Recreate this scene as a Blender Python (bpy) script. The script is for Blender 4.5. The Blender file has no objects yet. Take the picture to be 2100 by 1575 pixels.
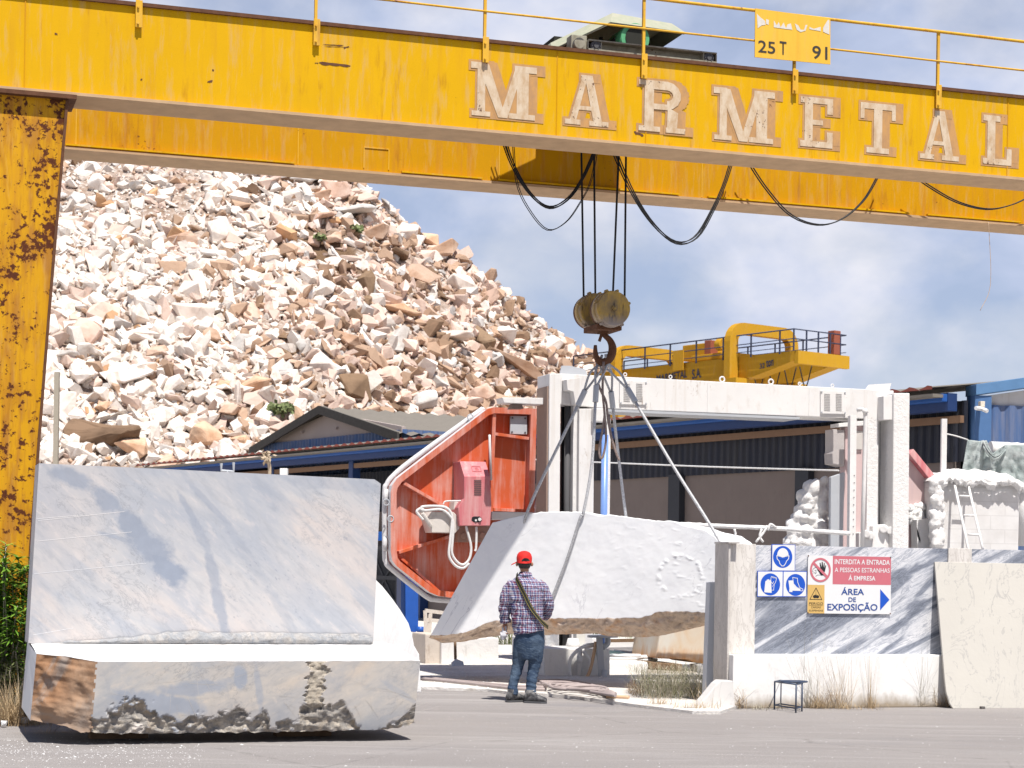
import bpy, bmesh, math, random
import numpy as np
from mathutils import Vector, Matrix, noise

# ---------------------------------------------------------------- camera
F = 3900.0; CX = 1050.0; HY = 1165.0; EYE = 1.55; ROLL = 0.015
scene = bpy.context.scene
COL = scene.collection
cam = bpy.data.cameras.new("camera")
cam.sensor_width = 36.0
cam.lens = 36.0 * F / 2100.0
cam.shift_y = (HY - 787.5) / 2100.0
cam.clip_end = 3000
cam.dof.use_dof = True
cam.dof.focus_distance = 22.5
cam.dof.aperture_fstop = 5.6
camo = bpy.data.objects.new("camera", cam)
camo.matrix_world = Matrix.Translation((0, 0, EYE)) @ Matrix.Rotation(math.radians(90), 4, 'X') @ Matrix.Rotation(ROLL, 4, 'Z')
COL.objects.link(camo)
scene.camera = camo

# ---------------------------------------------------------------- light
SUN_EL = 64.2; SUN_AZ = 20.6          # degrees; azimuth measured to the right of straight behind the viewer
el, az = math.radians(SUN_EL), math.radians(SUN_AZ)
S = Vector((math.cos(el) * math.sin(az), -math.cos(el) * math.cos(az), math.sin(el)))
sun = bpy.data.lights.new("sun", 'SUN')
sun.energy = 5.0; sun.angle = math.radians(0.53); sun.color = (1.0, 0.955, 0.89)
suno = bpy.data.objects.new("sun", sun)
suno.rotation_euler = S.to_track_quat('Z', 'Y').to_euler()
COL.objects.link(suno)

world = bpy.data.worlds.new("World"); scene.world = world; world.use_nodes = True
wt = world.node_tree; wt.nodes.clear()
def wn(t, **k):
    n = wt.nodes.new(t)
    for a, v in k.items(): setattr(n, a, v)
    return n
sky = wn('ShaderNodeTexSky', sky_type='NISHITA', sun_disc=False)
sky.sun_elevation = el; sky.sun_rotation = math.radians(180 - SUN_AZ)
sky.air_density = 1.0; sky.dust_density = 0.6; sky.ozone_density = 2.0
tc = wn('ShaderNodeTexCoord')
mp = wn('ShaderNodeMapping'); mp.inputs['Scale'].default_value = (1.0, 1.0, 1.5); mp.inputs['Location'].default_value = (3.17, 0.4, 1.3)
wt.links.new(tc.outputs['Generated'], mp.inputs['Vector'])
n1 = wn('ShaderNodeTexNoise'); n1.inputs['Scale'].default_value = 8.5; n1.inputs['Detail'].default_value = 9; n1.inputs['Roughness'].default_value = 0.52; n1.inputs['Distortion'].default_value = 0.25
wt.links.new(mp.outputs['Vector'], n1.inputs['Vector'])
r1 = wn('ShaderNodeValToRGB'); r1.color_ramp.elements[0].position = 0.40; r1.color_ramp.elements[1].position = 0.58
r1.color_ramp.elements[0].color = (.60, .60, .60, 1); r1.color_ramp.elements[1].color = (1.0, .97, .97, 1)
wt.links.new(n1.outputs['Fac'], r1.inputs['Fac'])
n2 = wn('ShaderNodeTexNoise'); n2.inputs['Scale'].default_value = 15; n2.inputs['Detail'].default_value = 7
wt.links.new(mp.outputs['Vector'], n2.inputs['Vector'])
r2 = wn('ShaderNodeValToRGB'); r2.color_ramp.elements[0].position = 0.38; r2.color_ramp.elements[1].position = 0.66
r2.color_ramp.elements[0].color = (7.2, 8.1, 10.6, 1); r2.color_ramp.elements[1].color = (11.0, 11.0, 11.9, 1)
wt.links.new(n2.outputs['Fac'], r2.inputs['Fac'])
tint = wn('ShaderNodeMix', data_type='RGBA', blend_type='MULTIPLY'); tint.inputs[0].default_value = 1.0
tint.inputs[7].default_value = (0.86, 0.97, 1.14, 1)
wt.links.new(sky.outputs['Color'], tint.inputs[6])
mx = wn('ShaderNodeMix', data_type='RGBA')
sx = wn('ShaderNodeSeparateXYZ'); wt.links.new(tc.outputs['Generated'], sx.inputs[0])
elev = wn('ShaderNodeMapRange'); elev.inputs[1].default_value = .50; elev.inputs[2].default_value = .31     # fewer clouds overhead
wt.links.new(sx.outputs[2], elev.inputs[0])
cm = wn('ShaderNodeMath', operation='MULTIPLY'); wt.links.new(r1.outputs['Color'], cm.inputs[0]); wt.links.new(elev.outputs[0], cm.inputs[1])
wt.links.new(cm.outputs[0], mx.inputs[0]); wt.links.new(tint.outputs[2], mx.inputs[6]); wt.links.new(r2.outputs['Color'], mx.inputs[7])
bg = wn('ShaderNodeBackground'); bg.inputs['Strength'].default_value = 0.06
wt.links.new(mx.outputs[2], bg.inputs['Color'])
wo = wn('ShaderNodeOutputWorld'); wt.links.new(bg.outputs[0], wo.inputs['Surface'])

scene.view_settings.view_transform = 'Standard'
scene.view_settings.look = 'None'
scene.view_settings.exposure = 0.42
scene.view_settings.gamma = 1.0

# ---------------------------------------------------------------- photo geometry -> world
CR, SR = math.cos(ROLL), math.sin(ROLL)
def uv(px, py):
    dx, dy = px - CX, HY - py
    return (dx * CR - dy * SR) / F, (dx * SR + dy * CR) / F
def P(px, py, Y):
    u, v = uv(px, py); return Vector((u * Y, Y, EYE + v * Y))
def G(px, py, z=0.0):
    u, v = uv(px, py); Y = (z - EYE) / v; return Vector((u * Y, Y, z))
class Plane:
    def __init__(s, p, n): s.p = Vector(p); s.n = Vector(n).normalized(); s.e = Vector((-s.n.y, s.n.x, 0))
    def __call__(s, px, py, off=0.0):          # off: metres towards the viewer side of the plane
        u, v = uv(px, py); d = Vector((u, 1, v)); o = Vector((0, 0, EYE))
        t = s.n.dot(s.p + s.n * off - o) / s.n.dot(d); return o + d * t
    def shift(s, off): return Plane(s.p + s.n * off, s.n)
random.seed(7)
R = random.Random(11)

# ---------------------------------------------------------------- naming
def tag(o, label=None, cat=None, group=None, kind=None):
    if label: o['label'] = label
    if cat: o['category'] = cat
    if group: o['group'] = group
    if kind: o['kind'] = kind
    return o
def thing(name, label, cat, loc=(0, 0, 0), group=None):
    o = bpy.data.objects.new(name, None); COL.objects.link(o); o.location = Vector(loc)
    o.empty_display_size = 0.2
    return tag(o, label, cat, group)
def wloc(o):
    l = Vector((0, 0, 0))
    while o is not None: l += o.location; o = o.parent
    return l
def copy_thing(o, loc, label=None, parent=None):
    c = o.copy(); COL.objects.link(c); c.location = Vector(loc) if parent is None else o.location
    if parent is not None: c.parent = parent
    if label: c['label'] = label
    for ch in list(o.children): copy_thing(ch, ch.location, None, c)
    return c

# ---------------------------------------------------------------- mesh builder
class MB:
    def __init__(s): s.v = []; s.f = []; s.mi = []; s.sm = []
    def add(s, vs, fs, mi=0, sm=False):
        b = len(s.v); s.v += [Vector(v) for v in vs]
        for f in fs: s.f.append([b + i for i in f]); s.mi.append(mi); s.sm.append(sm)
        return s
    def box(s, c, size, ax=None, mi=0):
        c = Vector(c); X, Y, Z = ax if ax else (Vector((1, 0, 0)), Vector((0, 1, 0)), Vector((0, 0, 1)))
        h = [d / 2 for d in size]; vs = []
        for k in (-1, 1):
            for j in (-1, 1):
                for i in (-1, 1): vs.append(c + X * h[0] * i + Y * h[1] * j + Z * h[2] * k)
        return s.add(vs, [(0, 2, 3, 1), (4, 5, 7, 6), (0, 1, 5, 4), (2, 6, 7, 3), (0, 4, 6, 2), (1, 3, 7, 5)], mi)
    def prism(s, poly, vec, mi=0):
        poly = [Vector(p) for p in poly]; vec = Vector(vec); n = len(poly)
        vs = poly + [p + vec for p in poly]
        fs = [tuple(range(n)), tuple(range(2 * n - 1, n - 1, -1))]
        for i in range(n): j = (i + 1) % n; fs.append((i, j, n + j, n + i))
        return s.add(vs, fs, mi)
    def poly(s, pts, mi=0): return s.add(pts, [tuple(range(len(pts)))], mi)
    def tube(s, pts, r, n=8, mi=0, cap=True, sm=True, closed=False):
        pts = [Vector(p) for p in pts]; m = len(pts)
        rs = r if isinstance(r, (list, tuple)) else [r] * m
        vs = []; up = None
        for i, p in enumerate(pts):
            a = pts[i - 1] if (i > 0 or closed) else p; b = pts[(i + 1) % m] if (i < m - 1 or closed) else p
            t = (b - a)
            if t.length < 1e-9: t = Vector((0, 0, 1))
            t.normalize()
            if up is None:
                up = Vector((0, 0, 1)) if abs(t.z) < .9 else Vector((0, 1, 0))
            x = up.cross(t)
            if x.length < 1e-6: x = Vector((1, 0, 0)).cross(t)
            x.normalize(); y = t.cross(x).normalized(); up = y
            rr = rs[i]; ra, rb = rr if isinstance(rr, tuple) else (rr, rr)
            for k in range(n):
                an = 2 * math.pi * k / n; vs.append(p + x * math.cos(an) * ra + y * math.sin(an) * rb)
        fs = []
        for i in range(m if closed else m - 1):
            i2 = (i + 1) % m
            for k in range(n):
                k2 = (k + 1) % n; fs.append((i * n + k, i * n + k2, i2 * n + k2, i2 * n + k))
        b = len(s.v); s.add(vs, fs, mi, sm)
        if cap and not closed:
            s.f.append([b + k for k in range(n)][::-1]); s.mi.append(mi); s.sm.append(False)
            s.f.append([b + (m - 1) * n + k for k in range(n)]); s.mi.append(mi); s.sm.append(False)
        return s
    def cyl(s, a, b, r, n=20, mi=0, r2=None):
        a, b = Vector(a), Vector(b); t = (b - a).normalized()
        x = t.orthogonal().normalized(); y = t.cross(x); r2 = r if r2 is None else r2
        vs = [a + (x * math.cos(2 * math.pi * k / n) + y * math.sin(2 * math.pi * k / n)) * r for k in range(n)]
        vs += [b + (x * math.cos(2 * math.pi * k / n) + y * math.sin(2 * math.pi * k / n)) * r2 for k in range(n)]
        bb = len(s.v); s.add(vs, [(k, (k + 1) % n, n + (k + 1) % n, n + k) for k in range(n)], mi, True)
        s.f.append([bb + k for k in range(n)][::-1]); s.mi.append(mi); s.sm.append(False)
        s.f.append([bb + n + k for k in range(n)]); s.mi.append(mi); s.sm.append(False)
        return s
    def bar(s, a, b, w, h, up=(0, 0, 1), mi=0):
        a, b = Vector(a), Vector(b); t = (b - a); L = t.length; t.normalize(); up = Vector(up)
        if abs(t.dot(up)) > .99: up = Vector((0, 1, 0))
        x = t.cross(up).normalized(); y = x.cross(t).normalized()
        return s.box((a + b) / 2, (L, w, h), (t, x, y), mi)
    def grid(s, fn, nu, nv, mi=0, sm=True, flip=False):
        vs = [fn(i / nu, j / nv) for j in range(nv + 1) for i in range(nu + 1)]
        w = nu + 1; fs = []
        for j in range(nv):
            for i in range(nu):
                q = (j * w + i, j * w + i + 1, (j + 1) * w + i + 1, (j + 1) * w + i); fs.append(q[::-1] if flip else q)
        return s.add(vs, fs, mi, sm)
    def build(s, name, mats, parent=None, label=None, cat=None, group=None, kind=None, recalc=True, bevel=0, center=True, merge=0):
        if not isinstance(mats, (list, tuple)): mats = [mats]
        if parent is None and center:
            mn = Vector((min(v.x for v in s.v), min(v.y for v in s.v), min(v.z for v in s.v)))
            mxx = Vector((max(v.x for v in s.v), max(v.y for v in s.v), max(v.z for v in s.v)))
            off = Vector(((mn.x + mxx.x) / 2, (mn.y + mxx.y) / 2, mn.z))
        elif parent is None: off = Vector((0, 0, 0))
        else: off = wloc(parent)
        me = bpy.data.meshes.new(name)
        me.from_pydata([tuple(v - off) for v in s.v], [], s.f)
        for m in mats: me.materials.append(m)
        me.polygons.foreach_set('material_index', s.mi); me.polygons.foreach_set('use_smooth', s.sm)
        if recalc or bevel or merge:
            bm = bmesh.new(); bm.from_mesh(me)
            if merge: bmesh.ops.remove_doubles(bm, verts=bm.verts, dist=merge)
            if recalc: bmesh.ops.recalc_face_normals(bm, faces=bm.faces)
            if bevel:
                es = [e for e in bm.edges if len(e.link_faces) == 2 and e.calc_face_angle(0) > .5]
                bmesh.ops.bevel(bm, geom=es, offset=bevel, segments=2, affect='EDGES', profile=.6, clamp_overlap=True)
            bm.to_mesh(me); bm.free()
        me.update()
        o = bpy.data.objects.new(name, me); COL.objects.link(o)
        if parent is None: o.location = off
        else: o.parent = parent
        return tag(o, label, cat, group, kind)
def lerp(a, b, t): return a + (b - a) * t
def curve_pts(pts, n=24):                       # Catmull-Rom through points
    pts = [Vector(p) for p in pts]; P_ = [pts[0] * 2 - pts[1]] + pts + [pts[-1] * 2 - pts[-2]]
    out = []; m = len(pts) - 1
    for i in range(n + 1):
        t = i / n * m; k = min(int(t), m - 1); t -= k; p0, p1, p2, p3 = P_[k:k + 4]
        out.append(0.5 * ((2 * p1) + (p2 - p0) * t + (2 * p0 - 5 * p1 + 4 * p2 - p3) * t * t + (3 * p1 - p0 - 3 * p2 + p3) * t ** 3))
    return out
def pl(xs, x):                                   # piecewise-linear table
    if x <= xs[0][0]: return xs[0][1]
    for (a, va), (b, vb) in zip(xs, xs[1:]):
        if x <= b: return va + (vb - va) * (x - a) / (b - a)
    return xs[-1][1]
def nz(p, s=1.0, o=4):
    p = Vector(p) * s; return noise.fractal(p, 1.0, 2.0, o)
_font_cache = {}
def fit_text(name, body, bl, br, tl, mat, parent, bold=0.0, shear=0.0):
    cu = bpy.data.curves.new('t', 'FONT'); cu.body = body; cu.offset = bold; cu.resolution_u = 4; cu.shear = shear
    to = bpy.data.objects.new('t', cu); COL.objects.link(to)
    dg = bpy.context.evaluated_depsgraph_get()
    me = bpy.data.meshes.new_from_object(to.evaluated_get(dg))
    bpy.data.objects.remove(to); bpy.data.curves.remove(cu)
    n = len(me.vertices); co = np.zeros(n * 3); me.vertices.foreach_get('co', co); co = co.reshape(-1, 3)
    mn, mxx = co.min(0), co.max(0)
    a = (co[:, 0] - mn[0]) / max(1e-9, mxx[0] - mn[0]); b = (co[:, 1] - mn[1]) / max(1e-9, mxx[1] - mn[1])
    off = wloc(parent); bl, br, tl = Vector(bl) - off, Vector(br) - off, Vector(tl) - off
    bl, e1, e2 = np.array(bl), np.array(br - bl), np.array(tl - bl)
    w = bl[None] + a[:, None] * e1[None] + b[:, None] * e2[None]
    me.vertices.foreach_set('co', w.ravel()); me.materials.clear(); me.materials.append(mat); me.update()
    o = bpy.data.objects.new(name, me); COL.objects.link(o); o.parent = parent
    return o

# ---------------------------------------------------------------- materials
class G_:
    def __init__(s, name, rough=.7, spec=.3, metal=0.0):
        s.m = bpy.data.materials.new(name); s.m.use_nodes = True; s.t = s.m.node_tree
        s.b = s.t.nodes['Principled BSDF']
        s.b.inputs['Roughness'].default_value = rough; s.b.inputs['Specular IOR Level'].default_value = spec
        s.b.inputs['Metallic'].default_value = metal; s._c = None
    def nd(s, t, **k):
        n = s.t.nodes.new(t)
        for a, v in k.items(): setattr(n, a, v)
        return n
    def lk(s, a, b):
        if hasattr(a, 'is_output'): s.t.links.new(a, b)
        else:
            if isinstance(a, tuple) and len(a) == 3 and b.type == 'RGBA': a = a + (1,)
            b.default_value = a
    def co(s, scale=(1, 1, 1), rot=(0, 0, 0), loc=(0, 0, 0)):
        if s._c is None: s._c = s.nd('ShaderNodeTexCoord').outputs['Object']
        m = s.nd('ShaderNodeMapping', vector_type='TEXTURE' if any(rot) else 'POINT')
        if any(rot):
            m.inputs['Rotation'].default_value = rot
            m2 = s.nd('ShaderNodeMapping'); m2.inputs['Scale'].default_value = scale; m2.inputs['Location'].default_value = loc
            s.t.links.new(s._c, m.inputs['Vector']); s.t.links.new(m.outputs[0], m2.inputs['Vector']); return m2.outputs[0]
        m.inputs['Scale'].default_value = scale; m.inputs['Location'].default_value = loc
        s.t.links.new(s._c, m.inputs['Vector']); return m.outputs[0]
    def noise(s, scale=5, co=None, detail=6, rough=.55, dist=0.0):
        n = s.nd('ShaderNodeTexNoise'); s.lk(co if co is not None else s.co(), n.inputs['Vector'])
        n.inputs['Scale'].default_value = scale; n.inputs['Detail'].default_value = detail
        n.inputs['Roughness'].default_value = rough; n.inputs['Distortion'].default_value = dist
        return n.outputs['Fac']
    def wave(s, scale, co, dist=4, detail=4, dscale=1.0, profile='SIN', rough=.6):
        n = s.nd('ShaderNodeTexWave', wave_profile=profile); s.lk(co, n.inputs['Vector'])
        n.inputs['Scale'].default_value = scale; n.inputs['Distortion'].default_value = dist
        n.inputs['Detail'].default_value = detail; n.inputs['Detail Scale'].default_value = dscale; n.inputs['Detail Roughness'].default_value = rough
        return n.outputs['Fac']
    def voro(s, scale, co=None, feature='F1', out='Distance'):
        n = s.nd('ShaderNodeTexVoronoi', feature=feature); s.lk(co if co is not None else s.co(), n.inputs['Vector'])
        n.inputs['Scale'].default_value = scale; return n.outputs[out]
    def ramp(s, fac, stops):
        n = s.nd('ShaderNodeValToRGB'); e = n.color_ramp.elements
        while len(e) < len(stops): e.new(.5)
        for el_, (p, c) in zip(e, stops):
            el_.position = p; el_.color = (c, c, c, 1) if isinstance(c, (int, float)) else tuple(c) + (1,)
        s.lk(fac, n.inputs['Fac']); return n.outputs['Color']
    def step(s, fac, lo, hi):
        n = s.nd('ShaderNodeMapRange'); s.lk(fac, n.inputs[0]); n.inputs[1].default_value = lo; n.inputs[2].default_value = hi
        return n.outputs[0]
    def mix(s, fac, a, b, blend='MIX'):
        n = s.nd('ShaderNodeMix', data_type='RGBA', blend_type=blend); s.lk(fac, n.inputs[0]); s.lk(a, n.inputs[6]); s.lk(b, n.inputs[7])
        return n.outputs[2]
    def math(s, op, a, b=0.0):
        n = s.nd('ShaderNodeMath', operation=op); s.lk(a, n.inputs[0]); s.lk(b, n.inputs[1]); return n.outputs[0]
    def sep(s, co=None):
        n = s.nd('ShaderNodeSeparateXYZ'); s.lk(co if co is not None else s.co(), n.inputs[0]); return n.outputs
    def rnd(s): return s.nd('ShaderNodeObjectInfo').outputs['Random']
    def bump(s, h, strength=.3, dist=.02):
        n = s.nd('ShaderNodeBump'); s.lk(h, n.inputs['Height']); n.inputs['Strength'].default_value = strength; n.inputs['Distance'].default_value = dist
        s.t.links.new(n.outputs[0], s.b.inputs['Normal']); return s
    def col(s, c): s.lk(c, s.b.inputs['Base Color']); return s
    def rgh(s, c): s.lk(c, s.b.inputs['Roughness']); return s

def mat_flat(name, c, rough=.6, spec=.3, metal=0.0, var=.12, scale=9):
    g = G_(name, rough, spec, metal); n = g.noise(scale)
    g.col(g.mix(n, tuple(x * (1 - var) for x in c), tuple(min(1, x * (1 + var)) for x in c))); g.bump(g.noise(60), .08, .005); return g.m

def mat_yellow(name, base, rust_amt, dirt=.5, streak=.5):
    g = G_(name, .6, .12)
    big = g.noise(1.3, detail=3); cz = g.co((5, 5, .35)); st = g.noise(2.2, cz, 5, .6)
    c = g.mix(g.step(big, .3, .7), tuple(x * .93 for x in base), base)
    c = g.mix(g.math('MULTIPLY', g.step(st, .5, .72), streak), c, (.50, .22, .02))
    d = g.noise(3.5, g.co((3.5, 3.5, .5)), 6, .65)
    c = g.mix(g.math('MULTIPLY', g.step(d, .52, .8), dirt), c, (.52, .36, .20))
    fine = g.noise(15, None, 8, .66); clus = g.noise(1.7, None, 3, .5)
    rs = g.math('ADD', g.math('MULTIPLY', fine, .62), g.math('MULTIPLY', clus, .38))
    th = .70 - rust_amt * .2
    drip = g.noise(11, g.co((1, 1, .16)), 5, .6)
    rd = g.math('ADD', g.math('MULTIPLY', drip, .6), g.math('MULTIPLY', clus, .4))
    c = g.mix(g.math('MULTIPLY', g.step(rd, th - .1, th + .02), .55), c, (.30, .10, .015))
    c = g.mix(g.step(rs, th - .02, th + .012), c, g.mix(g.noise(40), (.055, .016, .008), (.13, .04, .015)))
    g.col(c); g.bump(g.math('ADD', g.noise(4), g.math('MULTIPLY', fine, .3)), .12, .01); return g.m
YEL = (.67, .37, .002)
Mt = {}
Mt['girder'] = mat_yellow('yellow_paint', YEL, .10, .6, .35)
Mt['girder2'] = mat_yellow('yellow_paint_rear', (.58, .285, .002), .20, .5, 1.0)
Mt['leg'] = mat_yellow('yellow_paint_rusty', (.62, .31, .01), .72, .45, .8)
Mt['rail'] = mat_yellow('rail_paint', (.70, .40, .04), .35, .6, .6)
Mt['under'] = mat_flat('girder_underside', (.50, .34, .20), .7, .2, var=.25, scale=5)
Mt['rust'] = mat_flat('rusty_steel', (.12, .055, .03), .85, .2, var=.5, scale=14)
Mt['plate'] = mat_yellow('sign_plate', (.78, .46, .055), .03, .3, .2)
def mat_letter(name, c1, c2, amt):
    g = G_(name, .6, .3); n = g.noise(6, g.co((2, 2, 1)), 7, .65)
    c = g.mix(g.step(n, .4, .7), c1, c2)
    f = g.math('ADD', g.math('MULTIPLY', g.noise(22, None, 8, .7), .6), g.math('MULTIPLY', g.noise(2.1), .4))
    c = g.mix(g.step(f, amt, amt + .03), c, (.10, .04, .02)); g.col(c); return g.m
Mt['let_tan'] = mat_letter('faded_tan_paint', (.52, .28, .10), (.38, .22, .11), .615)
Mt['let_cream'] = mat_letter('faded_cream_paint', (.62, .50, .36), (.47, .31, .17), .585)
Mt['black'] = mat_flat('black_rubber', (.014, .015, .018), .55, .3)
Mt['ink'] = mat_flat('dark_paint', (.05, .045, .04), .7, .2)
Mt['green_metal'] = mat_letter('pale_green_metal', (.33, .345, .25), (.40, .38, .29), .63)
Mt['hood_in'] = mat_flat('near_black_metal', (.035, .035, .03), .9, .1)  # one near-black tone for the parts under the hood
Mt['motor_green'] = mat_flat('green_motor', (.10, .36, .17), .5, .4)
Mt['beam_grey'] = mat_letter('dirty_grey_beam', (.33, .31, .24), (.20, .18, .13), .60)
def mat_dust(name, base, tint, bumpy=.4, s=1.0, rust=False):
    g = G_(name, .9, .15); n = g.noise(2.2 * s, None, 7, .6); k = g.noise(9 * s, g.co((1, 1, .4)), 6, .65)
    c = g.mix(g.step(n, .4, .72), base, tuple(x * .93 for x in base)); c = g.mix(g.math('MULTIPLY', g.step(k, .55, .75), .55), c, tint)
    if rust:
        c = g.mix(g.math('MULTIPLY', g.step(g.math('ADD', g.math('MULTIPLY', g.noise(16, g.co((1, 1, .35)), 7, .7), .6), g.math('MULTIPLY', g.noise(1.3), .4)), .60, .64), .6), c, (.30, .22, .16)); c = g.mix(g.math('MULTIPLY', g.step(g.noise(3.2, g.co((2.5, 2.5, .12)), 5, .6), .56, .72), .35), c, (.52, .46, .40))
    g.col(c); g.bump(g.math('ADD', g.noise(11 * s, None, 7, .6), g.math('MULTIPLY', g.noise(45 * s), .5)), bumpy, .02); return g.m
Mt['dust'] = mat_dust('stone_dust_white', (.72, .71, .70), (.58, .53, .50), .3)
Mt['dustlump'] = mat_dust('caked_dust', (.74, .73, .72), (.62, .59, .57), .8, 1.6)
Mt['whitepaint'] = mat_dust('white_machine_paint', (.71, .70, .69), (.54, .50, .46), .08, rust=True)
Mt['concrete_w'] = mat_dust('splashed_concrete', (.74, .72, .69), (.38, .35, .31), .4)
Mt['concrete_b'] = mat_dust('brown_stained_concrete', (.58, .51, .44), (.25, .17, .11), .4)
Mt['greymetal'] = mat_flat('grey_metal', (.42, .44, .47), .5, .4, var=.1, scale=3)
Mt['darkgrey'] = mat_flat('dark_grey', (.09, .09, .095), .7, .2)
Mt['hose'] = mat_flat('dusty_hose', (.36, .30, .285), .7, .3, var=.2)
Mt['hose_w'] = mat_flat('white_hose', (.68, .67, .66), .6, .3)
Mt['hose_o'] = mat_flat('orange_hose', (.60, .40, .25), .6, .3)
Mt['blue'] = mat_flat('blue_paint', (.02, .10, .42), .45, .4, var=.3, scale=4)
Mt['wood'] = mat_flat('old_timber', (.20, .13, .08), .9, .1, var=.4, scale=12)
def mat_red(name, base, dustamt):
    g = G_(name, .55, .3); st = g.noise(4, g.co((1.6, 1.6, .12)), 7, .68); n = g.noise(1.3, None, 5, .6)
    f = g.math('MULTIPLY', g.step(g.math('ADD', g.math('MULTIPLY', st, .65), g.math('MULTIPLY', n, .35)), .46, .68), dustamt)
    c = g.mix(f, g.mix(n, base, tuple(x * .8 for x in base)), (.66, .50, .47))
    z = g.sep()[2]
    g.col(c); g.bump(g.noise(7), .06, .01); return g.m
Mt['red'] = mat_red('dusty_red_paint', (.60, .115, .04), .75)
Mt['pink'] = mat_red('dusty_pink_paint', (.60, .18, .20), .8)
Mt['pinkdust'] = mat_red('pink_white_dust', (.62, .47, .47), 1.0)
Mt['dustgrey'] = mat_dust('dusty_grey_rubber', (.62, .61, .62), (.40, .39, .40), .4)
# ================================================================ ground
def asphalt():
    g = G_('asphalt', .92, .15)
    big = g.noise(.35, g.co((1, 1.6, 1)), 5, .6); st = g.noise(.9, g.co((.35, 1.6, 1)), 6, .62, .6); fine = g.noise(95, None, 3, .7); mid = g.noise(18, None, 5, .65)
    c = g.mix(g.step(big, .3, .7), (.288, .264, .254), (.352, .324, .308))
    c = g.mix(g.math('MULTIPLY', g.step(st, .54, .76), .75), c, (.48, .455, .44))
    c = g.mix(g.math('MULTIPLY', g.step(g.noise(.5, g.co((.3, 1.2, 1), loc=(3, 1, 0)), 4), .6, .74), .5), c, (.20, .20, .215))
    c = g.mix(g.step(fine, .42, .66), g.mix(.5, c, (.09, .085, .085)), g.mix(.35, c, (.48, .45, .43)))
    c = g.mix(g.math('MULTIPLY', g.step(mid, .6, .75), .4), c, (.15, .145, .145))
    tr = g.noise(1.0, g.co((.06, 2.6, 1), (0, 0, .12)), 4, .6); c = g.mix(g.math('MULTIPLY', g.step(tr, .50, .70), .16), c, (.17, .162, .16)); tr2 = g.noise(1.7, g.co((.05, 3.4, 1), (0, 0, -.07), (4, 4, 0)), 4, .6); c = g.mix(g.math('MULTIPLY', g.step(tr2, .52, .75), .22), c, (.50, .475, .46))
    ck = g.voro(.22, g.co((1, 1.3, 1)), 'DISTANCE_TO_EDGE'); ckn = g.math('ADD', ck, g.math('MULTIPLY', g.noise(6, None, 4), .02)); c = g.mix(g.math('MULTIPLY', g.step(ckn, .014, .009), .35), c, (.10, .095, .09))
    wt_ = g.noise(.33, g.co((.5, 1.6, 1), loc=(1, 7, 0)), 4, .6); c = g.mix(g.math('MULTIPLY', g.step(wt_, .60, .66), .35), c, (.19, .185, .20))
    sp = g.voro(26, g.co()); big2 = g.noise(.8, g.co(loc=(5, 2, 0)), 3)
    c = g.mix(g.math('MULTIPLY', g.step(sp, .13, .08), g.step(big2, .5, .6)), c, (.62, .59, .56))
    g.col(c); g.bump(fine, .5, .012); return g.m
Mt['asphalt'] = asphalt()
MB().add([(-900, -300, 0), (900, -300, 0), (900, 1500, 0), (-900, 1500, 0)], [(0, 1, 2, 3)]).build('ground', Mt['asphalt'], kind='structure', center=False)
def yardmat():
    g = G_('dusty_yard', .95, .1); n = g.noise(.8, None, 7, .62); k = g.noise(5, None, 7, .65); f = g.noise(40)
    c = g.mix(g.step(n, .35, .68), (.70, .67, .63), (.46, .42, .38)); c = g.mix(g.math('MULTIPLY', g.step(k, .52, .72), .7), c, (.34, .28, .22))
    c = g.mix(g.step(f, .45, .7), c, (.72, .70, .67)); g.col(c); g.bump(g.math('ADD', k, f), .5, .03); return g.m
Mt['yard'] = yardmat()
yp = [(380, 1395), (600, 1402), (860, 1410), (1000, 1415), (1040, 1420), (1130, 1425), (1210, 1433), (1300, 1446), (1420, 1460), (1478, 1460)]
poly = [G(x_, y_ - 2, .035) * 1.0 for x_, y_ in yp] + [Vector((2.8, 22.2, 0)), Vector((9, 24.2, 0)), Vector((40, 33, 0)), Vector((40, 120, 0)), Vector((-60, 120, 0)), Vector((-60, 30, 0))]
fine = []
for i, p in enumerate(poly):
    q = poly[(i + 1) % len(poly)]; m = 8 if i < 9 else 1
    for k in range(m):
        v = p.lerp(q, k / m)
        if m > 1: v.y += .05 * nz((v.x * 3, i, 2))
        v.z = 0; fine.append(v)
MB().prism([v + Vector((0, 0, .035)) for v in fine], (0, 0, -.08)).build('yard', Mt['yard'], kind='structure', center=False)
# ================================================================ the big gantry crane
PA = Plane((0, 22.39, 0), (.310, -.951, 0)); dA = PA.e; nA = PA.n; UP = Vector((0, 0, 1))
def sA(px, py): return (PA(px, py) - PA.p).dot(dA)
def A(s, off, z): return PA.p + dA * s + nA * off + Vector((0, 0, z))
ZT, ZB, GW, REAR = 7.69, 6.67, .54, 2.80
S0, S1 = -7.6, 24.0
crane = thing('gantry_crane', 'huge yellow gantry crane with rusty leg and faded slab letters across the foreground', 'crane', A(-5.6, 0, 0))
def girder(off, mat, mats_under, nm):
    m = MB(); ax = (dA, nA, UP); L = S1 - S0; sc = (S0 + S1) / 2
    m.box(A(sc, off - GW / 2, (ZT + ZB) / 2), (L, GW, ZT - ZB), ax, 0)
    m.box(A(sc, off - GW / 2 + .01, ZB - .016), (L, GW + .08, .032), ax, 1)
    m.box(A(sc, off - GW / 2 + .005, ZT + .02), (L, GW + .07, .04), ax, 2)
    m.box(A(sc, off - GW / 2, ZT + .075), (L, .07, .07), ax, 2)
    return m.build(nm, [mat, mats_under, Mt['rust']], crane, bevel=0)
gf = girder(0, Mt['girder'], Mt['under'], 'girder')
gr = girder(-REAR, Mt['girder2'], Mt['under'], 'girder')
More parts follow.
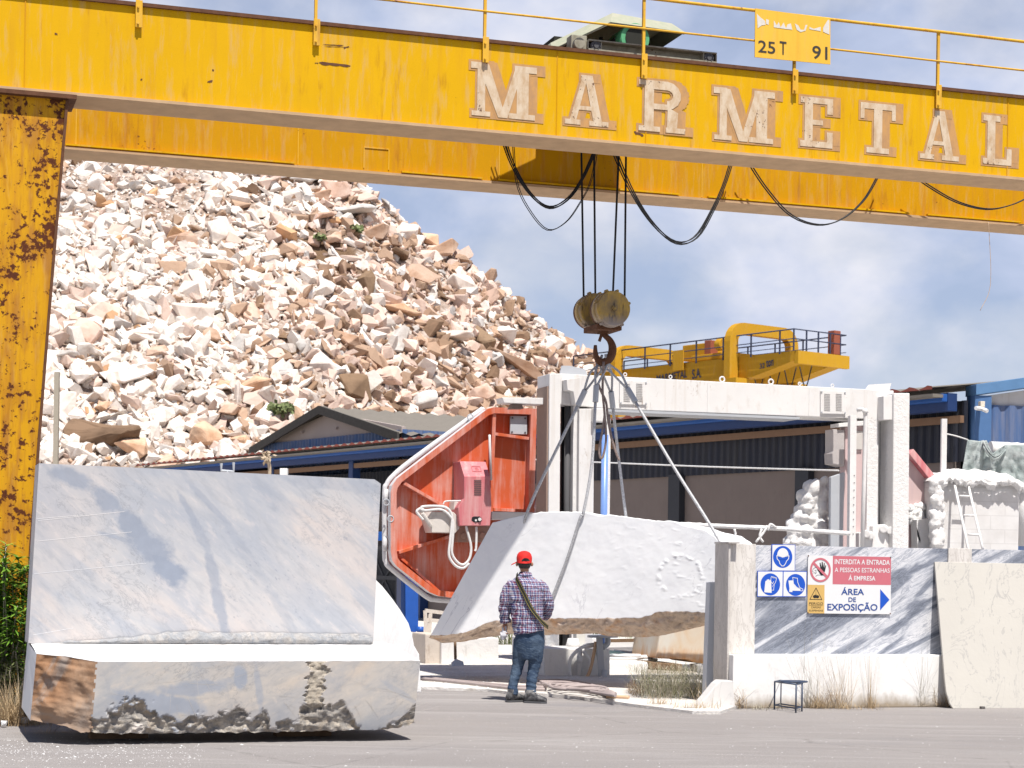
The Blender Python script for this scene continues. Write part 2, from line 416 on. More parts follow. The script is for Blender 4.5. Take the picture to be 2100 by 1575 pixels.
# weld seams and flange lips
for px, py in ((51, 90), (1142, 190), (1325, 210), (2066, 280)):
    s = sA(px, py); MB().box(A(s, .003, (ZT + ZB) / 2), (.012, .008, ZT - ZB - .02), (dA, nA, UP)).build('weld_seam', Mt['girder2'], gf)
PR = PA.shift(-REAR); sR = lambda px, py: (PR(px, py) - PR.p).dot(dA)
for a, b in ((133, 602), (822, 987), (1020, 1390), (1450, 1862), (1900, 2090)):
    s0, s1 = sR(a, 350), sR(b, 400); MB().box(A((s0 + s1) / 2, -REAR + .035, ZB + .025), (s1 - s0, .05, .022), (dA, nA, UP)).build('flange_lip', Mt['girder'], gr)
m = MB(); x0, x1 = sR(746, 330), sR(797, 333); z1 = PR(746, 302).z
for (c, sz) in (((x0 + x1) / 2, None),):
    m.box(A((x0 + x1) / 2, -REAR + .004, z1), (x1 - x0, .012, .014), (dA, nA, UP))
    for x in (x0, x1): m.box(A(x, -REAR + .004, (z1 + ZB + .04) / 2), (.014, .012, z1 - ZB - .05), (dA, nA, UP))
m.build('access_panel', Mt['rail'], gr)
for px in (155, 611, 1024, 1440, 1700): MB().box(A(sR(px, 330), -REAR + .002, (ZB + ZT) / 2), (.012, .008, ZT - ZB - .04), (dA, nA, UP)).build('weld_seam', Mt['rail'], gr)
# rust gouges on the front web
m = MB()
def gouge(x0, y0, x1, y1, th):
    n = 9; top = []; bot = []
    for i in range(n + 1):
        t = i / n; p = PA(lerp(x0, x1, t), lerp(y0, y1, t), .0035); h = th * (.4 + .6 * abs(nz((x0 + t * 3, y0, 1), 2))) * (1 if 0 < i < n else .15)
        top.append(p + UP * h * .5); bot.append(p - UP * h * (.5 + R.random() * .7))
    for i in range(n): m.add([bot[i], bot[i + 1], top[i + 1], top[i]], [(0, 1, 2, 3)])
gouge(654, 128, 719, 135, .045); gouge(662, 91, 705, 93, .012); gouge(664, 95, 718, 97, .01); gouge(645, 129, 653, 129, .012)
gouge(425, 168, 436, 165, .03); gouge(288, 163, 292, 162, .025); gouge(112, 68, 118, 70, .03); gouge(435, 143, 439, 144, .03); gouge(705, 98, 716, 95, .02); gouge(1300, 270, 1320, 278, .05)
m.build('rust_scratch', Mt['rust'], gf, recalc=False)

# letters ------------------------------------------------------------------
def rect(x0, y0, x1, y1): return [(x0, y0), (x1, y0), (x1, y1), (x0, y1)]
def arc(cx, cy, rx, ry, w, a0, a1, n=7):
    o = []
    for i in range(n):
        a, b = [math.radians(lerp(a0, a1, (i + k) / n)) for k in (0, 1)]
        q = [(cx + (rx - w) * math.cos(a), cy + (ry - w) * math.sin(a)), (cx + rx * math.cos(a), cy + ry * math.sin(a)), (cx + rx * math.cos(b), cy + ry * math.sin(b)), (cx + (rx - w) * math.cos(b), cy + (ry - w) * math.sin(b))]
        o.append(q[::-1] if a1 < a0 else q)
    return o
LET = {
 'M': [rect(.10, .06, .22, .96), rect(.70, .06, .88, .96), rect(.02, 0, .30, .09), rect(.58, 0, .98, .10), rect(0, .88, .22, 1), rect(.66, .88, 1, 1), [(.42, 0), (.54, 0), (.27, .98), (.10, .98)], [(.44, 0), (.56, 0), (.80, .98), (.68, .98)]],
 'A': [[(.10, .05), (.25, .05), (.52, 1), (.40, 1)], [(.66, .05), (.86, .05), (.62, 1), (.44, 1)], rect(.25, .30, .72, .38), rect(0, 0, .36, .10), rect(.56, 0, 1, .10), rect(.36, .9, .62, 1)],
 'R': [rect(.12, .05, .32, 1), rect(0, 0, .46, .10), rect(0, .9, .6, 1), rect(.3, .44, .62, .55)] + arc(.60, .725, .30, .275, .17, 90, -90) + [rect(.30, .83, .62, 1)] + [[(.60, .06), (.82, .06), (.84, .40), (.62, .50)], rect(.58, 0, 1, .10)],
 'E': [rect(.12, .05, .36, .95), rect(0, 0, .95, .12), rect(0, .88, .95, 1), rect(.3, .45, .66, .55), rect(.78, .1, .95, .32), rect(.78, .68, .95, .9)],
 'T': [rect(.38, .05, .62, .95), rect(.18, 0, .82, .11), rect(0, .88, 1, 1), rect(0, .68, .11, .9), rect(.89, .68, 1, .9)],
 'L': [rect(.14, .05, .40, .95), rect(0, 0, .95, .12), rect(0, .88, .56, 1), rect(.78, .1, .95, .34)]}
def inflate(poly, e):
    n = len(poly); out = []
    for i in range(n):
        p0, p1, p2 = [Vector(poly[(i + k) % n]) for k in (-1, 0, 1)]
        a, b = (p1 - p0).normalized(), (p2 - p1).normalized(); na, nb = Vector((a.y, -a.x)), Vector((b.y, -b.x))
        k = (na + nb); d = max(.35, 1 + na.dot(nb)); out.append(p1 + k * (e / d))
    return out
def letter(ch, x0, y0t, x1, y1b, y0b, y1t):
    s0, s1 = sA(x0, (y0t + y0b) / 2), sA(x1, (y1t + y1b) / 2)
    zt = PA(x0, y0t).z; zb = PA(x0, y0b).z; H = zt - zb; W = s1 - s0; m = MB(); k = 0
    cw, chh = W - H * .20, H * .86; ox, oy = s0 + H * .055, zb + H * .06
    w = cw / H
    for q in LET[ch]:
        q = [(x * cw, y * chh) for x, y in q]
        for sh in (0, .04, .08, .115):
            qq = inflate(q, H * .036); k += 1
            m.add([A(ox + p[0] + sh * H, .003 + .00012 * k, oy + p[1]) for p in qq], [(0, 1, 2, 3)], 0)
    for q in LET[ch]:
        k += 1; q = [(x * cw, y * chh) for x, y in q]
        m.add([A(ox + p[0], .0065 + .00014 * k, oy + p[1]) for p in q], [(0, 1, 2, 3)], 1)
    m.build('letter', [Mt['let_tan'], Mt['let_cream']], gf, recalc=False)
letter('M', 958, 115, 1117, 258, 243, 131)
letter('A', 1152, 140, 1264, 270, 260, 152)
letter('R', 1303, 152, 1421, 287, 274, 165)
letter('M', 1456, 167, 1604, 305, 292, 183)
letter('E', 1635, 187, 1726, 314, 306, 195)
letter('T', 1758, 199, 1851, 326, 318, 209)
letter('A', 1881, 214, 1981, 340, 331, 225)
letter('L', 2010, 225, 2092, 350, 342, 232)

# railing ------------------------------------------------------------------
def zrail(px, py): return PA(px, py, .04).z
zt_, zm_ = zrail(1919, 65), zrail(1919, 125)
rail = MB(); ss = S0
rail.tube([A(s, .05, zt_ + .006 * nz((s, 0, 0))) for s in np.arange(S0, S1, 1.2)], .02, 8)
rail.build('handrail', Mt['rail'], crane)
rail = MB(); rail.tube([A(s, .05, zm_ + .006 * nz((s, 3, 0))) for s in np.arange(S0, S1, 1.2)], .013, 8)
rail.build('midrail', Mt['rail'], crane)
postx = [281, 645, 991, 1316, 1625, 1919]
sp = [sA(x, 60 + .105 * x) for x in postx]
sp = [sp[0] - 2.05] + sp + [sp[-1] + 1.95 * i for i in range(1, 7)]
for s in sp:
    m = MB(); m.box(A(s, .03, (ZT - .22 + zt_) / 2), (.035, .035, zt_ - ZT + .22), (dA, nA, UP))
    m.box(A(s + .012, .045, ZT - .09), (.075, .012, .30), (dA, nA, UP)); m.cyl(A(s, .05, ZT - .2), A(s, .075, ZT - .2), .014, 8); m.cyl(A(s, .05, ZT - .02), A(s, .075, ZT - .02), .014, 8)
    m.build('railing_post', Mt['rail'], crane, bevel=.003)
# plate on the railing
m = MB(); cs = [PA(1549, 17, .085), PA(1703, 38, .085), PA(1703, 132, .085), PA(1548, 117, .085)]
m.prism(cs, -nA * .012); plate = m.build('capacity_plate', Mt['plate'], crane)
PP = PA.shift(.0885)
def ptext(body, x0, y0, x1, y1, yl, mat=Mt['ink'], bold=.01):    # x0,y0 bottom-left px; x1,y1 bottom-right; yl top-left y
    fit_text('lettering', body, PP(x0, y0), PP(x1, y1), PP(x0, yl), mat, plate, bold)
ptext('25', 1555, 107, 1590, 111, 82); ptext('T', 1599, 111, 1613, 113, 84); ptext('91', 1666, 120, 1697, 123, 93)
m = MB(); mp_ = G_('torn_paper', .8, .2); mp_.col(mp_.mix(mp_.noise(30), (.72, .68, .62), (.55, .50, .42)))
for poly in ([(1552, 28), (1560, 36), (1569, 43), (1570, 51), (1562, 52), (1554, 58)], [(1571, 39), (1577, 41), (1576, 51), (1571, 49)], [(1587, 42), (1593, 52), (1597, 45), (1601, 56), (1607, 46), (1612, 58), (1615, 50), (1622, 48), (1625, 61), (1608, 59), (1587, 56)],
             [(1630, 48), (1637, 52), (1642, 61), (1649, 61), (1652, 51), (1656, 51), (1652, 63), (1642, 66), (1634, 61)], [(1660, 55), (1669, 59), (1683, 55), (1683, 64), (1672, 62), (1660, 60)], [(1688, 57), (1698, 40), (1701, 42), (1701, 71), (1694, 68), (1688, 65)]):
    m.poly([PP(x, y) for x, y in poly])
m.build('torn_sticker', mp_.m, plate, recalc=False)
# legs ---------------------------------------------------------------------
def leg(off, dx=0.0, name='leg'):
    m = MB(); a = [(-95, 176), (137, 203), (100, 640), (62, 1120), (52, 1300)]
    s_tr = sA(137, 203); pts = []
    for (x, y) in a[1:]: p = PA(x, y); pts.append(((p - PA.p).dot(dA), p.z))
    s_b, z_b = pts[-1]; s_b -= (pts[-2][0] - s_b) * 0
    right = pts + [(pts[-1][0] - .02, 0)]
    left = [(S0 + 1.05 + .55, 0), (S0 + .35, ZB - .03)]
    poly = [A(s, off - .02, min(z, ZB - .03)) for s, z in right] + [A(s, off - .02, z) for s, z in left]
    m.prism(poly, -nA * (GW - .06)); o = m.build(name, Mt['leg'], crane, bevel=.012)
    m = MB(); m.box(A((S0 + .3 + s_tr) / 2, off - GW / 2 + .03, ZB - .055), (s_tr - S0 - .1, GW + .1, .045), (dA, nA, UP)); m.build('leg_plate', Mt['rust'], o)
    m = MB()
    for (s, z), (s2, z2) in zip(right, right[1:]): m.bar(A(s + .004, off + .0, min(z, ZB - .08)), A(s2 + .004, off + .0, z2), .03, .05, up=nA)
    m.build('edge_flange', Mt['rust'], o)
leg(0); leg(-REAR)
for off in (-.3, -REAR - .3):                                           # far pair of legs beyond the right edge of the view
    m = MB(); m.prism([A(21.5, off, ZB - .03), A(23.3, off, ZB - .03), A(22.8, off, 0), A(22.0, off, 0)], -nA * .45); m.build('leg', Mt['leg'], crane)
m = MB(); m.box(A(-6.3, -REAR / 2 - .27, .25), (.7, REAR + 1.6, .4), (dA, nA, UP)); m.build('end_carriage', Mt['leg'], crane, bevel=.02)

# trolley ------------------------------------------------------------------
trol = thing('crane_trolley', 'weathered pale green trolley with hood and motor riding on top of the yellow girders', 'trolley', A(sA(1340, 120), -1.6, ZT + .1))
ax = (dA, nA, UP); ZR = ZT + .11
b0, b1 = sA(1219, 95), sA(1484, 125)
zc0 = PA(1219, 81, -.2).z
for off in (-.26, -REAR - .26):
    m = MB(); h = zc0 - ZR
    m.box(A((b0 + b1) / 2, off - .07, ZR + h / 2), (b1 - b0, .012, h), ax)
    for k in (0, 1): m.box(A((b0 + b1) / 2, off - .01, ZR + (.008 if k == 0 else h - .008)), (b1 - b0, .14, .016), ax)
    for s in (b0, b0 + .17, b1 - .17, b1): m.box(A(s, off - .015, ZR + h / 2), (.014, .115, h - .034), ax)
    o = m.build('side_beam', Mt['beam_grey'], trol)
    for s in (b0 + .1, b1 - .1):
        m = MB(); m.cyl(A(s, off - .06, ZR + .055), A(s, off + .05, ZR + .055), .065, 18); m.cyl(A(s, off + .05, ZR + .055), A(s, off + .065, ZR + .055), .03, 10)
        for k in range(6): an = k * math.pi / 3; c = A(s + .05 * math.cos(an), off, ZR + .055 + .05 * math.sin(an)); m.cyl(c + nA * .045, c + nA * .06, .009, 6)
        m.build('wheel_bearing', Mt['darkgrey'], o)
m = MB(); sa = (b0 - .12); m.box(A(b0 - .1, -.35, ZR + .09), (.2, .18, .18), ax); m.cyl(A(b0 - .12, -.26, ZR + .06), A(b0 - .12, -.18, ZR + .06), .07, 16); m.build('gearbox', Mt['beam_grey'], trol, bevel=.01)
m = MB(); m.box(A((b0 + b1) / 2, -REAR / 2 - .27, ZR + .1), (1.2, REAR - .3, .12), ax); m.cyl(A((b0 + b1) / 2 - .1, -.7, ZR + .25), A((b0 + b1) / 2 - .1, -REAR + .1, ZR + .25), .22, 28); m.build('hoist_drum', Mt['hood_in'], trol)
# motor under the hood
PM = PA.shift(-.5); c = PM(1303, 78); m = MB(); r = .185
m.cyl(c, c - nA * .5, r, 26); mo = m.build('motor', Mt['motor_green'], trol)
m = MB(); m.cyl(c + nA * .004, c + nA * .012, r * .72, 24); m.build('motor_grille', Mt['hood_in'], mo)
# hood: bent sheet metal, nearer skirt + sloping left wing + top
H0 = PA.shift(-.45); H1 = PA.shift(-REAR + .15)
f_ = [H0(1252, 45), H0(1405, 66), H0(1394, 37), H0(1271, 15)]
def back(p, k=1.0, dz=0): return p - nA * (REAR - 1.0) * k + Vector((0, 0, dz))
tl, tr = f_[3] - nA * .25, f_[2] - nA * .25
lw0 = H0(1132, 101); lw1 = H0(1143, 77) - nA * .25
m = MB()
m.add([f_[0], f_[1], tr, tl], [(0, 1, 2, 3)])
m.add([lw0, f_[0], tl, lw1], [(0, 1, 2, 3)])
bl_, br_, btl, btr = back(f_[0]), back(f_[1]), back(tl, .8), back(tr, .8)
m.add([tl, tr, btr, btl], [(0, 1, 2, 3)]); m.add([lw1, tl, btl, back(lw1, .8)], [(0, 1, 2, 3)])
m.add([f_[1], br_, btr, tr], [(0, 1, 2, 3)]); m.add([br_, bl_, btl, btr], [(0, 1, 2, 3)]); m.add([bl_, back(lw0), back(lw1, .8), btl], [(0, 1, 2, 3)])
m.add([back(lw0), lw0, lw1, back(lw1, .8)], [(0, 1, 2, 3)])
hood = m.build('hood', Mt['green_metal'], trol, merge=.001)
sm_ = hood.modifiers.new('thick', 'SOLIDIFY'); sm_.thickness = .008
m = MB()
for pa, pb in ((f_[0], f_[1]), (lw0, f_[0])): m.bar(pa - nA * .02 - UP * .012, pb - nA * .02 - UP * .012, .02, .02)
m.build('hood_edge', Mt['beam_grey'], hood)
for x_, k_ in ((1262, .5), (1380, .9)): MB().bar(H0(x_, 90) - nA * k_, H0(x_, 55) - nA * k_, .05, .05).build('hood_bracket', Mt['hood_in'], trol)
MB().box(A(sA(1225, 80), -1.2, ZR + .16), (.5, .7, .3), ax).build('brake_box', Mt['hood_in'], trol)

# festoon cables -------------------------------------------------------------
PF = PA.shift(-REAR + .26)
def festoon(sets, label):
    m = MB()
    for pts, r in sets:
        w = curve_pts([PF(x, y) for x, y in pts], 30)
        for k in (-1, 1): m.tube([p + nA * .03 * k for p in w], r * .95, 6)
    m.build('festoon_cable', Mt['black'], None, label, 'cable', 'festoon cables hanging under the front girder')
festoon([([(1022, 262), (1048, 335), (1085, 395), (1125, 424), (1165, 405), (1195, 362), (1222, 300)], .009), ([(1030, 262), (1052, 335), (1088, 397), (1128, 427), (1168, 407), (1198, 362), (1226, 300)], .009)], 'black double cable loop hanging left of the four hoist ropes')
festoon([([(1052, 290), (1060, 375), (1085, 430), (1122, 471), (1160, 456), (1190, 415), (1212, 370), (1226, 300)], .006)], 'thin deep black cable loop hanging lowest beside the left double loop')
festoon([([(1246, 285), (1290, 385), (1335, 455), (1383, 495), (1425, 485), (1460, 430), (1485, 375), (1503, 315)], .009), ([(1254, 285), (1294, 385), (1338, 457), (1387, 499), (1430, 487), (1464, 430), (1488, 375), (1507, 315)], .009)], 'black cable loop sagging right of the hoist ropes in front of the sky')
festoon([([(1526, 318), (1570, 385), (1620, 440), (1676, 461), (1725, 450), (1770, 412), (1800, 362), (1812, 335)], .010)], 'grey cable loop sagging below the rear girder, third from the left')
festoon([([(1868, 355), (1910, 385), (1965, 415), (2025, 429), (2075, 420), (2120, 400), (2180, 380)], .010)], 'rightmost cable loop crossing the rear girder at the photo edge')
m = MB(); PS = PA.shift(-REAR + .06); m.tube(curve_pts([PS(2027, 455), PS(2030, 505), PS(2032, 560), PS(2028, 600), PS(2010, 637)], 20), .004, 5); m.build('string', mat_flat('twine', (.5, .36, .24)), None, 'thin brown string dangling from the rear girder at right', 'string')

# hook block ----------------------------------------------------------------
YH = 24.6
hb = thing('hook_block', 'yellow two-sheave hook block hanging on four black ropes with a rusty hook', 'hook block', P(1238, 760, YH))
def yb():
    g = G_('worn_block_paint', .5, .4); n = g.noise(9, g.co((1, 1, .45)), 7, .65); k = g.noise(14, g.co((1, 1, .2)), 6, .6)
    c = g.mix(g.step(n, .38, .6), (.46, .29, .05), (.25, .17, .07)); c = g.mix(g.step(k, .56, .66), c, (.05, .035, .025))
    z = g.sep()[2]; gr_ = g.math('ADD', z, g.math('MULTIPLY', g.noise(20), .08)); c = g.mix(g.step(gr_, .72, .60), c, (.30, .25, .22)); g.col(c); return g.m
Mt['block'] = yb()
cf, cr = P(1254, 634, YH - .28), P(1219, 638, YH + .28)
rr = 37 / F * YH
for c, nm in ((cf, 'near'), (cr, 'far')):
    m = MB(); m.cyl(c + nA * .02, c + nA * .10, rr, 40, 0, rr * .93); m.cyl(c - nA * .12, c + nA * .02, rr, 40); m.cyl(c + nA * .1, c + nA * .135, .038, 16); m.cyl(c + nA * .135, c + nA * .145, .024, 6)
    for an in (20, 75, 110, 160, 235, 305):
        a_ = math.radians(an); d_ = dA * math.cos(a_) + UP * math.sin(a_); m.cyl(c + d_ * (rr + .005) - nA * .02, c + d_ * (rr + .005) + nA * .05, .02, 8)
    sh = m.build('sheave', Mt['block'], hb)
    m = MB(); m.cyl(c - nA * .20, c - nA * .12, rr * .96, 36); m.build('sheave_rim', Mt['rust'], sh)
m = MB(); mid = (cf + cr) / 2; bz = cf.z - rr
m.box(Vector((mid.x, mid.y, bz + .01)), (.34, .5, .07), ax); m.box(Vector((mid.x, mid.y, bz + .2)), (.1, .14, .5), ax); m.build('crosshead', Mt['rust'], hb, bevel=.006)
for (xt, yt, xb, yb_, dy) in ((1192, 290, 1197, 612, .30), (1218, 290, 1221, 612, .30), (1270, 290, 1257, 602, -.22), (1284, 290, 1281, 610, -.22)):
    p0 = P(xb, yb_, YH + dy); p1 = P(xt, yt, YH + dy * .8); p2 = p0 + (p1 - p0) * ((8.15 - p0.z) / (p1.z - p0.z))
    MB().tube([p0 - UP * .1, p0, p2], .0135, 8).build('hoist_rope', Mt['black'], hb)
# the hook: a tapering C
m = MB(); hp = [(1236, 668), (1237, 684), (1250, 697), (1256, 712), (1254, 728), (1245, 740), (1233, 743), (1224, 735), (1221, 722), (1221, 708)]
wd = [.045, .052, .066, .084, .09, .09, .08, .062, .05, .034]
m.tube(curve_pts([P(x, y, YH) for x, y in hp], 36), [(pl(list(zip(range(10), wd)), i / 36 * 9) * .62, pl(list(zip(range(10), wd)), i / 36 * 9)) for i in range(37)], 12)
m.bar(P(1229, 700, YH - .05), P(1236, 678, YH - .03), .02, .035); m.build('hook', Mt['rust'], hb)
# ================================================================ the heap of waste marble
YR = 112.0; SL = .74
sil = [(-700, 330), (-200, 312), (100, 306), (350, 308), (520, 330), (575, 356), (640, 368), (700, 370), (752, 384), (775, 428), (810, 450), (848, 492), (905, 512), (955, 538), (972, 570), (1030, 590), (1052, 620), (1085, 655), (1130, 695), (1165, 722), (1205, 735), (1262, 765), (1300, 790), (1420, 860), (1560, 950), (1800, 1110)]
ridge = []
for x, y in sil:
    p = P(x, y, YR); ridge.append((p.x, p.z))
def rz(X): return pl(ridge, X)
def heap(X, Y):
    b = .5 * (rz(X) + .5 * (rz(X - 1.2) + rz(X + 1.2)))
    d = abs(Y - YR); z = b - SL * max(0.0, d - .6)
    z += .9 * nz((X * .09, Y * .09, 3), 1, 3) * min(1, d / 6)
    return z
def hillmat():
    g = G_('crushed_stone', .95, .1); n = g.noise(.16, None, 5, .6); k = g.noise(1.6, None, 8, .72); v = g.voro(2.6)
    c = g.mix(g.step(k, .38, .64), (.30, .20, .14), (.66, .56, .49)); c = g.mix(g.math('MULTIPLY', g.step(n, .5, .65), .5), c, (.22, .14, .09))
    c = g.mix(g.math('MULTIPLY', g.step(v, .35, .2), .6), c, (.70, .64, .58))
    for (hx, hy) in ((660, 520), (690, 560), (640, 500)):
        pp = P(hx, hy, 104); m_ = g.nd('ShaderNodeMapping', vector_type='TEXTURE'); m_.inputs['Location'].default_value = pp; m_.inputs['Scale'].default_value = (2.6, 6, 1.5); g.t.links.new(g._c, m_.inputs['Vector']); ln = g.nd('ShaderNodeVectorMath', operation='LENGTH'); g.t.links.new(m_.outputs[0], ln.inputs[0]); c = g.mix(g.math('MULTIPLY', g.step(g.math('ADD', ln.outputs['Value'], g.noise(1.2)), 1.6, 1.2), .8), c, (.20, .125, .075))
    g.col(c)
    g.bump(g.math('ADD', k, g.math('MULTIPLY', v, .5)), 1.0, .35); return g.m
Mt['hill'] = hillmat()
m = MB(); m.grid(lambda a, b: Vector((lerp(-62, 26, a), lerp(70, 160, b), max(-1.5, heap(lerp(-62, 26, a), lerp(70, 160, b))))), 150, 150)
m.build('hill', Mt['hill'], kind='structure', recalc=False, center=False)

def rockmat(name, cols, stain, amt):
    g = G_(name, .88, .15); r = g.rnd(); n = g.noise(1.3, None, 6, .62); k = g.noise(4.5, None, 6, .68)
    at = g.nd('ShaderNodeAttribute', attribute_name='Col')
    c = g.ramp(r, [(i / max(1, len(cols) - 1), q) for i, q in enumerate(cols)])
    c = g.mix(g.math('MULTIPLY', g.step(n, .46, .66), amt), c, stain); c = g.mix(g.math('MULTIPLY', g.step(k, .52, .74), .4), c, tuple(x * .55 for x in stain))
    g.col(c); g.bump(g.math('ADD', g.noise(3, None, 7, .65), g.math('MULTIPLY', g.noise(14), .4)), .4, .10); return g.m
RM = {
 'cream': rockmat('cream_marble_rock', [(.78, .71, .64), (.75, .66, .58), (.80, .76, .72)], (.60, .43, .33), .42),
 'pink': rockmat('pinkish_rock', [(.66, .48, .39), (.70, .54, .45), (.58, .41, .32)], (.46, .24, .14), .55),
 'tan': rockmat('tan_brown_rock', [(.54, .39, .28), (.58, .42, .32), (.44, .30, .21)], (.34, .17, .085), .6),
 'grey': rockmat('grey_rock', [(.58, .56, .54), (.66, .63, .60), (.42, .39, .36)], (.28, .22, .17), .5),
 'brown': rockmat('dark_brown_rock', [(.22, .14, .085), (.28, .19, .12), (.18, .11, .07)], (.09, .055, .035), .6),
 'orange': rockmat('orange_stained_rock', [(.62, .42, .28), (.64, .46, .33)], (.44, .21, .10), .6)}
rr_ = random.Random(5)
def rock_verts(kind):
    bm = bmesh.new(); dims = {'slab': (1, .62, .26), 'block': (.8, .62, .5), 'chunk': (.75, .68, .55), 'shard': (1, .42, .30)}[kind]
    n = {'slab': 13, 'block': 14, 'chunk': 17, 'shard': 10}[kind]
    for i in range(n):
        v = Vector((rr_.uniform(-1, 1), rr_.uniform(-1, 1), rr_.uniform(-1, 1)))
        mxv = max(abs(v.x), abs(v.y), abs(v.z)); q = .62 if kind in ('slab', 'block') else .35
        v = v.lerp(v / mxv, q) if kind != 'chunk' else v.normalized() * rr_.uniform(.8, 1.1)
        bm.verts.new((v.x * dims[0] * .5 * 1.05, v.y * dims[1] * .5 * 1.05, v.z * dims[2] * .5 * 1.05))
    r = bmesh.ops.convex_hull(bm, input=bm.verts)
    bmesh.ops.delete(bm, geom=[v for v in bm.verts if not v.link_faces], context='VERTS')
    bmesh.ops.dissolve_limit(bm, angle_limit=.16, verts=bm.verts, edges=bm.edges)
    bmesh.ops.recalc_face_normals(bm, faces=bm.faces)
    return bm
kinds = ['slab', 'block', 'chunk', 'shard']; protos = []
for kd in kinds:
    for i in range(6):
        bm = rock_verts(kd)
        lo_v = [v.co.copy() for v in bm.verts]; bm.verts.index_update(); lo_f = [[v.index for v in f.verts] for f in bm.faces]
        es = list(bm.edges); bmesh.ops.bevel(bm, geom=es, offset=.018, segments=1, affect='EDGES', clamp_overlap=True)
        bmesh.ops.triangulate(bm, faces=bm.faces); bmesh.ops.subdivide_edges(bm, edges=bm.edges, cuts=1, use_grid_fill=True)
        for v in bm.verts: v.co += v.normal * .035 * nz(v.co * 3.2 + Vector((i * 7, len(protos), 0)), 1, 3)
        me = bpy.data.meshes.new('rock'); bm.to_mesh(me); bm.free()
        protos.append((kd, me, lo_v, lo_f))
mesh_cache = {}
def rock_mesh(pi, cls):
    if (pi, cls) not in mesh_cache:
        me = protos[pi][1].copy(); me.materials.append(RM[cls]); mesh_cache[(pi, cls)] = me
    return mesh_cache[(pi, cls)]
def hit(px, py):
    u, v = uv(px, py); Y = 74.0
    while Y < 116:
        if heap(u * Y, Y) > EYE + v * Y: return Vector((u * Y, Y, EYE + v * Y))
        Y += .15
    return None
def frame(p):
    e = .8; n = Vector((-(heap(p.x + e, p.y) - heap(p.x - e, p.y)) / (2 * e), -(heap(p.x, p.y + e) - heap(p.x, p.y - e)) / (2 * e), 1)).normalized()
    return n
def orient(p, flat):
    n = frame(p); q = n.to_track_quat('Z', 'Y').to_matrix()
    k = .45 if flat else .9
    rot = Matrix.Rotation(rr_.uniform(0, 6.28), 3, 'Z') @ Matrix.Rotation(rr_.gauss(0, k), 3, 'X') @ Matrix.Rotation(rr_.gauss(0, k), 3, 'Y')
    return (q @ rot).to_euler()
def pick_class(px, py):
    b = pl([(100, .03), (420, .12), (640, .62), (800, .95), (1250, .95)], px + (py - 600) * .12)
    x = rr_.random()
    if rr_.random() < b:
        return 'pink' if x < .40 else 'tan' if x < .70 else 'cream' if x < .84 else 'grey' if x < .90 else 'brown'
    return 'cream' if x < .78 else 'pink' if x < .90 else 'grey' if x < .93 else 'tan' if x < .985 else 'orange'
ADJ = {'cream': 'cream white', 'pink': 'pinkish', 'tan': 'tan brown', 'grey': 'pale grey', 'brown': 'dark brown', 'orange': 'orange stained'}
SH = {'slab': 'flat slab', 'block': 'squarish block', 'chunk': 'rounded boulder', 'shard': 'long shard'}
def zone(px, py):
    v = 'high on' if py < 520 else 'halfway up' if py < 720 else 'low on'
    h = 'left' if px < 420 else 'middle' if px < 780 else 'right'
    return v, h
def put(px, py, size, cls, kd, label=None, ang=None, sc=None):
    p = hit(px, py)
    if p is None: return None
    pi = rr_.choice([i for i, q in enumerate(protos) if q[0] == kd])
    o = bpy.data.objects.new('rock', rock_mesh(pi, cls)); COL.objects.link(o)
    o.location = p + frame(p) * size * .10; o.rotation_euler = ang if ang else orient(p, kd == 'slab')
    s = size * rr_.uniform(.9, 1.1); o.scale = sc if sc else (s, s * rr_.uniform(.8, 1.15), s * rr_.uniform(.85, 1.2))
    v, h = zone(px, py)
    tag(o, label or '%s %s of waste marble lying %s the %s of the heap' % (ADJ[cls], SH[kd], v, h), 'rock', '%s %s rocks %s the heap, %s' % (ADJ[cls], kd, v, h))
    if label: o['group'] = 'landmark rocks of the waste heap'
    return o
placed = []
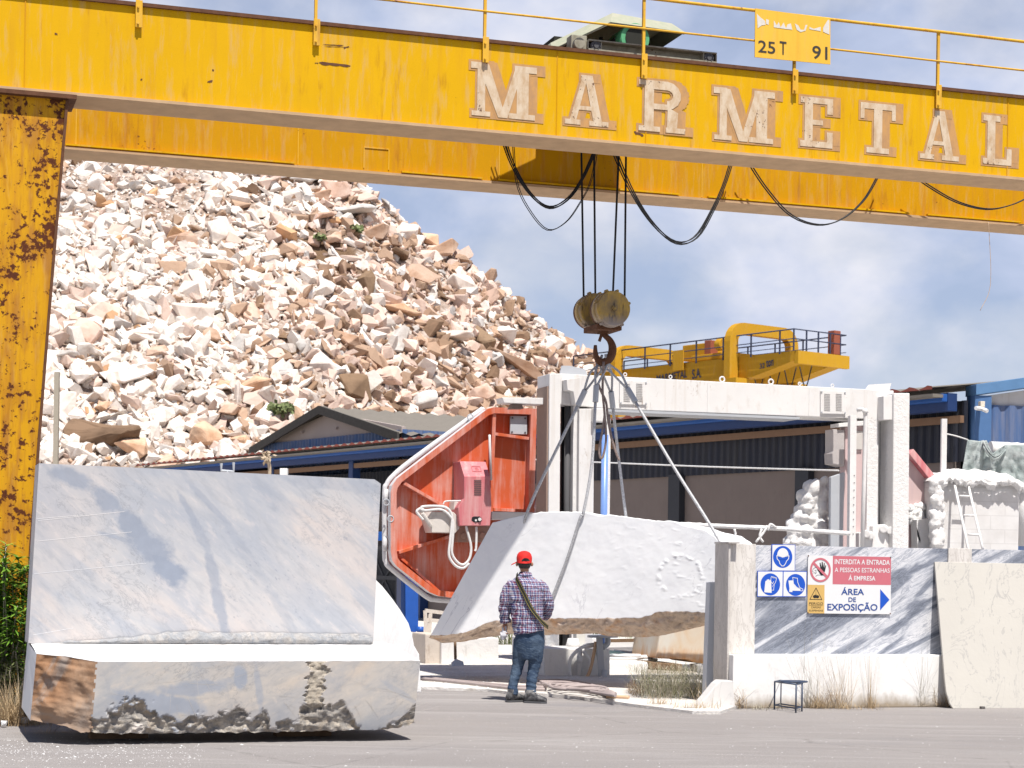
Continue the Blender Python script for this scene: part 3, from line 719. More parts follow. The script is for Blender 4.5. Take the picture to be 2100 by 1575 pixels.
# rocks one can recognise in the photograph
for px, py, s, cls, kd, lb in (
 (515, 798, 2.0, 'orange', 'block', 'big orange boulder in the lower middle of the white heap'),
 (215, 905, 2.9, 'brown', 'slab', 'largest dark brown flat rock at the left foot of the heap'),
 (425, 900, 1.9, 'orange', 'chunk', 'rounded orange boulder just above the marble bench backrest'),
 (720, 800, 2.3, 'brown', 'chunk', 'dark brown boulder in a hollow above the grey gabled shed'),
 (710, 440, 2.7, 'grey', 'slab', 'long white squared slab lying level under the summit'),
 (760, 480, 2.0, 'tan', 'block', 'upright tan block below the white squared slab'),
 (690, 400, 1.6, 'pink', 'block', 'pink block resting on the white squared slab'),
 (655, 405, 1.7, 'tan', 'block', 'tan block left of the pink block near the summit'),
 (655, 455, 1.9, 'pink', 'slab', 'pinkish slab under the left end of the white squared slab'),
 (795, 425, 2.1, 'pink', 'slab', 'smooth pink slab leaning on the right shoulder of the summit'),
 (730, 370, 2.0, 'grey', 'chunk', 'grey weathered boulder on the very summit against the sky'),
 (620, 372, 2.2, 'grey', 'slab', 'grey slab at the top edge just under the yellow girder'),
 (900, 520, 2.4, 'tan', 'block', 'big tan block on the right ridge below the sky'),
 (945, 522, 1.8, 'brown', 'chunk', 'dark brown boulder capping the right ridge'),
 (880, 500, 1.7, 'orange', 'chunk', 'orange tinged boulder on the ridge left of the dark cap'),
 (830, 485, 1.9, 'cream', 'chunk', 'smooth cream boulder under the leaning pink slab'),
 (850, 570, 2.6, 'tan', 'shard', 'long tan plank of stone tilted on the right slope'),
 (940, 590, 2.0, 'cream', 'block', 'cream block with a sunny face on the right slope'),
 (815, 640, 2.0, 'orange', 'slab', 'flat orange brown slab halfway up the right slope'),
 (920, 700, 2.1, 'cream', 'slab', 'bright flat cream slab above the red saw cover'),
 (1060, 755, 2.8, 'tan', 'shard', 'long brown shard slanting left of the white frame'),
 (1180, 720, 1.8, 'tan', 'block', 'tan block at the far right end of the ridge behind the hook'),
 (975, 815, 2.1, 'pink', 'chunk', 'pink boulder just above the top of the red saw cover'),
 (870, 830, 1.9, 'grey', 'chunk', 'grey boulder behind the shed roof ridge'),
 (255, 770, 2.4, 'cream', 'slab', 'flat cream slab casting a shadow in the lower left of the heap'),
 (270, 930, 2.2, 'orange', 'chunk', 'pointed orange and white rock standing at the heap foot'),
 (118, 742, 2.0, 'grey', 'slab', 'pale grey slab beside the concrete post'),
 (400, 660, 2.0, 'cream', 'block', 'bright white squarish block in the middle of the heap')):
    put(px, py, s * 1.25, cls, kd, lb, (rr_.gauss(.15, .15), rr_.gauss(0, .12) + (.5 if 'lean' in lb or 'tilt' in lb or 'slant' in lb else 0), rr_.gauss(0, .25))); placed.append((px, py, s * 20))
n_ind = len(placed); tries = 0
while n_ind < 298 and tries < 9000:
    tries += 1
    px, py = rr_.uniform(75, 1290), rr_.uniform(318, 955)
    p = hit(px, py)
    if p is None or p.y > 111.5: continue
    if (py > 905 and px > 560) or (py > 850 and 700 < px < 1000): continue
    up_left = pl([(330, .25), (450, .5), (560, 1)], py) if px < 420 else 1.0
    if rr_.random() > up_left: continue
    s = 1.18 * (rr_.random() ** -.28) ; s = min(s, 2.5)
    if px < 420 and py < 480: s *= .8
    rad = s * F / p.y * .36
    if any((px - a) ** 2 + (py - b) ** 2 < (rad + c * .8) ** 2 * .62 for a, b, c in placed): continue
    put(px, py, s, pick_class(px, py), rr_.choices(kinds, [4, 4, 3, 2])[0]); placed.append((px, py, rad)); n_ind += 1
# everything smaller: one mass of rubble
COLS = {'cream': (.76, .69, .62), 'pink': (.64, .49, .41), 'tan': (.44, .30, .21), 'grey': (.58, .55, .52), 'brown': (.24, .155, .10), 'orange': (.6, .36, .2)}
V = []; FF = []; CC = []; base = 0
def add_rub(p, s, cls):
    global base
    kd, me, lv, lf = protos[rr_.randrange(len(protos))]
    mt = orient(p, False).to_matrix(); c = p + frame(p) * s * .12
    j = rr_.uniform(.82, 1.12); col = tuple(min(.85, x * j) for x in COLS[cls])
    sx, sy, sz = s * rr_.uniform(.8, 1.2), s * rr_.uniform(.8, 1.2), s * rr_.uniform(.8, 1.3)
    for v in lv:
        w = mt @ Vector((v.x * sx, v.y * sy, v.z * sz)) + c; V.append((w.x, w.y, w.z)); CC.append(col + (1,))
    for f in lf: FF.append([base + i for i in f])
    base += len(lv)
cnt = 0
while cnt < 11000:
    X, Y = rr_.uniform(-40, 12), rr_.uniform(78, 112.4); z = heap(X, Y)
    if z < 2: continue
    px, py = CX + X / Y * F, HY - (z - EYE) / Y * F
    if py > 965 or px < 20: 
        if rr_.random() > .25: continue
    if math.hypot((px - 665) / 55, (py - 525) / 45) < 1 and rr_.random() < .8: cnt += 1; continue
    s = .23 * (rr_.random() ** -.45); s = min(s, 1.2)
    if not (px < 420 and py < 470): s = min(1.45, s * 1.75)
    add_rub(Vector((X, Y, z)), s, pick_class(px, py)); cnt += 1
def rubmat():
    g = G_('rubble', .9, .15); at = g.nd('ShaderNodeAttribute', attribute_name='Col'); k = g.noise(2.2, None, 6, .65)
    c = g.mix(g.math('MULTIPLY', g.step(k, .5, .75), .4), at.outputs['Color'], (.36, .22, .14)); g.col(c); g.bump(g.noise(6, None, 6, .65), .4, .08); return g.m
me = bpy.data.meshes.new('rubble'); me.from_pydata(V, [], FF); me.materials.append(rubmat())
ca = me.color_attributes.new('Col', 'FLOAT_COLOR', 'POINT'); ca.data.foreach_set('color', np.array(CC, dtype=np.float32).ravel()); me.update()
o = bpy.data.objects.new('rubble', me); COL.objects.link(o); tag(o, 'countless small broken marble stones filling the heap between the big rocks', 'rubble', kind='stuff')
for pm in protos: bpy.data.meshes.remove(pm[1])
# small plants on the heap
lg = mat_flat('heap_leaf', (.17, .20, .09), .8, .1, var=.5, scale=3)
def shrub(px, py, r, n, label, flat=.6):
    p = hit(px, py)
    if p is None: return
    m = MB(); p = p + frame(p) * .5
    for i in range(n):
        d = Vector((rr_.gauss(0, 1), rr_.gauss(0, 1), rr_.gauss(0, flat))).normalized() * r * rr_.random() ** .5; d.z = d.z * flat + r * .2
        c = p + d; a = Vector((rr_.uniform(-1, 1), rr_.uniform(-1, 1), rr_.uniform(-1, 1))).normalized() * .16; b = a.orthogonal() * .6
        m.add([c - a, c + b, c + a, c - b], [(0, 1, 2, 3)])
    m.build('shrub', lg, None, label, 'shrub', recalc=False)
shrub(575, 862, .62, 200, 'green shrub growing beside the gabled shed roof'); shrub(722, 486, .42, 110, 'small green tuft under the stacked slabs near the summit')
shrub(655, 505, .35, 50, 'dry brownish tuft on the earthy patch high on the heap')
# ================================================================ warehouse behind the yard
WA = Vector((8.75, 36.7, 0)); WB = Vector((-13, 70, 0)); PW = Plane(WA, (-.83723, -.54684, 0)); nW = PW.n
eW = (WB - WA).normalized(); LW = (WB - WA).length
def W(s, off, z): return WA + eW * s + nW * off + Vector((0, 0, z))
axW = (eW, nW, UP)
def corrmat(name, base, dirt):
    g = G_(name, .6, .3); n = g.noise(3, g.co((3, 3, .3)), 6, .6); c = g.mix(g.step(n, .4, .75), base, dirt); g.col(c); return g.m
Mt['corr_dark'] = corrmat('shaded_blue_sheet', (.018, .021, .034), (.035, .034, .036))  # sheet darkened so its colour carries the eave's shade
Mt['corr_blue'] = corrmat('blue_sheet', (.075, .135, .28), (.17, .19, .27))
Mt['wallbeige'] = mat_dust('beige_render', (.19, .155, .14), (.15, .125, .11), .1)  # beige lowered as well, the eave's shade worked into the colour
Mt['roofgrey'] = mat_dust('fibre_cement_roof', (.20, .18, .155), (.12, .105, .09), .2)
Mt['redtile'] = mat_flat('red_roof_edge', (.27, .085, .065), .8, .1)
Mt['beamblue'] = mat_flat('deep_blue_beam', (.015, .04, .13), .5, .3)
Mt['beamlight'] = mat_flat('sunlit_blue_beam', (.015, .085, .32), .5, .3)  # eave beam blue again, with the sunlight put into the colour
Mt['col_dark'] = mat_flat('dark_column', (.03, .032, .04), .6, .3)
Mt['pinkwall'] = mat_flat('pale_pink_render', (.44, .37, .34), .9, .1, scale=1.2)
def corrugate(m, p0, e, L, zfun0, zfun1, n, pitch, depth, mi=0):
    k = int(L / pitch * 4); base = len(m.v); rows = []
    prof = [0, 1, 1, 0]
    for i in range(k + 1):
        s = i * L / k; d = depth * prof[i % 4]; p = p0 + e * s + n * d
        rows.append((p + Vector((0, 0, zfun0(s))), p + Vector((0, 0, zfun1(s)))))
    vs = [q for r in rows for q in r]; fs = [(2 * i, 2 * i + 2, 2 * i + 3, 2 * i + 1) for i in range(k)]
    m.add(vs, fs, mi, False)
wh = thing('warehouse', 'long low blue warehouse with shaded corrugated wall and red edged roof', 'warehouse', W(0, 0, 0))
s_open = 20.5                                     # beyond this distance the building is an open canopy
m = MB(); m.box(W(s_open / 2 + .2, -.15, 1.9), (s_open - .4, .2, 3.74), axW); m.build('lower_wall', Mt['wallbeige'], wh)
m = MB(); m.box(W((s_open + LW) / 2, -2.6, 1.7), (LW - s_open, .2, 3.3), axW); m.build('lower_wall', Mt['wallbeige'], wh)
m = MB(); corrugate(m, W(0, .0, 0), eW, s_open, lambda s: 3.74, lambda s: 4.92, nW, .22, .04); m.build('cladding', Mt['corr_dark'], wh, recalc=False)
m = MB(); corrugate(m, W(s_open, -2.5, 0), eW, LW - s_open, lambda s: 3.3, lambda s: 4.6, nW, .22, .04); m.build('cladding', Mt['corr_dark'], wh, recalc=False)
for s in (4.6, 9.0, 14.0): m = MB(); m.box(W(s, .0, 1.9), (.42, .24, 3.76), axW); m.build('column', Mt['col_dark'], wh)
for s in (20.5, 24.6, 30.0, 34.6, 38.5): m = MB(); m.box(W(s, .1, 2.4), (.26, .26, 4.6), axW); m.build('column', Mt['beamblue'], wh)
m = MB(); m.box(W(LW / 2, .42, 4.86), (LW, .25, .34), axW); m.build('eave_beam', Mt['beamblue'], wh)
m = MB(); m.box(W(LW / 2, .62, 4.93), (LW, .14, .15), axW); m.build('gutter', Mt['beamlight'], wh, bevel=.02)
m = MB(); m.box(W(LW / 2, .15, 4.55), (LW, .10, .14), axW); m.build('purlin', mat_flat('rusty_purlin', (.20, .12, .075), .8, .2), wh)
# roof: shallow sheet from the eave back up
m = MB(); RZ0, RZ1, DEP = 5.10, 6.3, 9.0
k = int(LW / .12)
vs = []
for i in range(k + 1):
    s = LW * i / k; d = .035 * math.sin(i * math.pi / 2 + .3); vs += [W(s, .95, RZ0 + d), W(s, -DEP, RZ1 + d)]
m.add(vs, [(2 * i, 2 * i + 2, 2 * i + 3, 2 * i + 1) for i in range(k)], 0, True); rf = m.build('roof', [Mt['roofgrey']], wh, recalc=False)
m = MB(); vs = []
for i in range(k + 1):
    s = LW * i / k; d = .05 * math.sin(i * math.pi / 2 + .3); vs += [W(s, .97, RZ0 - .03), W(s, .97, RZ0 + .02 + d * .7)]
m.add(vs, [(2 * i, 2 * i + 2, 2 * i + 3, 2 * i + 1) for i in range(k)], 0, False); m.build('roof_edge', Mt['redtile'], rf, recalc=False)
m = MB(); m.box(W(LW / 2, .80, RZ0 - .14), (LW, .3, .06), axW); m.build('soffit', Mt['roofgrey'], rf)
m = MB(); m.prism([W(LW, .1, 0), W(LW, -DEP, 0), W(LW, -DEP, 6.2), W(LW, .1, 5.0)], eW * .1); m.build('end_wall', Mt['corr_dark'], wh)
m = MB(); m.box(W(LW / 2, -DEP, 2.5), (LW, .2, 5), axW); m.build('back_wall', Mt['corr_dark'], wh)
# white rope across the dark wall
m = MB(); PRp = Plane(W(0, 2.2, 0), PW.n); m.tube(curve_pts([PRp(1000, 935), PRp(1090, 942), PRp(1250, 949), PRp(1450, 957), PRp(1650, 963), PRp(1720, 965)], 20), .018, 6); m.build('rope', Mt['hose_w'], None, 'thin white rope strung across in front of the dark warehouse wall', 'rope')
# sunlit gable end on the right
nE = Vector((.18, -.984, 0)).normalized(); PE = Plane(WA, nE); eE = PE.e
fe = thing('gable_building', 'sunlit blue corrugated gable front with blue roof trim at right edge', 'warehouse', WA)
def Ez(px, py): return PE(px, py).z
c0 = PE(1987, 850); s0 = 0
zt0, zt1 = PE(1992, 790).z, PE(2100, 775).z; sl = (zt1 - zt0) / ((PE(2100, 775) - PE(1992, 790)).dot(eE))
tb = PE(1992, 812).z
L2 = 9.0; O = PE(1992, 812)
def E(s, off, z): return Vector((O.x, O.y, 0)) + eE * s + nE * off + Vector((0, 0, z))
axE = (eE, nE, UP)
m = MB(); m.prism([E(0, .22, tb), E(L2, .22, tb + sl * L2), E(L2, .22, zt0 + sl * L2), E(0, .22, zt0)], -nE * .5); m.build('roof_trim', mat_flat('weathered_blue_trim', (.10, .21, .38), .6, .3, var=.2, scale=4), fe, bevel=.01)
m = MB(); m.box(E(.17, -.02, tb / 2), (.34, .4, tb), axE); m.build('corner_column', mat_flat('blue_column', (.075, .16, .33), .6, .3), fe, bevel=.01)
zb = PE(2060, 832).z
m = MB(); m.prism([E(.34, -.02, zb - .4), E(L2, -.02, zb - .4), E(L2, -.02, tb + sl * L2), E(.34, -.02, tb + .02)], -nE * .1); m.build('upper_wall', Mt['whitepaint'], fe)
m = MB(); corrugate(m, E(.34, .03, 0), eE, L2 - .4, lambda s: 1.0, lambda s: zb, nE, .34, .05); m.build('cladding', Mt['corr_blue'], fe, recalc=False)
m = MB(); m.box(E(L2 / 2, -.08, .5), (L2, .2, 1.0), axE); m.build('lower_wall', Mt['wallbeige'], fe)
# security camera on the corner column
sc = thing('security_camera', 'white double security camera on the blue corner column', 'camera', PE(2012, 838, .3))
m = MB(); q = PE(2013, 829, .3); m.box(q, (.09, .12, .11), axE); m.build('mount', mat_flat('cream_plastic', (.66, .60, .50)), sc, bevel=.01)
for (x0, y0, x1, y1) in ((2012, 838, 2002, 837), (2013, 838, 2024, 843)):
    m = MB(); a, b = PE(x0, y0, .32), PE(x1, y1, .50); m.cyl(a, b, .04, 16); m.cyl(b, b + (b - a).normalized() * .01, .032, 12); m.build('camera_head', mat_flat('white_plastic', (.78, .78, .77)), sc)
# ---------------------------------------------------------------- gabled shed at the foot of the heap
gs = thing('shed', 'grey roofed gabled shed with pale pink gable in front of the heap', 'shed', P(700, 1000, 73))
nS = Vector((-.837, -.547, 0)).normalized(); PSd = Plane(P(541, 905, 74), nS); eS = PSd.e
gl, gr2, gp = PSd(541, 905), PSd(845, 868), PSd(676, 836)
sg = lambda p: (p - PSd.p).dot(eS)
zE = gl.z; half = sg(gp) - sg(gl); bs0, bs1 = sg(gl), sg(gp) + half
def Sg(s, off, z): q = PSd.p + eS * s + nS * off; return Vector((q.x, q.y, z))
mid_ = (bs0 + bs1) / 2; zP = gp.z; depth = 16
m = MB(); m.prism([Sg(bs0 + .15, 0, 0), Sg(bs1 - .15, 0, 0), Sg(bs1 - .15, 0, zE), Sg(mid_, 0, zP - .2), Sg(bs0 + .15, 0, zE)], -nS * .15); m.build('gable_wall', Mt['pinkwall'], gs)
m = MB(); corrugate(m, Sg(bs0 + .1, .06, 0), eS, bs1 - bs0 - .2, lambda s: 0.5, lambda s: zE - .12, nS, .24, .05); m.build('cladding', Mt['corr_blue'], gs, recalc=False)
m = MB()
for q in (bs0 + half * .62, bs0 + half * 1.12): m.box(Sg(q, .05, (zE + zP) / 2 - .3), (.12, .1, zP - zE - .9), (eS, nS, UP))
m.build('mullion', Mt['pinkwall'], gs)
for sgn, a, b in ((0, bs0 - .35, mid_), (1, mid_, bs1 + .35)):
    za = zE - .3 if sgn == 0 else zP; zb_ = zP if sgn == 0 else zE - .3
    m = MB(); kk = 40; vs = []
    nrm = 100
    for i in range(nrm + 1):
        d = depth * i / nrm; w = .05 * math.sin(i * math.pi / 2); vs += [Sg(a, .4 - d, za + w), Sg(b, .4 - d, zb_ + w)]
    m.add(vs, [(2 * i, 2 * i + 2, 2 * i + 3, 2 * i + 1) for i in range(nrm)]); rs = m.build('roof', Mt['roofgrey'], gs, recalc=False)
    m = MB(); m.prism([Sg(a, .46, za + .05), Sg(b, .46, zb_ + .05), Sg(b, .46, zb_ - .26), Sg(a, .46, za - .26)], -nS * .08); m.build('barge_board', mat_flat('dark_barge_board', (.07, .065, .06), .8, .1, var=.3), rs)
m = MB(); corrugate(m, Sg(bs1 - .1, 0, 0), -nS, depth - 1, lambda s: .5, lambda s: zE - .1, eS, .3, .06); m.build('cladding', Mt['corr_blue'], gs, recalc=False)
# pale post near the heap foot, pipe brackets and thing on the bench-side roof
m = MB(); a = P(118, 778, 74); m.box(P(115, 905, 74), (.19, .19, 5.4)); m.build('concrete_post', mat_flat('weathered_concrete', (.34, .30, .24), .9, .1), None, 'thin upright concrete post in front of the rock heap at left', 'post', bevel=.01)
m = MB(); Pq = 40
m.tube([P(454, 950, Pq), P(454, 965, Pq), P(479, 967, Pq), P(479, 948, Pq)], .03, 4, sm=False); m.tube([P(467, 966, Pq), P(467, 1120, Pq)], .03, 6); m.build('pipe_bracket', Mt['greymetal'], None, 'grey u shaped pipe rack showing above the marble backrest', 'bracket')
m = MB(); m.tube(curve_pts([P(553, 1100, 38), P(552, 1000, 38), P(553, 960, 38), P(548, 935, 38)], 12), .035, 6)
for i in range(46):
    q = P(547 + R.gauss(0, 5), 936 + R.gauss(0, 5), 38 + R.gauss(0, .1)); d = Vector((R.gauss(0, 1), R.gauss(0, 1), R.gauss(-.5, .6))).normalized() * .12; e = d.orthogonal().normalized() * .03; m.add([q, q + d * .5 + e, q + d, q + d * .5 - e], [(0, 1, 2, 3)])
m.build('dried_flower_stalk', mat_flat('dry_stalk', (.45, .36, .26), .9, .1), None, 'dried withered stalk rising above the marble backrest', 'plant', recalc=False)
m = MB(); m.box(P(582, 996, 44), (.18, .18, .8)); m.build('white_post', Mt['whitepaint'], None, 'short white post top peeking over the marble backrest', 'post', bevel=.02)

# ---------------------------------------------------------------- second gantry crane, far off
Mt['yel2'] = mat_yellow('far_crane_yellow', (.52, .285, .02), .02, .3, .35)
YC = 92.0
nC = Vector((-.79, -.61, 0)).normalized(); PC = Plane(P(1500, 740, YC), nC); eC = PC.e
def C_(px, py, off=0): return PC(px, py, off)
fc = thing('gantry_crane', 'distant ochre yellow gantry crane with two arches above the white saw frame', 'crane', C_(1500, 790))
sC = lambda px, py: (PC(px, py) - PC.p).dot(eC)
def Cw(s, off, z): q = PC.p + eC * s + nC * off; return Vector((q.x, q.y, z))
gt = PC(1640, 718).z; gb = PC(1600, 768).z
sE = sC(1632, 735); sB = sC(1180, 800); wd_ = 2.7
for off in (0, -wd_):
    m = MB(); pts = [(sB, gb), (sE - 2.9, gb), (sE - .15, gb + (gt - gb) * .56), (sE, gt), (sB, gt)]
    m.prism([Cw(s, off, z) for s, z in pts], -nC * .8); g_ = m.build('girder', Mt['yel2'], fc)
m = MB(); m.prism([Cw(sE - .1, 0, gt), Cw(sE - .1, 0, gb + (gt - gb) * .42), Cw(sE - .1, -wd_ - .8, gb + (gt - gb) * .42), Cw(sE - .1, -wd_ - .8, gt)], eC * .25); m.build('end_beam', Mt['yel2'], fc)
for x0, x1, yt in ((1497, 1628, 663), (1262, 1376, 709)):
    sa_, sb_ = sC(x0, 700), 0; 
    # arch spans across the two girders
    pz = PC(x0, yt).z; zbot = PC(x0, 780).z
    s_c = sC(x0 + 12, 740)
    def AR(off, z, ds=0): return Cw(s_c + ds, off, z)
    o0, o1 = .6, -wd_ - 1.4; rad = .95; path = []
    path.append((o0, zbot)); path.append((o0, pz - rad))
    for k in range(1, 7): a = math.pi / 2 * k / 6; path.append((o0 - rad * (1 - math.cos(a)), pz - rad + rad * math.sin(a)))
    for k in range(0, 7): a = math.pi / 2 * (1 - k / 6); path.append((o1 + rad * (1 - math.cos(a)), pz - rad + rad * math.sin(a)))
    path.append((o1, zbot))
    t_ = .55; inn = []
    for i, (o, z) in enumerate(path):
        cx_ = (o0 + o1) / 2
        inn.append((o, z))
    outer = path; cenz = pz - rad
    inner = []
    inner.append((o0 - t_, zbot)); inner.append((o0 - t_, pz - rad))
    for k in range(1, 7): a = math.pi / 2 * k / 6; r2 = rad - t_; inner.append((o0 - t_ - r2 * (1 - math.cos(a)), pz - rad + r2 * math.sin(a)))
    for k in range(0, 7): a = math.pi / 2 * (1 - k / 6); r2 = rad - t_; inner.append((o1 + t_ + r2 * (1 - math.cos(a)), pz - rad + r2 * math.sin(a)))
    inner.append((o1 + t_, zbot))
    m = MB(); n_ = len(outer)
    for dsx in (-.2, .2):
        m.add([AR(o, z, dsx) for o, z in outer] + [AR(o, z, dsx) for o, z in inner], [(i, i + 1, n_ + i + 1, n_ + i) for i in range(n_ - 1)])
    m.add([AR(o, z, -.2) for o, z in outer] + [AR(o, z, .2) for o, z in outer], [(i, i + 1, n_ + i + 1, n_ + i) for i in range(n_ - 1)])
    m.add([AR(o, z, -.2) for o, z in inner] + [AR(o, z, .2) for o, z in inner], [(i, i + 1, n_ + i + 1, n_ + i) for i in range(n_ - 1)])
    ar = m.build('portal_arch', Mt['yel2'], fc)
    m = MB()
    for oo in (o0 - .35, o1 + .35):
        m.box(AR(oo, gb - .15), (1.5, .9, .25), (eC, nC, UP)); m.prism([AR(oo + .4, gb - .2, -.6), AR(oo + .4, gb - .2, .6), AR(oo + .35, 0, .45), AR(oo + .35, 0, -.45)], -nC * .75)
    m.build('leg', Mt['yel2'], fc)
# lettering on the far girder
def ctext(b, x0, x1, yb, yb1, yt): fit_text('lettering', b, C_(x0, yb, .03), C_(x1, yb1, .03), C_(x0, yt, .03), mat_flat('navy_paint', (.05, .06, .10)), fc, .02)
ctext('32', 1558, 1568, 757, 755, 746); ctext('ton', 1571, 1586, 754, 750, 738)
ctext('MARMETAL', 1346, 1409, 785, 774, 770); ctext('S.A.', 1419, 1438, 778, 774, 758)
dk = mat_flat('rail_dark_blue', (.04, .05, .09), .6, .3)
for off in (.15, -wd_ - .7):
    m = MB(); zz = gt
    for h, r in ((1.0, .035), (.55, .025), (.18, .02)): m.tube([Cw(sB, off, zz + h), Cw(sE, off, zz + h)], r, 6)
    s = sB
    while s < sE + .1: m.box(Cw(s, off, zz + .45), (.06, .06, 1.1), (eC, nC, UP)); s += 1.9
    m.build('railing', dk, fc)
m = MB()
for off in (.15, -.7, -1.5, -2.3, -3.0): m.box(Cw(sE, off, gt + .5), (.06, .06, 1.02), (eC, nC, UP))
for h in (1.0, .55): m.tube([Cw(sE, .15, gt + h), Cw(sE, -wd_ - .7, gt + h)], .03, 6)
m.build('end_railing', dk, fc)
m = MB(); m.box(Cw(sE - .2, -wd_ - .1, gt + .6), (.42, .45, 1.15), (eC, nC, UP)); m.build('cabinet', mat_flat('red_brown_cabinet', (.28, .08, .045)), fc, bevel=.03)
m = MB(); q = sC(1440, 730); m.box(Cw(q, -.6, gt + .5), (.45, .5, 1.1), (eC, nC, UP)); m.build('cabinet', mat_flat('red_brown_cabinet2', (.30, .09, .05)), fc, bevel=.03)
m = MB(); q0 = sC(1425, 740); q1 = sC(1502, 720); m.box(Cw((q0 + q1) / 2 - .5, -1.2, gt + .2), (q1 - q0, 2.0, .3), (eC, nC, UP)); m.box(Cw(q1 - 3.2, -1.4, gt + .6), (2.2, 1.4, .8), (eC, nC, UP)); m.cyl(Cw(q + .8, -.3, gt + .75), Cw(q + 1.2, -.3, gt + .75), .3, 14); m.build('winch', Mt['yel2'], fc, bevel=.04)
m = MB(); m.box((C_(1391, 739, .2)), (.75, .05, 1.0), (eC, nC, UP)); m.build('plate', Mt['yel2'], fc)
m = MB()
for i in range(4):
    x = 1700 - i * 32; a, b = C_(x - 60, 752 + i * 3, -1.5), C_(x - 35, 750 + i * 3, -1.5); m.tube(curve_pts([a, (a + b) / 2 - UP * 1.0, b], 10), .03, 5)
m.build('cable_loops', Mt['black'], fc)
# ================================================================ white stone saw frame
PM_ = Plane(P(1450, 800, 31), nA)
sM = lambda px, py: (PM_(px, py) - PM_.p).dot(dA)
def Mw(s, off, z): q = PM_.p + dA * s + nA * off; return Vector((q.x, q.y, z))
def slabpx(m, pts, off, depth, mi=0): m.prism([PM_(x, y, off) for x, y in pts], -nA * depth, mi)
fr = thing('stone_saw', 'tall white dusty portal frame of a stone saw spanning behind the hanging block', 'saw frame', Mw(sM(1500, 1000), 0, 0))
m = MB(); slabpx(m, [(1149, 766), (1833, 801), (1833, 861), (1290, 840), (1226, 836), (1149, 829)], 0, .7); m.build('beam', Mt['whitepaint'], fr, bevel=.012)
m = MB(); slabpx(m, [(1226, 838), (1640, 855), (1640, 860), (1226, 843)], .03, .6); m.build('beam_flange', Mt['greymetal'], fr)
def col_(pts, mat, nm, off=0, depth=.4, bev=.01):
    m = MB(); slabpx(m, pts, off, depth); return m.build(nm, mat, fr, bevel=bev)
def down(x0, x1, y, yb=1330): return [(x0, y), (x1, y), (x1 - 4, yb), (x0 - 4, yb)]
col_(down(1127, 1150, 766), Mt['whitepaint'], 'column', .02, .6)
col_(down(1122, 1129, 792), mat_flat('brown_strip', (.30, .22, .18), .8, .2), 'side_strip', -.02, .5, 0)
col_(down(1152, 1176, 829), Mt['black'], 'guide_recess', -.35, .05, 0)
m = MB(); m.cyl(PM_(1164, 832, -.2), PM_(1160, 1330, -.2), .05, 14); m.build('guide_rod', Mt['darkgrey'], fr)
col_(down(1188, 1219, 838), Mt['whitepaint'], 'column', .04, .5)
col_(down(1176, 1188, 829), Mt['dust'], 'column_web', -.05, .35, 0)
m = MB(); slabpx(m, [(1162, 778), (1191, 774), (1190, 829), (1180, 829), (1176, 803), (1164, 800)], .22, .22); m.build('hood_box', Mt['whitepaint'], fr, bevel=.006)
# seams and bolts of the beam
for k, px in enumerate((1452, 1660)):
    y0 = 766 + (px - 1149) * .0511; m = MB(); m.bar(PM_(px, y0 + 4, .002), PM_(px - 1, y0 + 66 - (px - 1290) * .018, .002), .012, .01, up=nA)
    m.build('beam_seam', Mt['dust'], fr)
# louvre panels with slots
for x0, y0, x1, y1 in ((1271, 780, 1327, 829), (1683, 801, 1735, 848)):
    m = MB(); k = .047; pts = [(x0, y0), (x1, y0 + (x1 - x0) * .04), (x1, y1 + (x1 - x0) * .02), (x0, y1)]
    slabpx(m, pts, .025, .02); lp = m.build('louvre_panel', Mt['whitepaint'], fr, bevel=.003)
    m = MB()
    for cx in (.14, .60):
        for i in range(11):
            a = (x0 + (x1 - x0) * cx, y0 + 7 + i * (y1 - y0 - 14) / 10); b = (a[0] + (x1 - x0) * .23, a[1] + .8)
            m.bar(PM_(a[0], a[1], .028), PM_(b[0], b[1], .028), .007, .008)
    m.build('louvre_slots', mat_flat('slot_shadow_grey', (.36, .35, .34)), lp)
    m = MB()
    for fx, fy in ((.04, .05), (.96, .09), (.04, .94), (.96, .97)): q = PM_(lerp(x0, x1, fx), lerp(y0, y1, fy), .026); m.cyl(q, q + nA * .012, .014, 8)
    m.build('bolts', Mt['greymetal'], lp)
for px, py in ((1282, 769), (1481, 779), (1581, 784), (1707, 792), (1375, 774), (1640, 788)):
    big = py in (779, 784); r = .035 if big else .022
    c = PM_(px, py - 1, -.1) ; m = MB(); m.tube([c + dA * r * math.cos(a) * 1.2 + UP * r * math.sin(a) * 1.2 for a in np.linspace(0, 6.283, 15)[:-1]], r * .38, 8, closed=True); m.build('lifting_eye', Mt['whitepaint'], fr)
m = MB(); slabpx(m, [(1775, 800), (1782, 789), (1828, 786), (1823, 804)], -.3, .03); m.build('top_fin', Mt['whitepaint'], fr)
m = MB(); slabpx(m, [(1148, 768), (1152, 750), (1168, 750), (1200, 757), (1205, 770)], -.3, .03); m.build('top_fin', Mt['greymetal'], fr)
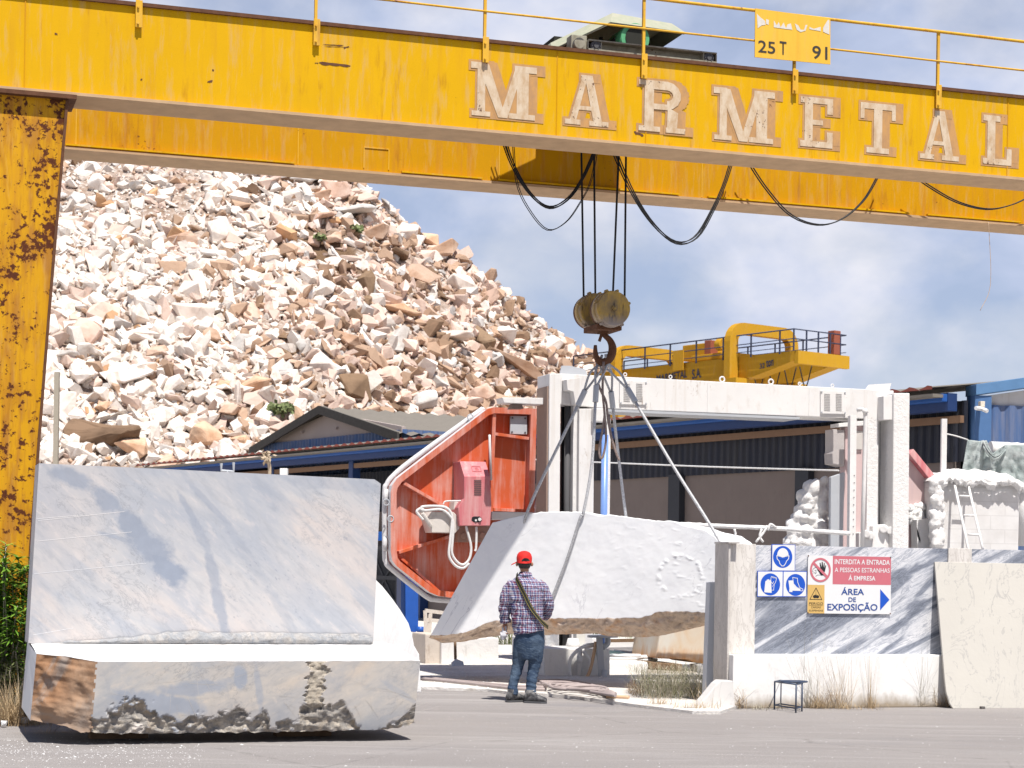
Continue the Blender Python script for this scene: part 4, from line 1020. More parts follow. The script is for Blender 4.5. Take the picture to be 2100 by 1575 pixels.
# right hand pair of columns
col_(down(1833, 1866, 806), Mt['dustlump'], 'column', .25, .55, .02)
m = MB(); slabpx(m, [(1812, 812), (1834, 810), (1834, 861), (1812, 861)], .2, .5); m.build('column_bracket', Mt['whitepaint'], fr, bevel=.01)
col_(down(1816, 1834, 861), Mt['dust'], 'column_web', -.1, .3, 0)
col_(down(1802, 1816, 861), Mt['black'], 'guide_recess', -.3, .05, 0)
m = MB(); m.cyl(PM_(1810, 862, -.2), PM_(1806, 1330, -.2), .045, 12); m.build('guide_rod', Mt['darkgrey'], fr)
col_(down(1779, 1802, 858), Mt['dustlump'], 'column', 0, .5)
col_(down(1744, 1757, 852), Mt['dust'], 'post', .3, .09, .004)
m = MB()
for i in range(9): q = PM_(1752 - i * .3, 975 + i * 15, .305); m.cyl(q, q + nA * .006, .009, 6)
m.build('post_holes', Mt['darkgrey'], fr)
m = MB(); m.tube([PM_(1757, 841, .3), PM_(1768, 839, .35), PM_(1774, 843, .36), PM_(1775, 855, .36), PM_(1772, 985, .36), PM_(1766, 1200, .36)], .035, 10); m.tube([PM_(1772, 839, .37), PM_(1776, 848, .37)], .045, 10); m.build('pipe', Mt['hose_w'], fr)
col_([(1733, 876), (1779, 862), (1775, 1200), (1728, 1200), (1728, 1050), (1733, 1000)], Mt['pinkdust'], 'side_panel', -.1, .2, .02)
m = MB(); slabpx(m, [(1745, 882), (1770, 884), (1769, 922), (1745, 922)], -.06, .06); m.build('side_window', mat_flat('pale_panel', (.55, .52, .49)), fr, bevel=.01)
m = MB(); slabpx(m, [(1720, 868), (1780, 862), (1780, 872), (1720, 876)], .0, .3); m.build('cap_plate', Mt['dust'], fr, bevel=.008)
m = MB(); slabpx(m, [(1709, 880), (1732, 882), (1732, 957), (1708, 951), (1707, 930), (1709, 925)], -.05, .3); m.build('control_box', mat_dust('dusty_control_box', (.46, .43, .42), (.30, .28, .27), .3), fr, bevel=.012)
m = MB(); slabpx(m, [(1704, 978), (1733, 968), (1730, 1060), (1728, 1150), (1703, 1150)], -.02, .08); m.build('splash_plate', Mt['greymetal'], fr, bevel=.01)
m = MB(); slabpx(m, [(1790, 1078), (1815, 1075), (1832, 1085), (1832, 1180), (1788, 1180)], .12, .2); slabpx(m, [(1762, 1092), (1790, 1090), (1790, 1150), (1762, 1150)], .1, .2)
for q in ((1777, 1095), (1785, 1098), (1812, 1085), (1826, 1088)): m.cyl(PM_(*q, .12), PM_(*q, .2), .07, 12)
m.build('carriage_block', Mt['dust'], fr, bevel=.03)
# blue cylinder beside left column
m = MB(); m.cyl(PM_(1241, 892, .1), PM_(1234, 1330, .1), .055, 18); m.build('hydraulic_cylinder', mat_flat('light_blue_paint', (.16, .28, .62), .35, .5), fr)
col_([(1243, 860), (1253, 860), (1247, 1330), (1238, 1330)], Mt['dust'], 'guide_strip', .12, .06, .004)
m = MB(); m.box(PM_(1228, 852, .05), (.25, .2, .22), (dA, nA, UP)); m.build('guide_head', Mt['dust'], fr, bevel=.02)
# cable tray on the left
m = MB(); slabpx(m, [(1030, 815), (1124, 816), (1124, 830), (1034, 826)], -.2, .35); m.build('cable_tray', Mt['whitepaint'], fr, bevel=.008)
m = MB(); slabpx(m, [(1048, 838), (1055, 825), (1068, 825), (1074, 838)], -.25, .2); m.build('tray_foot', mat_flat('brown_metal', (.20, .15, .13)), fr)
# crusted horizontal rail behind the block
m = MB(); PL = Plane(P(1500, 1085, 27.5), nA); pts = curve_pts([PL(1395, 1075), PL(1480, 1079), PL(1600, 1084), PL(1700, 1091), PL(1742, 1094)], 40)
m.tube([p + UP * .004 * nz((i, 3, 1)) for i, p in enumerate(pts)], [.034 + .01 * nz((i * .9, 0, 4)) for i in range(41)], 10); m.build('spray_rail', Mt['dustlump'], fr)
for pts in ([(1565, 1112), (1558, 1100), (1562, 1085)], [(1575, 1088), (1580, 1075), (1592, 1082)], [(1550, 1112), (1566, 1092), (1574, 1078)], [(1500, 1108), (1508, 1098), (1506, 1085)]): MB().tube(curve_pts([PL(x, y, .05) for x, y in pts], 8), .018, 6).build('rail_hook', Mt['dustlump'], fr)

# ================================================================ red half cover of a big saw disc
PD = Plane(P(950, 1000, 31.4), nA)
cov = thing('saw_blade_cover', 'big red angular saw blade cover streaked with white dust, pink motor box on it', 'saw cover', Vector((PD(950, 1000).x, PD(950, 1000).y, 0)))
out = [(1005, 837), (1093, 840), (1088, 1049), (1082, 1150), (1040, 1210), (990, 1228), (916, 1225), (893, 1222), (874, 1214), (806, 1160), (798, 1149), (795, 1130), (795, 1010), (798, 996), (809, 981), (990, 842)]
plate_pts = [PD(x, y) for x, y in out]
m = MB(); m.prism(plate_pts, -nA * .03); m.build('cover_plate', Mt['red'], cov)
def inset(poly, d):
    cx = sum(p[0] for p in poly) / len(poly); cy = sum(p[1] for p in poly) / len(poly)
    v = [Vector(p) for p in poly]; area = sum(v[i - 1].x * v[i].y - v[i].x * v[i - 1].y for i in range(len(v)))
    return inflate(poly if area > 0 else poly[::-1], -d) if area > 0 else inflate(poly[::-1], -d)[::-1]
inn = inset(out, 12)
DEP_ = .20
m = MB(); n_ = len(out); o0 = [PD(x, y) for x, y in out]; o1 = [p + nA * DEP_ for p in o0]
i1 = [PD(p[0], p[1]) + nA * DEP_ for p in inn]; i0 = [PD(p[0], p[1]) + nA * .002 for p in inn]
for i in range(n_):
    j = (i + 1) % n_
    white = out[i][0] < 1000 and out[j][0] < 1000
    m.add([o0[i], o0[j], o1[j], o1[i]], [(0, 1, 2, 3)], 1 if white else 0)
    m.add([o1[i], o1[j], i1[j], i1[i]], [(0, 1, 2, 3)], 0); m.add([i1[i], i1[j], i0[j], i0[i]], [(0, 1, 2, 3)], 0)
m.build('cover_rim', [Mt['red'], Mt['dustgrey']], cov)
m = MB(); ring = [(990, 838), (848, 941), (806, 976), (793, 994), (789, 1012), (789, 1132), (792, 1152), (802, 1166), (872, 1222), (893, 1230), (930, 1233)]
m.tube(curve_pts([PD(x, y, -.04) for x, y in ring], 60), .042, 10); m.tube(curve_pts([PD(x + 3, y, -.13) for x, y in ring], 60), .035, 10)
for i, (x, y) in enumerate(((792, 1018), (790, 1115))):
    c = PD(x, y, .05); 
    m.tube([c - UP * .12, c - dA * .01, c + UP * .12], [.03, .04, .03], 9)
m.build('dusty_seal', Mt['dustgrey'], cov)
m = MB(); c = PD(965, 856, .05); m.tube([c + dA * .05 * math.cos(a) + UP * .05 * math.sin(a) for a in np.linspace(0, 6.283, 15)[:-1]], .011, 6, closed=True)
for q in ((792, 1030), (801, 1064)): c = PD(*q, .2); m.tube([c + dA * .05 * math.cos(a) + UP * .05 * math.sin(a) for a in np.linspace(0, 6.283, 15)[:-1]], .01, 6, closed=True)
m.build('lifting_ring', Mt['greymetal'], cov)
def rib(a, b, w=.05, h=.17): m = MB(); m.bar(PD(*a, h / 2), PD(*b, h / 2), w, h, up=nA); return m.build('rib', Mt['red'], cov, bevel=.005)
rib((826, 991), (913, 1041)); rib((816, 1133), (921, 1100)); rib((1011, 846), (1004, 1050), .06); rib((1009, 890), (1082, 900)); rib((1009, 1045), (1082, 1048)); rib((822, 1145), (905, 1218), .04, .12)
m = MB(); m.tube([PD(1004, 893, .2), PD(1004, 896, .22), PD(1007, 985, .22)], .022, 8); m.build('conduit', Mt['hose_w'], cov)
m = MB(); m.prism([PD(1047, 853, .12), PD(1081, 853, .12), PD(1081, 891, .12), (PD(1046, 890, .12))], -nA * .05); ap = m.build('access_plate', Mt['greymetal'], cov, bevel=.006)
m = MB()
for q in ((1051, 857), (1077, 858), (1050, 886), (1077, 887)): m.cyl(PD(*q, .12), PD(*q, .14), .016, 8)
m.build('bolts', Mt['darkgrey'], ap)
# pink motor box
bx = .62
fp = lambda x, y, o=bx: PD(x, y, o)
f_up = [(952, 977), (1005, 977)]; f_lo = [(1008, 1036), (1005, 1078), (943, 1078), (940, 1041), (952, 1022)]
tb_ = [(996, 947), (943, 946)]
A0, A1 = fp(952, 977), fp(1005, 977); low = [fp(x, y) for x, y in f_lo]; T1, T0 = fp(996, 947, bx - .2), fp(943, 946, bx - .2)
dn = -nA
def bk(p, o): return p - nA * (nA.dot(p - PD.p) - .02)
m = MB(); m.add([A0, A1] + low, [tuple(range(7))]); m.add([T0, T1, A1, A0], [(0, 1, 2, 3)])
m.add([bk(T0, 0), bk(T1, 0), T1, T0], [(0, 1, 2, 3)])
seq = [T1, A1] + low + [A0, T0]
for p, q in zip(seq, seq[1:]): m.add([p, q, bk(q, 0), bk(p, 0)], [(0, 1, 2, 3)])
pb = m.build('motor_box', Mt['pink'], cov, bevel=.008, merge=.001)
m = MB()
for i in range(8): y = 985 + i * 4.1; m.bar(fp(972.5, y, bx + .004), fp(987, y, bx + .004), .014, .014)
m.build('vent_slots', mat_flat('vent_grey', (.16, .10, .10)), pb)
m = MB(); m.prism([fp(x, y, bx + .004) for x, y in ((968, 1061), (972, 1059), (984, 1059), (988, 1063), (988, 1068), (984, 1071), (972, 1071), (967, 1067))], -nA * .01); m.build('cut_out', Mt['black'], pb)
m = MB(); m.cyl(fp(984, 1065, bx - .0), fp(984, 1065, bx + .03), .028, 12); m.cyl(fp(976, 1067, bx - .0), fp(976, 1067, bx + .02), .018, 10); m.build('knob', Mt['dust'], pb)
m = MB(); q = [T0.lerp(T1, .38), T0.lerp(T1, .72), A0.lerp(A1, .72), A0.lerp(A1, .38)]; a_, b_, c_, d_ = [q[0].lerp(q[3], .35), q[1].lerp(q[2], .35), q[1].lerp(q[2], .68), q[0].lerp(q[3], .68)]
off_ = (nA + UP * .6).normalized() * .006
for p, r in ((a_, b_), (b_, c_), (c_, d_), (d_, a_), (a_.lerp(b_, .35).lerp(d_.lerp(c_, .35), .3), a_.lerp(b_, .7).lerp(d_.lerp(c_, .7), .3)), (a_.lerp(b_, .35).lerp(d_.lerp(c_, .35), .65), a_.lerp(b_, .75).lerp(d_.lerp(c_, .75), .65))): m.bar(p + off_, r + off_, .007, .01)
m.build('emblem', Mt['pink'], pb)
# grey motor and hoses
m = MB(); hexp = [(877, 1062), (886, 1049), (930, 1050), (943, 1062), (942, 1084), (934, 1093), (886, 1092)]
m.prism([PD(x, y, .5) for x, y in hexp], -nA * .42); m.cyl(PD(884, 1080, .52), PD(866, 1052, .55), .035, 10); m.cyl(PD(866, 1048, .55), PD(862, 1050, .3), .04, 10); m.prism([PD(932, 1028, .4), PD(946, 1030, .4), PD(946, 1045, .4), PD(930, 1045, .4)], -nA * .3)
m.build('motor', mat_dust('dusty_grey_motor', (.60, .56, .52), (.26, .22, .19), .2), cov, bevel=.025)
m = MB()
for pts, r in (([(870, 1047), (864, 1040), (885, 1038), (912, 1040), (925, 1052), (927, 1070), (923, 1110), (921, 1140), (934, 1160), (950, 1165), (962, 1155)], .022), ([(862, 1044), (872, 1047), (905, 1045), (924, 1060), (930, 1075), (928, 1110), (927, 1135), (938, 1153), (951, 1158), (963, 1145), (966, 1120), (958, 1088), (956, 1078)], .022), ([(977, 1080), (977, 1100), (976, 1125), (974, 1130)], .02), ([(909, 1034), (915, 1028), (945, 1027)], .012), ([(868, 1066), (855, 1050), (862, 1042)], .022)):
    m.tube(curve_pts([PD(x, y, .55) for x, y in pts], 40), r, 8)
m.build('hoses', Mt['hose_w'], cov)
m = MB(); m.prism([PD(x, y, .3) for x, y in ((940, 1078), (1010, 1078), (1000, 1112), (938, 1112))], -nA * .28)
for q in ((951, 1099), (990, 1098)): m.cyl(PD(*q, .3), PD(*q, .36), .05, 12)
m.build('motor_bracket', mat_flat('dusty_brown_bracket', (.36, .23, .18), .8, .2, var=.3), cov, bevel=.01)
m = MB(); m.prism([PD(x, y, .3) for x, y in ((1008, 1049), (1100, 1051), (1100, 1066), (1008, 1066))], -nA * .25); m.build('support_arm', Mt['dust'], cov, bevel=.01)
m = MB(); m.prism([PD(x, y, .1) for x, y in ((1102, 1010), (1130, 1010), (1138, 1022), (1138, 1075), (1095, 1075), (1092, 1050))], -nA * .25); m.cyl(PD(1124, 1024, .1), PD(1124, 1024, .2), .04, 12); m.cyl(PD(1101, 1040, .12), PD(1101, 1040, .3), .05, 12); m.build('hinge_block', Mt['pinkdust'], cov, bevel=.03)

# ---------------------------------------------------------------- caked things at the right
m = MB(); PX = Plane(P(1660, 1050, 32.6), nA)
for i in range(420):
    t = R.random(); y = lerp(985, 1180, t); xm = pl([(985, 1690), (1010, 1680), (1040, 1675), (1075, 1667), (1120, 1660), (1180, 1655)], y); xw = pl([(985, 20), (1010, 40), (1030, 44), (1050, 38), (1080, 54), (1180, 62)], y)
    a = R.uniform(-1, 1); c = PX(xm + a * xw * .8, y, .30 * math.sqrt(max(0, 1 - a * a)) + R.gauss(0, .05)); r = R.choice((R.uniform(.03, .07), R.uniform(.05, .09), R.uniform(.08, .15)))
    bm = bmesh.new(); bmesh.ops.create_icosphere(bm, subdivisions=2, radius=r); vs = [v.co * (1 + .25 * nz(v.co * 9 + c)) + c for v in bm.verts]; bm.verts.index_update(); m.add(vs, [[v.index for v in f.verts] for f in bm.faces], 0, True); bm.free()
o = m.build('dust_mound', Mt['dustlump'], None, 'lumpy caked white stone dust mound beside the grey plate', 'dust mound')
def voxel(o, size, smooth=0):
    md = o.modifiers.new('r', 'REMESH'); md.mode = 'VOXEL'; md.voxel_size = size; md.use_smooth_shade = True
    if smooth: s_ = o.modifiers.new('s', 'SMOOTH'); s_.iterations = smooth; s_.factor = .5
    dg = bpy.context.evaluated_depsgraph_get(); me = bpy.data.meshes.new_from_object(o.evaluated_get(dg)); o.modifiers.clear()
    mats = [q for q in o.data.materials]; o.data = me; me.materials.clear()
    for q in mats: me.materials.append(q)
    me.polygons.foreach_set('use_smooth', [True] * len(me.polygons)); return o
voxel(o, .022)
PT = Plane(P(2000, 1050, 32), (.12, -.99, 0)); eT = PT.e
tk = thing('settling_tank', 'white brick tank topped with thick lumpy stone dust', 'tank', PT(2000, 1200))
def brickwhite():
    g = G_('whitewashed_block', .9, .1); b = g.nd('ShaderNodeTexBrick'); co = g.co(rot=(math.radians(90), 0, 0)); g.lk(co, b.inputs['Vector'])
    b.inputs['Scale'].default_value = 1.0; b.inputs['Brick Width'].default_value = .5; b.inputs['Row Height'].default_value = .235; b.inputs['Mortar Size'].default_value = .008
    n = g.noise(3, None, 6, .6); g.col(g.mix(g.math('MULTIPLY', b.outputs['Fac'], .3), g.mix(g.step(n, .4, .7), (.66, .65, .645), (.57, .555, .545)), (.40, .39, .38))); g.bump(g.math('ADD', b.outputs['Fac'], g.math('MULTIPLY', g.noise(14), -.5)), -.5, .02); return g.m
m = MB(); m.prism([PT(1916, 985), (PT(2092, 985)), PT(2086, 1260), PT(1916, 1260)], -PT.n * 2.2); m.build('tank_wall', brickwhite(), tk, bevel=.03)
m = MB(); a, b = PT(1914, 985), PT(2094, 992)
def top(u, v):
    p = a.lerp(b, u) - PT.n * (-.12 + v * 2.3); env = min(1, 6 * u, 6 * (1 - u)) ** .5 * min(1, .25 + 5 * v) ** .5
    p.z += .17 * env + .10 * nz((u * 4, v * 4, 2)) * env + .008 * nz((u * 30, v * 30, 5)); return p
m.grid(top, 60, 40)
def skirt(u, v):
    p = top(u, 0); q = p + PT.n * .05 * math.sin(v * 3.1) ; q.z = p.z - v * (.16 + .07 * nz((u * 9, 7, 1)) + .05 * nz((u * 31, 3, 1))); q += PT.n * .03 * nz((u * 25, v * 3, 9)); return q
m.grid(skirt, 80, 10); m.build('dust_cap', Mt['dustlump'], tk, recalc=True)
m = MB()
for i in range(260):
    y = R.uniform(985, 1200); c = PT(1921 + R.uniform(-9, 9), y, .1 + R.uniform(-.1, .05)); bm = bmesh.new(); bmesh.ops.create_icosphere(bm, subdivisions=1, radius=R.choice((.025, .035, .05, .07, .09))); bm.verts.index_update(); m.add([v.co * (1 + .3 * nz(v.co * 15 + c)) + c for v in bm.verts], [[v.index for v in f.verts] for f in bm.faces], 0, True); bm.free()
voxel(m.build('dust_crust', Mt['dustlump'], tk), .02, 1)
ld = MB()
for (x0, y0, x1, y1) in ((1957, 990, 1986, 1128), (1985, 992, 2016, 1128)):
    p0, p1 = PT(x0, y0, .1), PT(x1, y1, .62); p1 = p0 + (p1 - p0) * 1.5; ld.tube([p0, p1], .022, 8)
for t0, (xa, ya, xb, yb) in enumerate(((1967, 1017, 1993, 1018), (1976, 1057, 2002, 1057), (1985, 1096, 2012, 1097))):
    d = .1 + .52 * (ya - 990) / 138; ld.tube([PT(xa, ya, d), PT(xb, yb, d)], .018, 8)
ld.build('ladder', Mt['dust'], None, 'white narrow ladder leaning against the white brick tank', 'ladder')
m = MB(); PU = PT.shift(-.6); m.box((PU(1935, 925)), (.09, .09, 1.1)); m.tube(curve_pts([PU(1937, 889), PU(1960, 894), PU(1985, 902)], 10), .012, 6); m.tube(curve_pts([PU(1936, 940), PU(1930, 946), PU(1931, 958)], 6), .01, 5); m.build('post', Mt['dust'], None, 'thin white post standing on the dust covered tank', 'post')
m = MB(); pa, pb_ = PU(2030, 922), PU(2140, 928); m.tube([pa.lerp(pb_, i / 16) + UP * .015 * nz((i, 1, 1)) for i in range(17)], [.145 + .015 * nz((i * .7, 3, 1)) for i in range(17)], 14)
m.tube([PU(2094, 950), PU(2096, 1120)], .12, 12); m.build('frame_pipe', Mt['dust'], None, 'thick white crusted pipe under the draped green net', 'pipe')
def netmat():
    g = G_('green_grey_net', .95, .05); n = g.noise(4, None, 6, .6); c = g.mix(g.step(n, .4, .7), (.30, .35, .345), (.46, .49, .49)); g.col(c); g.bump(g.noise(38), .6, .02)
    return g.m
m = MB(); tp = [(1984, 902), (2010, 905), (2022, 903), (2035, 930), (2062, 912), (2100, 912), (2140, 915)]; bt = [(1972, 970), (1990, 985), (2010, 985), (2035, 985), (2066, 975), (2090, 1000), (2135, 1010)]
def net(u, v):
    i = u * 6; k = min(5, int(i)); f = i - k; t = (lerp(tp[k][0], tp[k + 1][0], f), lerp(tp[k][1], tp[k + 1][1], f)); b_ = (lerp(bt[k][0], bt[k + 1][0], f), lerp(bt[k][1], bt[k + 1][1], f))
    return PU(lerp(t[0], b_[0], v), lerp(t[1], b_[1], v), .2 + .035 * math.sin(u * 30 + v * 2) + .05 * nz((u * 7, v * 2, 2)) + .02 * nz((u * 25, v * 6, 2)))
m.grid(net, 70, 24)
def net2(u, v):
    x = lerp(2016, 2062, u); y0 = lerp(903, 915, u); sag = 26 * math.sin(u * math.pi); return PU(x, y0 + sag * (1.0 - .25 * v) + v * 14, .34 + .05 * math.sin(v * 9 + u * 3) - .1 * abs(u - .5))
m.grid(net2, 24, 10); nt = m.build('net', netmat(), None, 'greenish grey debris net draped over the white pipe', 'net', recalc=False); sd = nt.modifiers.new('t', 'SOLIDIFY'); sd.thickness = .012
pk = MB(); PQ = Plane(P(1890, 1030, 32.4), nA); pk.prism([PQ(x, y) for x, y in ((1862, 922), (1870, 932), (1916, 988), (1922, 1240), (1862, 1240))], -nA * .06)
gd = pk.build('blade_guard', Mt['pinkdust'], None, 'pink and white dusted sloping blade guard between the frame column and the tank', 'guard')
m = MB(); m.bar(PQ(1864, 926, .06), PQ(1917, 991, .06), .12, .16, up=nA); m.build('guard_rim', Mt['pink'], gd, bevel=.01)
m = MB()
for i in range(40):
    c = PQ(R.uniform(1866, 1890), R.uniform(1035, 1070), .05); bm = bmesh.new(); bmesh.ops.create_icosphere(bm, subdivisions=1, radius=R.uniform(.04, .1)); bm.verts.index_update(); m.add([v.co + c for v in bm.verts], [[v.index for v in f.verts] for f in bm.faces], 0, True); bm.free()
m.prism([PQ(x, y, .25) for x, y in ((1880, 1066), (1915, 1062), (1916, 1240), (1884, 1240))], -nA * .2); m.build('guard_dust', Mt['dustlump'], gd)
m = MB(); m.prism([PQ(x, y, .262) for x, y in ((1880, 1082), (1884, 1092), (1888, 1108), (1887, 1113), (1882, 1098))], -nA * .008); m.build('crack', Mt['black'], gd)
# ================================================================ marble bench (one L-cut block)
PB = Plane(P(450, 1500, 16.35), nA)
def marble_bp(name, cols, dark, veins, rot=52, sc=1.0, rough=.55):
    g = G_(name, rough, .35)
    co = g.co((1, 1, .38), (0, math.radians(rot), 0)); w1 = g.noise(1.1 * sc, co, 7, .55, .5); w2 = g.noise(2.6 * sc, co, 8, .6, .4); big = g.noise(.55 * sc, g.co((1, 1, .6), (0, math.radians(rot), 0), (7, 3, 1)), 5, .55, .8)
    c = g.ramp(w1, [(.34, cols[0]), (.47, cols[1]), (.56, cols[2]), (.68, cols[0])])
    c = g.mix(g.math('MULTIPLY', g.step(w2, .50, .66), .65), c, cols[1])
    c = g.mix(g.math('MULTIPLY', g.step(big, .56, .64), .7), c, dark)
    r = g.math('ABSOLUTE', g.math('SUBTRACT', g.noise(3.2 * sc, co, 8, .62, .8), .5)); msk = g.step(g.noise(.9, g.co(loc=(2, 9, 4)), 3), .45, .6)
    c = g.mix(g.math('MULTIPLY', g.math('MULTIPLY', g.step(r, .014, .002), msk), .38), c, veins)
    sp = g.noise(26, g.co((1, 1, .5), (0, math.radians(rot), 0)), 4, .7); c = g.mix(g.math('MULTIPLY', g.math('MULTIPLY', g.step(sp, .62, .70), msk), .5), c, veins)
    g.col(c); g.bump(g.noise(30), .06, .004); return g.m
Mt['slabface'] = marble_bp('blue_pink_marble', [(.53, .485, .47), (.41, .43, .47), (.49, .485, .495)], (.36, .38, .43), (.20, .22, .27), -50)
Mt['benchfront'] = marble_bp('scraped_grey_marble', [(.34, .315, .285), (.26, .27, .285), (.37, .32, .275)], (.16, .18, .215), (.55, .53, .50), 75, 1.1)
def rawbrown(name, a, b, c3, s=1.0, bs=.7, lay=3):
    g = G_(name, .85, .2); n = g.noise(2.3 * s, g.co((1, 1, .8), (0, -.7, 0)), 8, .62, .8); k = g.noise(7 * s, None, 8, .7); v = g.noise(4.2 * s, g.co((1, 1, lay), (0, .5, 0)), 7, .65, 1.2)
    c = g.ramp(n, [(.34, a), (.5, b), (.64, c3)]); c = g.mix(g.math('MULTIPLY', g.step(v, .55, .64), .65), c, c3); c = g.mix(g.math('MULTIPLY', g.step(k, .54, .68), .5), c, tuple(x * .35 for x in a)); g.col(c)
    g.bump(g.math('ADD', n, k), bs, .04); return g.m
Mt['rawbrown'] = rawbrown('broken_brown_stone', (.29, .15, .075), (.33, .215, .14), (.29, .27, .25), .42, .5, .6)
Mt['rawgrey'] = rawbrown('broken_grey_stone', (.44, .37, .29), (.26, .245, .23), (.52, .46, .38), 2.6, .8, 1.0)
Mt['rawcream'] = rawbrown('broken_cream_stone', (.50, .43, .34), (.42, .37, .30), (.56, .50, .42), 2.5)
Mt['rawwhite'] = rawbrown('broken_white_stone', (.70, .66, .62), (.60, .61, .63), (.72, .69, .67), 1.4)
Mt['seat'] = marble_bp('pale_sawn_top', [(.74, .72, .69), (.66, .67, .68), (.74, .71, .68)], (.60, .61, .63), (.4, .4, .42))
def white_marble(name, base, vein, amt, rot=30, sc=1.0, thick=.02):
    g = G_(name, .5, .35); co = g.co((1, 1, .45), (0, math.radians(rot), 0)); n = g.noise(1.4 * sc, co, 8, .6, 1.5); f = g.noise(.8 * sc, None, 4, .5)
    r = g.math('ABSOLUTE', g.math('SUBTRACT', n, .5)); c = g.mix(g.math('MULTIPLY', g.step(f, .4, .7), .6), base, tuple(x * .92 for x in base))
    c = g.mix(g.math('MULTIPLY', g.step(r, thick, .002), amt), c, vein); g.col(c); g.bump(g.math('ADD', g.noise(3, None, 5, .6), g.math('MULTIPLY', g.noise(25), .2)), .18, .03); return g.m
top_px = [(75, 1341), (100, 1344), (133, 1346), (160, 1351), (197, 1357), (300, 1357), (500, 1356), (700, 1356), (862, 1355)]
bot_px = [(62, 1478), (100, 1482), (135, 1490), (165, 1501), (200, 1503), (245, 1504), (360, 1504), (430, 1502), (560, 1501), (620, 1500), (700, 1498), (770, 1497), (812, 1493), (838, 1488), (848, 1480)]
def alongx(poly, x): return pl(poly, x)
NU, NV = 220, 60
def bench_front(u, v):
    xt, xb = lerp(75, 862, u), lerp(62, 849, u)
    yt, yb = alongx(top_px, xt), alongx(bot_px, xb)
    yb += 3 * nz((u * 40, 1, 7)); x, y = lerp(xb, xt, v), lerp(yb, yt, v)
    disp = 0; k = (u - .155 - .012 * nz((v * 4, 2, 2))) / .155
    if k < 0: kk = min(1, -k * 5); disp += -k * .30 + kk * (.10 * abs(nz((u * 9 + v * 1.1, v * 1.3 - u * 5, 3), 1, 2)) + .03 * nz((u * 16 - v * 1.5, v * 2.4, 6), 1, 2) + .006 * nz((u * 60, v * 14, 2))) - .03 * kk
    line = .22 + .30 * nz((u * 6, 5, 1)) + (.10 if .18 < u < .62 else -.02) + .18 * nz((u * 19, v * 3, 8)) + .05 * nz((u * 70, v * 8, 2)) + (.14 if u > .93 else 0)
    if v < line and k >= 0: rr4 = min(1, (line - v) * 14); disp += rr4 * (.035 + .05 * nz((u * 20, v * 5, 4), 1, 4) + .02 * nz((u * 60, v * 16, 7)))
    if abs(u - .735 - .03 * nz((v * 5, 0, 1))) < .022 + .01 * nz((v * 14, 4, 4)) and v > .25: disp += .02 + .025 * abs(nz((u * 60, v * 20, 1)))
    disp += (1 - v) ** 6 * .025
    return PB(x, y, -disp), disp, k, line
m = MB(); vs = []; info = []
for j in range(NV + 1):
    for i in range(NU + 1):
        p, d, k, l = bench_front(i / NU, j / NV); vs.append(p); info.append((d, k, l, j / NV))
w = NU + 1; b0_ = len(m.v); m.v += vs
for j in range(NV):
    for i in range(NU):
        q = (j * w + i, j * w + i + 1, (j + 1) * w + i + 1, (j + 1) * w + i); d = sum(info[t][0] for t in q) / 4; k = info[q[0]][1]
        uu = i / NU; mi = 1 if k < 0 else ((6 if .66 < uu < .79 and info[q[0]][3] > info[q[0]][2] - .02 else 2) if d > .012 + .025 * (1 - info[q[0]][3]) ** 6 else 0)
        m.f.append(list(q)); m.mi.append(mi); m.sm.append(mi != 0)
SD = 1.0; ZBK = .82
tops = [vs[NV * w + i] for i in range(w)]; bots = [vs[i] for i in range(w)]
def backpt(p, depth, z): q = p - nA * (nA.dot(p - PB.p) + depth); return Vector((q.x, q.y, z))
SRW = 12
gv = []
for j in range(SRW + 1):
    for i in range(w): a = tops[i]; b = backpt(a, SD + .02, ZBK); p = a.lerp(b, j / SRW); p.z += .004 * nz((p.x * 5, p.y * 5, 1)); gv.append(p)
m.add(gv, [(j * w + i, j * w + i + 1, (j + 1) * w + i + 1, (j + 1) * w + i) for j in range(SRW) for i in range(NU)], 3)
bb = [backpt(p, 1.45, .22) for p in bots]
m.add(bots + bb, [(i, w + i, w + i + 1, i + 1) for i in range(NU)], 2, True)
# slab outline
so = [(80, 950), (300, 960), (545, 972), (768, 983), (781, 992), (776, 1090), (765, 1322), (400, 1321), (58, 1319)]
PSl = PB.shift(-SD); sl_pts = [PSl(x, y) for x, y in so]; m.prism(sl_pts, -nA * .46, 4)
# left end and right end, back
ll = [bots[0]] + [vs[j * w] for j in range(1, NV)] + [tops[0]]
m.add(ll + [backpt(tops[0], SD + .46, ZBK), backpt(bots[0], 1.45, .22)], [tuple(range(len(ll) + 2))], 5)
rl = [bots[-1]] + [vs[j * w + NU] for j in range(1, NV)] + [tops[-1]]
m.add(rl + [backpt(tops[-1], SD + .46, ZBK), backpt(bots[-1], 1.45, .22)], [tuple(range(len(rl) + 2))[::-1]], 0)
m.add([backpt(tops[0], SD + .46, ZBK), backpt(tops[-1], SD + .46, ZBK), backpt(bots[-1], 1.45, .22), backpt(bots[0], 1.45, .22)], [(0, 1, 2, 3)], 5)
m.add([backpt(tops[0], SD, ZBK), backpt(tops[-1], SD, ZBK), backpt(tops[-1], SD + .46, ZBK), backpt(tops[0], SD + .46, ZBK)], [(0, 1, 2, 3)], 3)
bench = m.build('marble_bench', [Mt['benchfront'], Mt['rawbrown'], Mt['rawgrey'], Mt['seat'], Mt['slabface'], Mt['seat'], Mt['rawcream']], None, 'huge L cut block of blue and pink marble like a bench with broken brown corner', 'marble block', recalc=False)
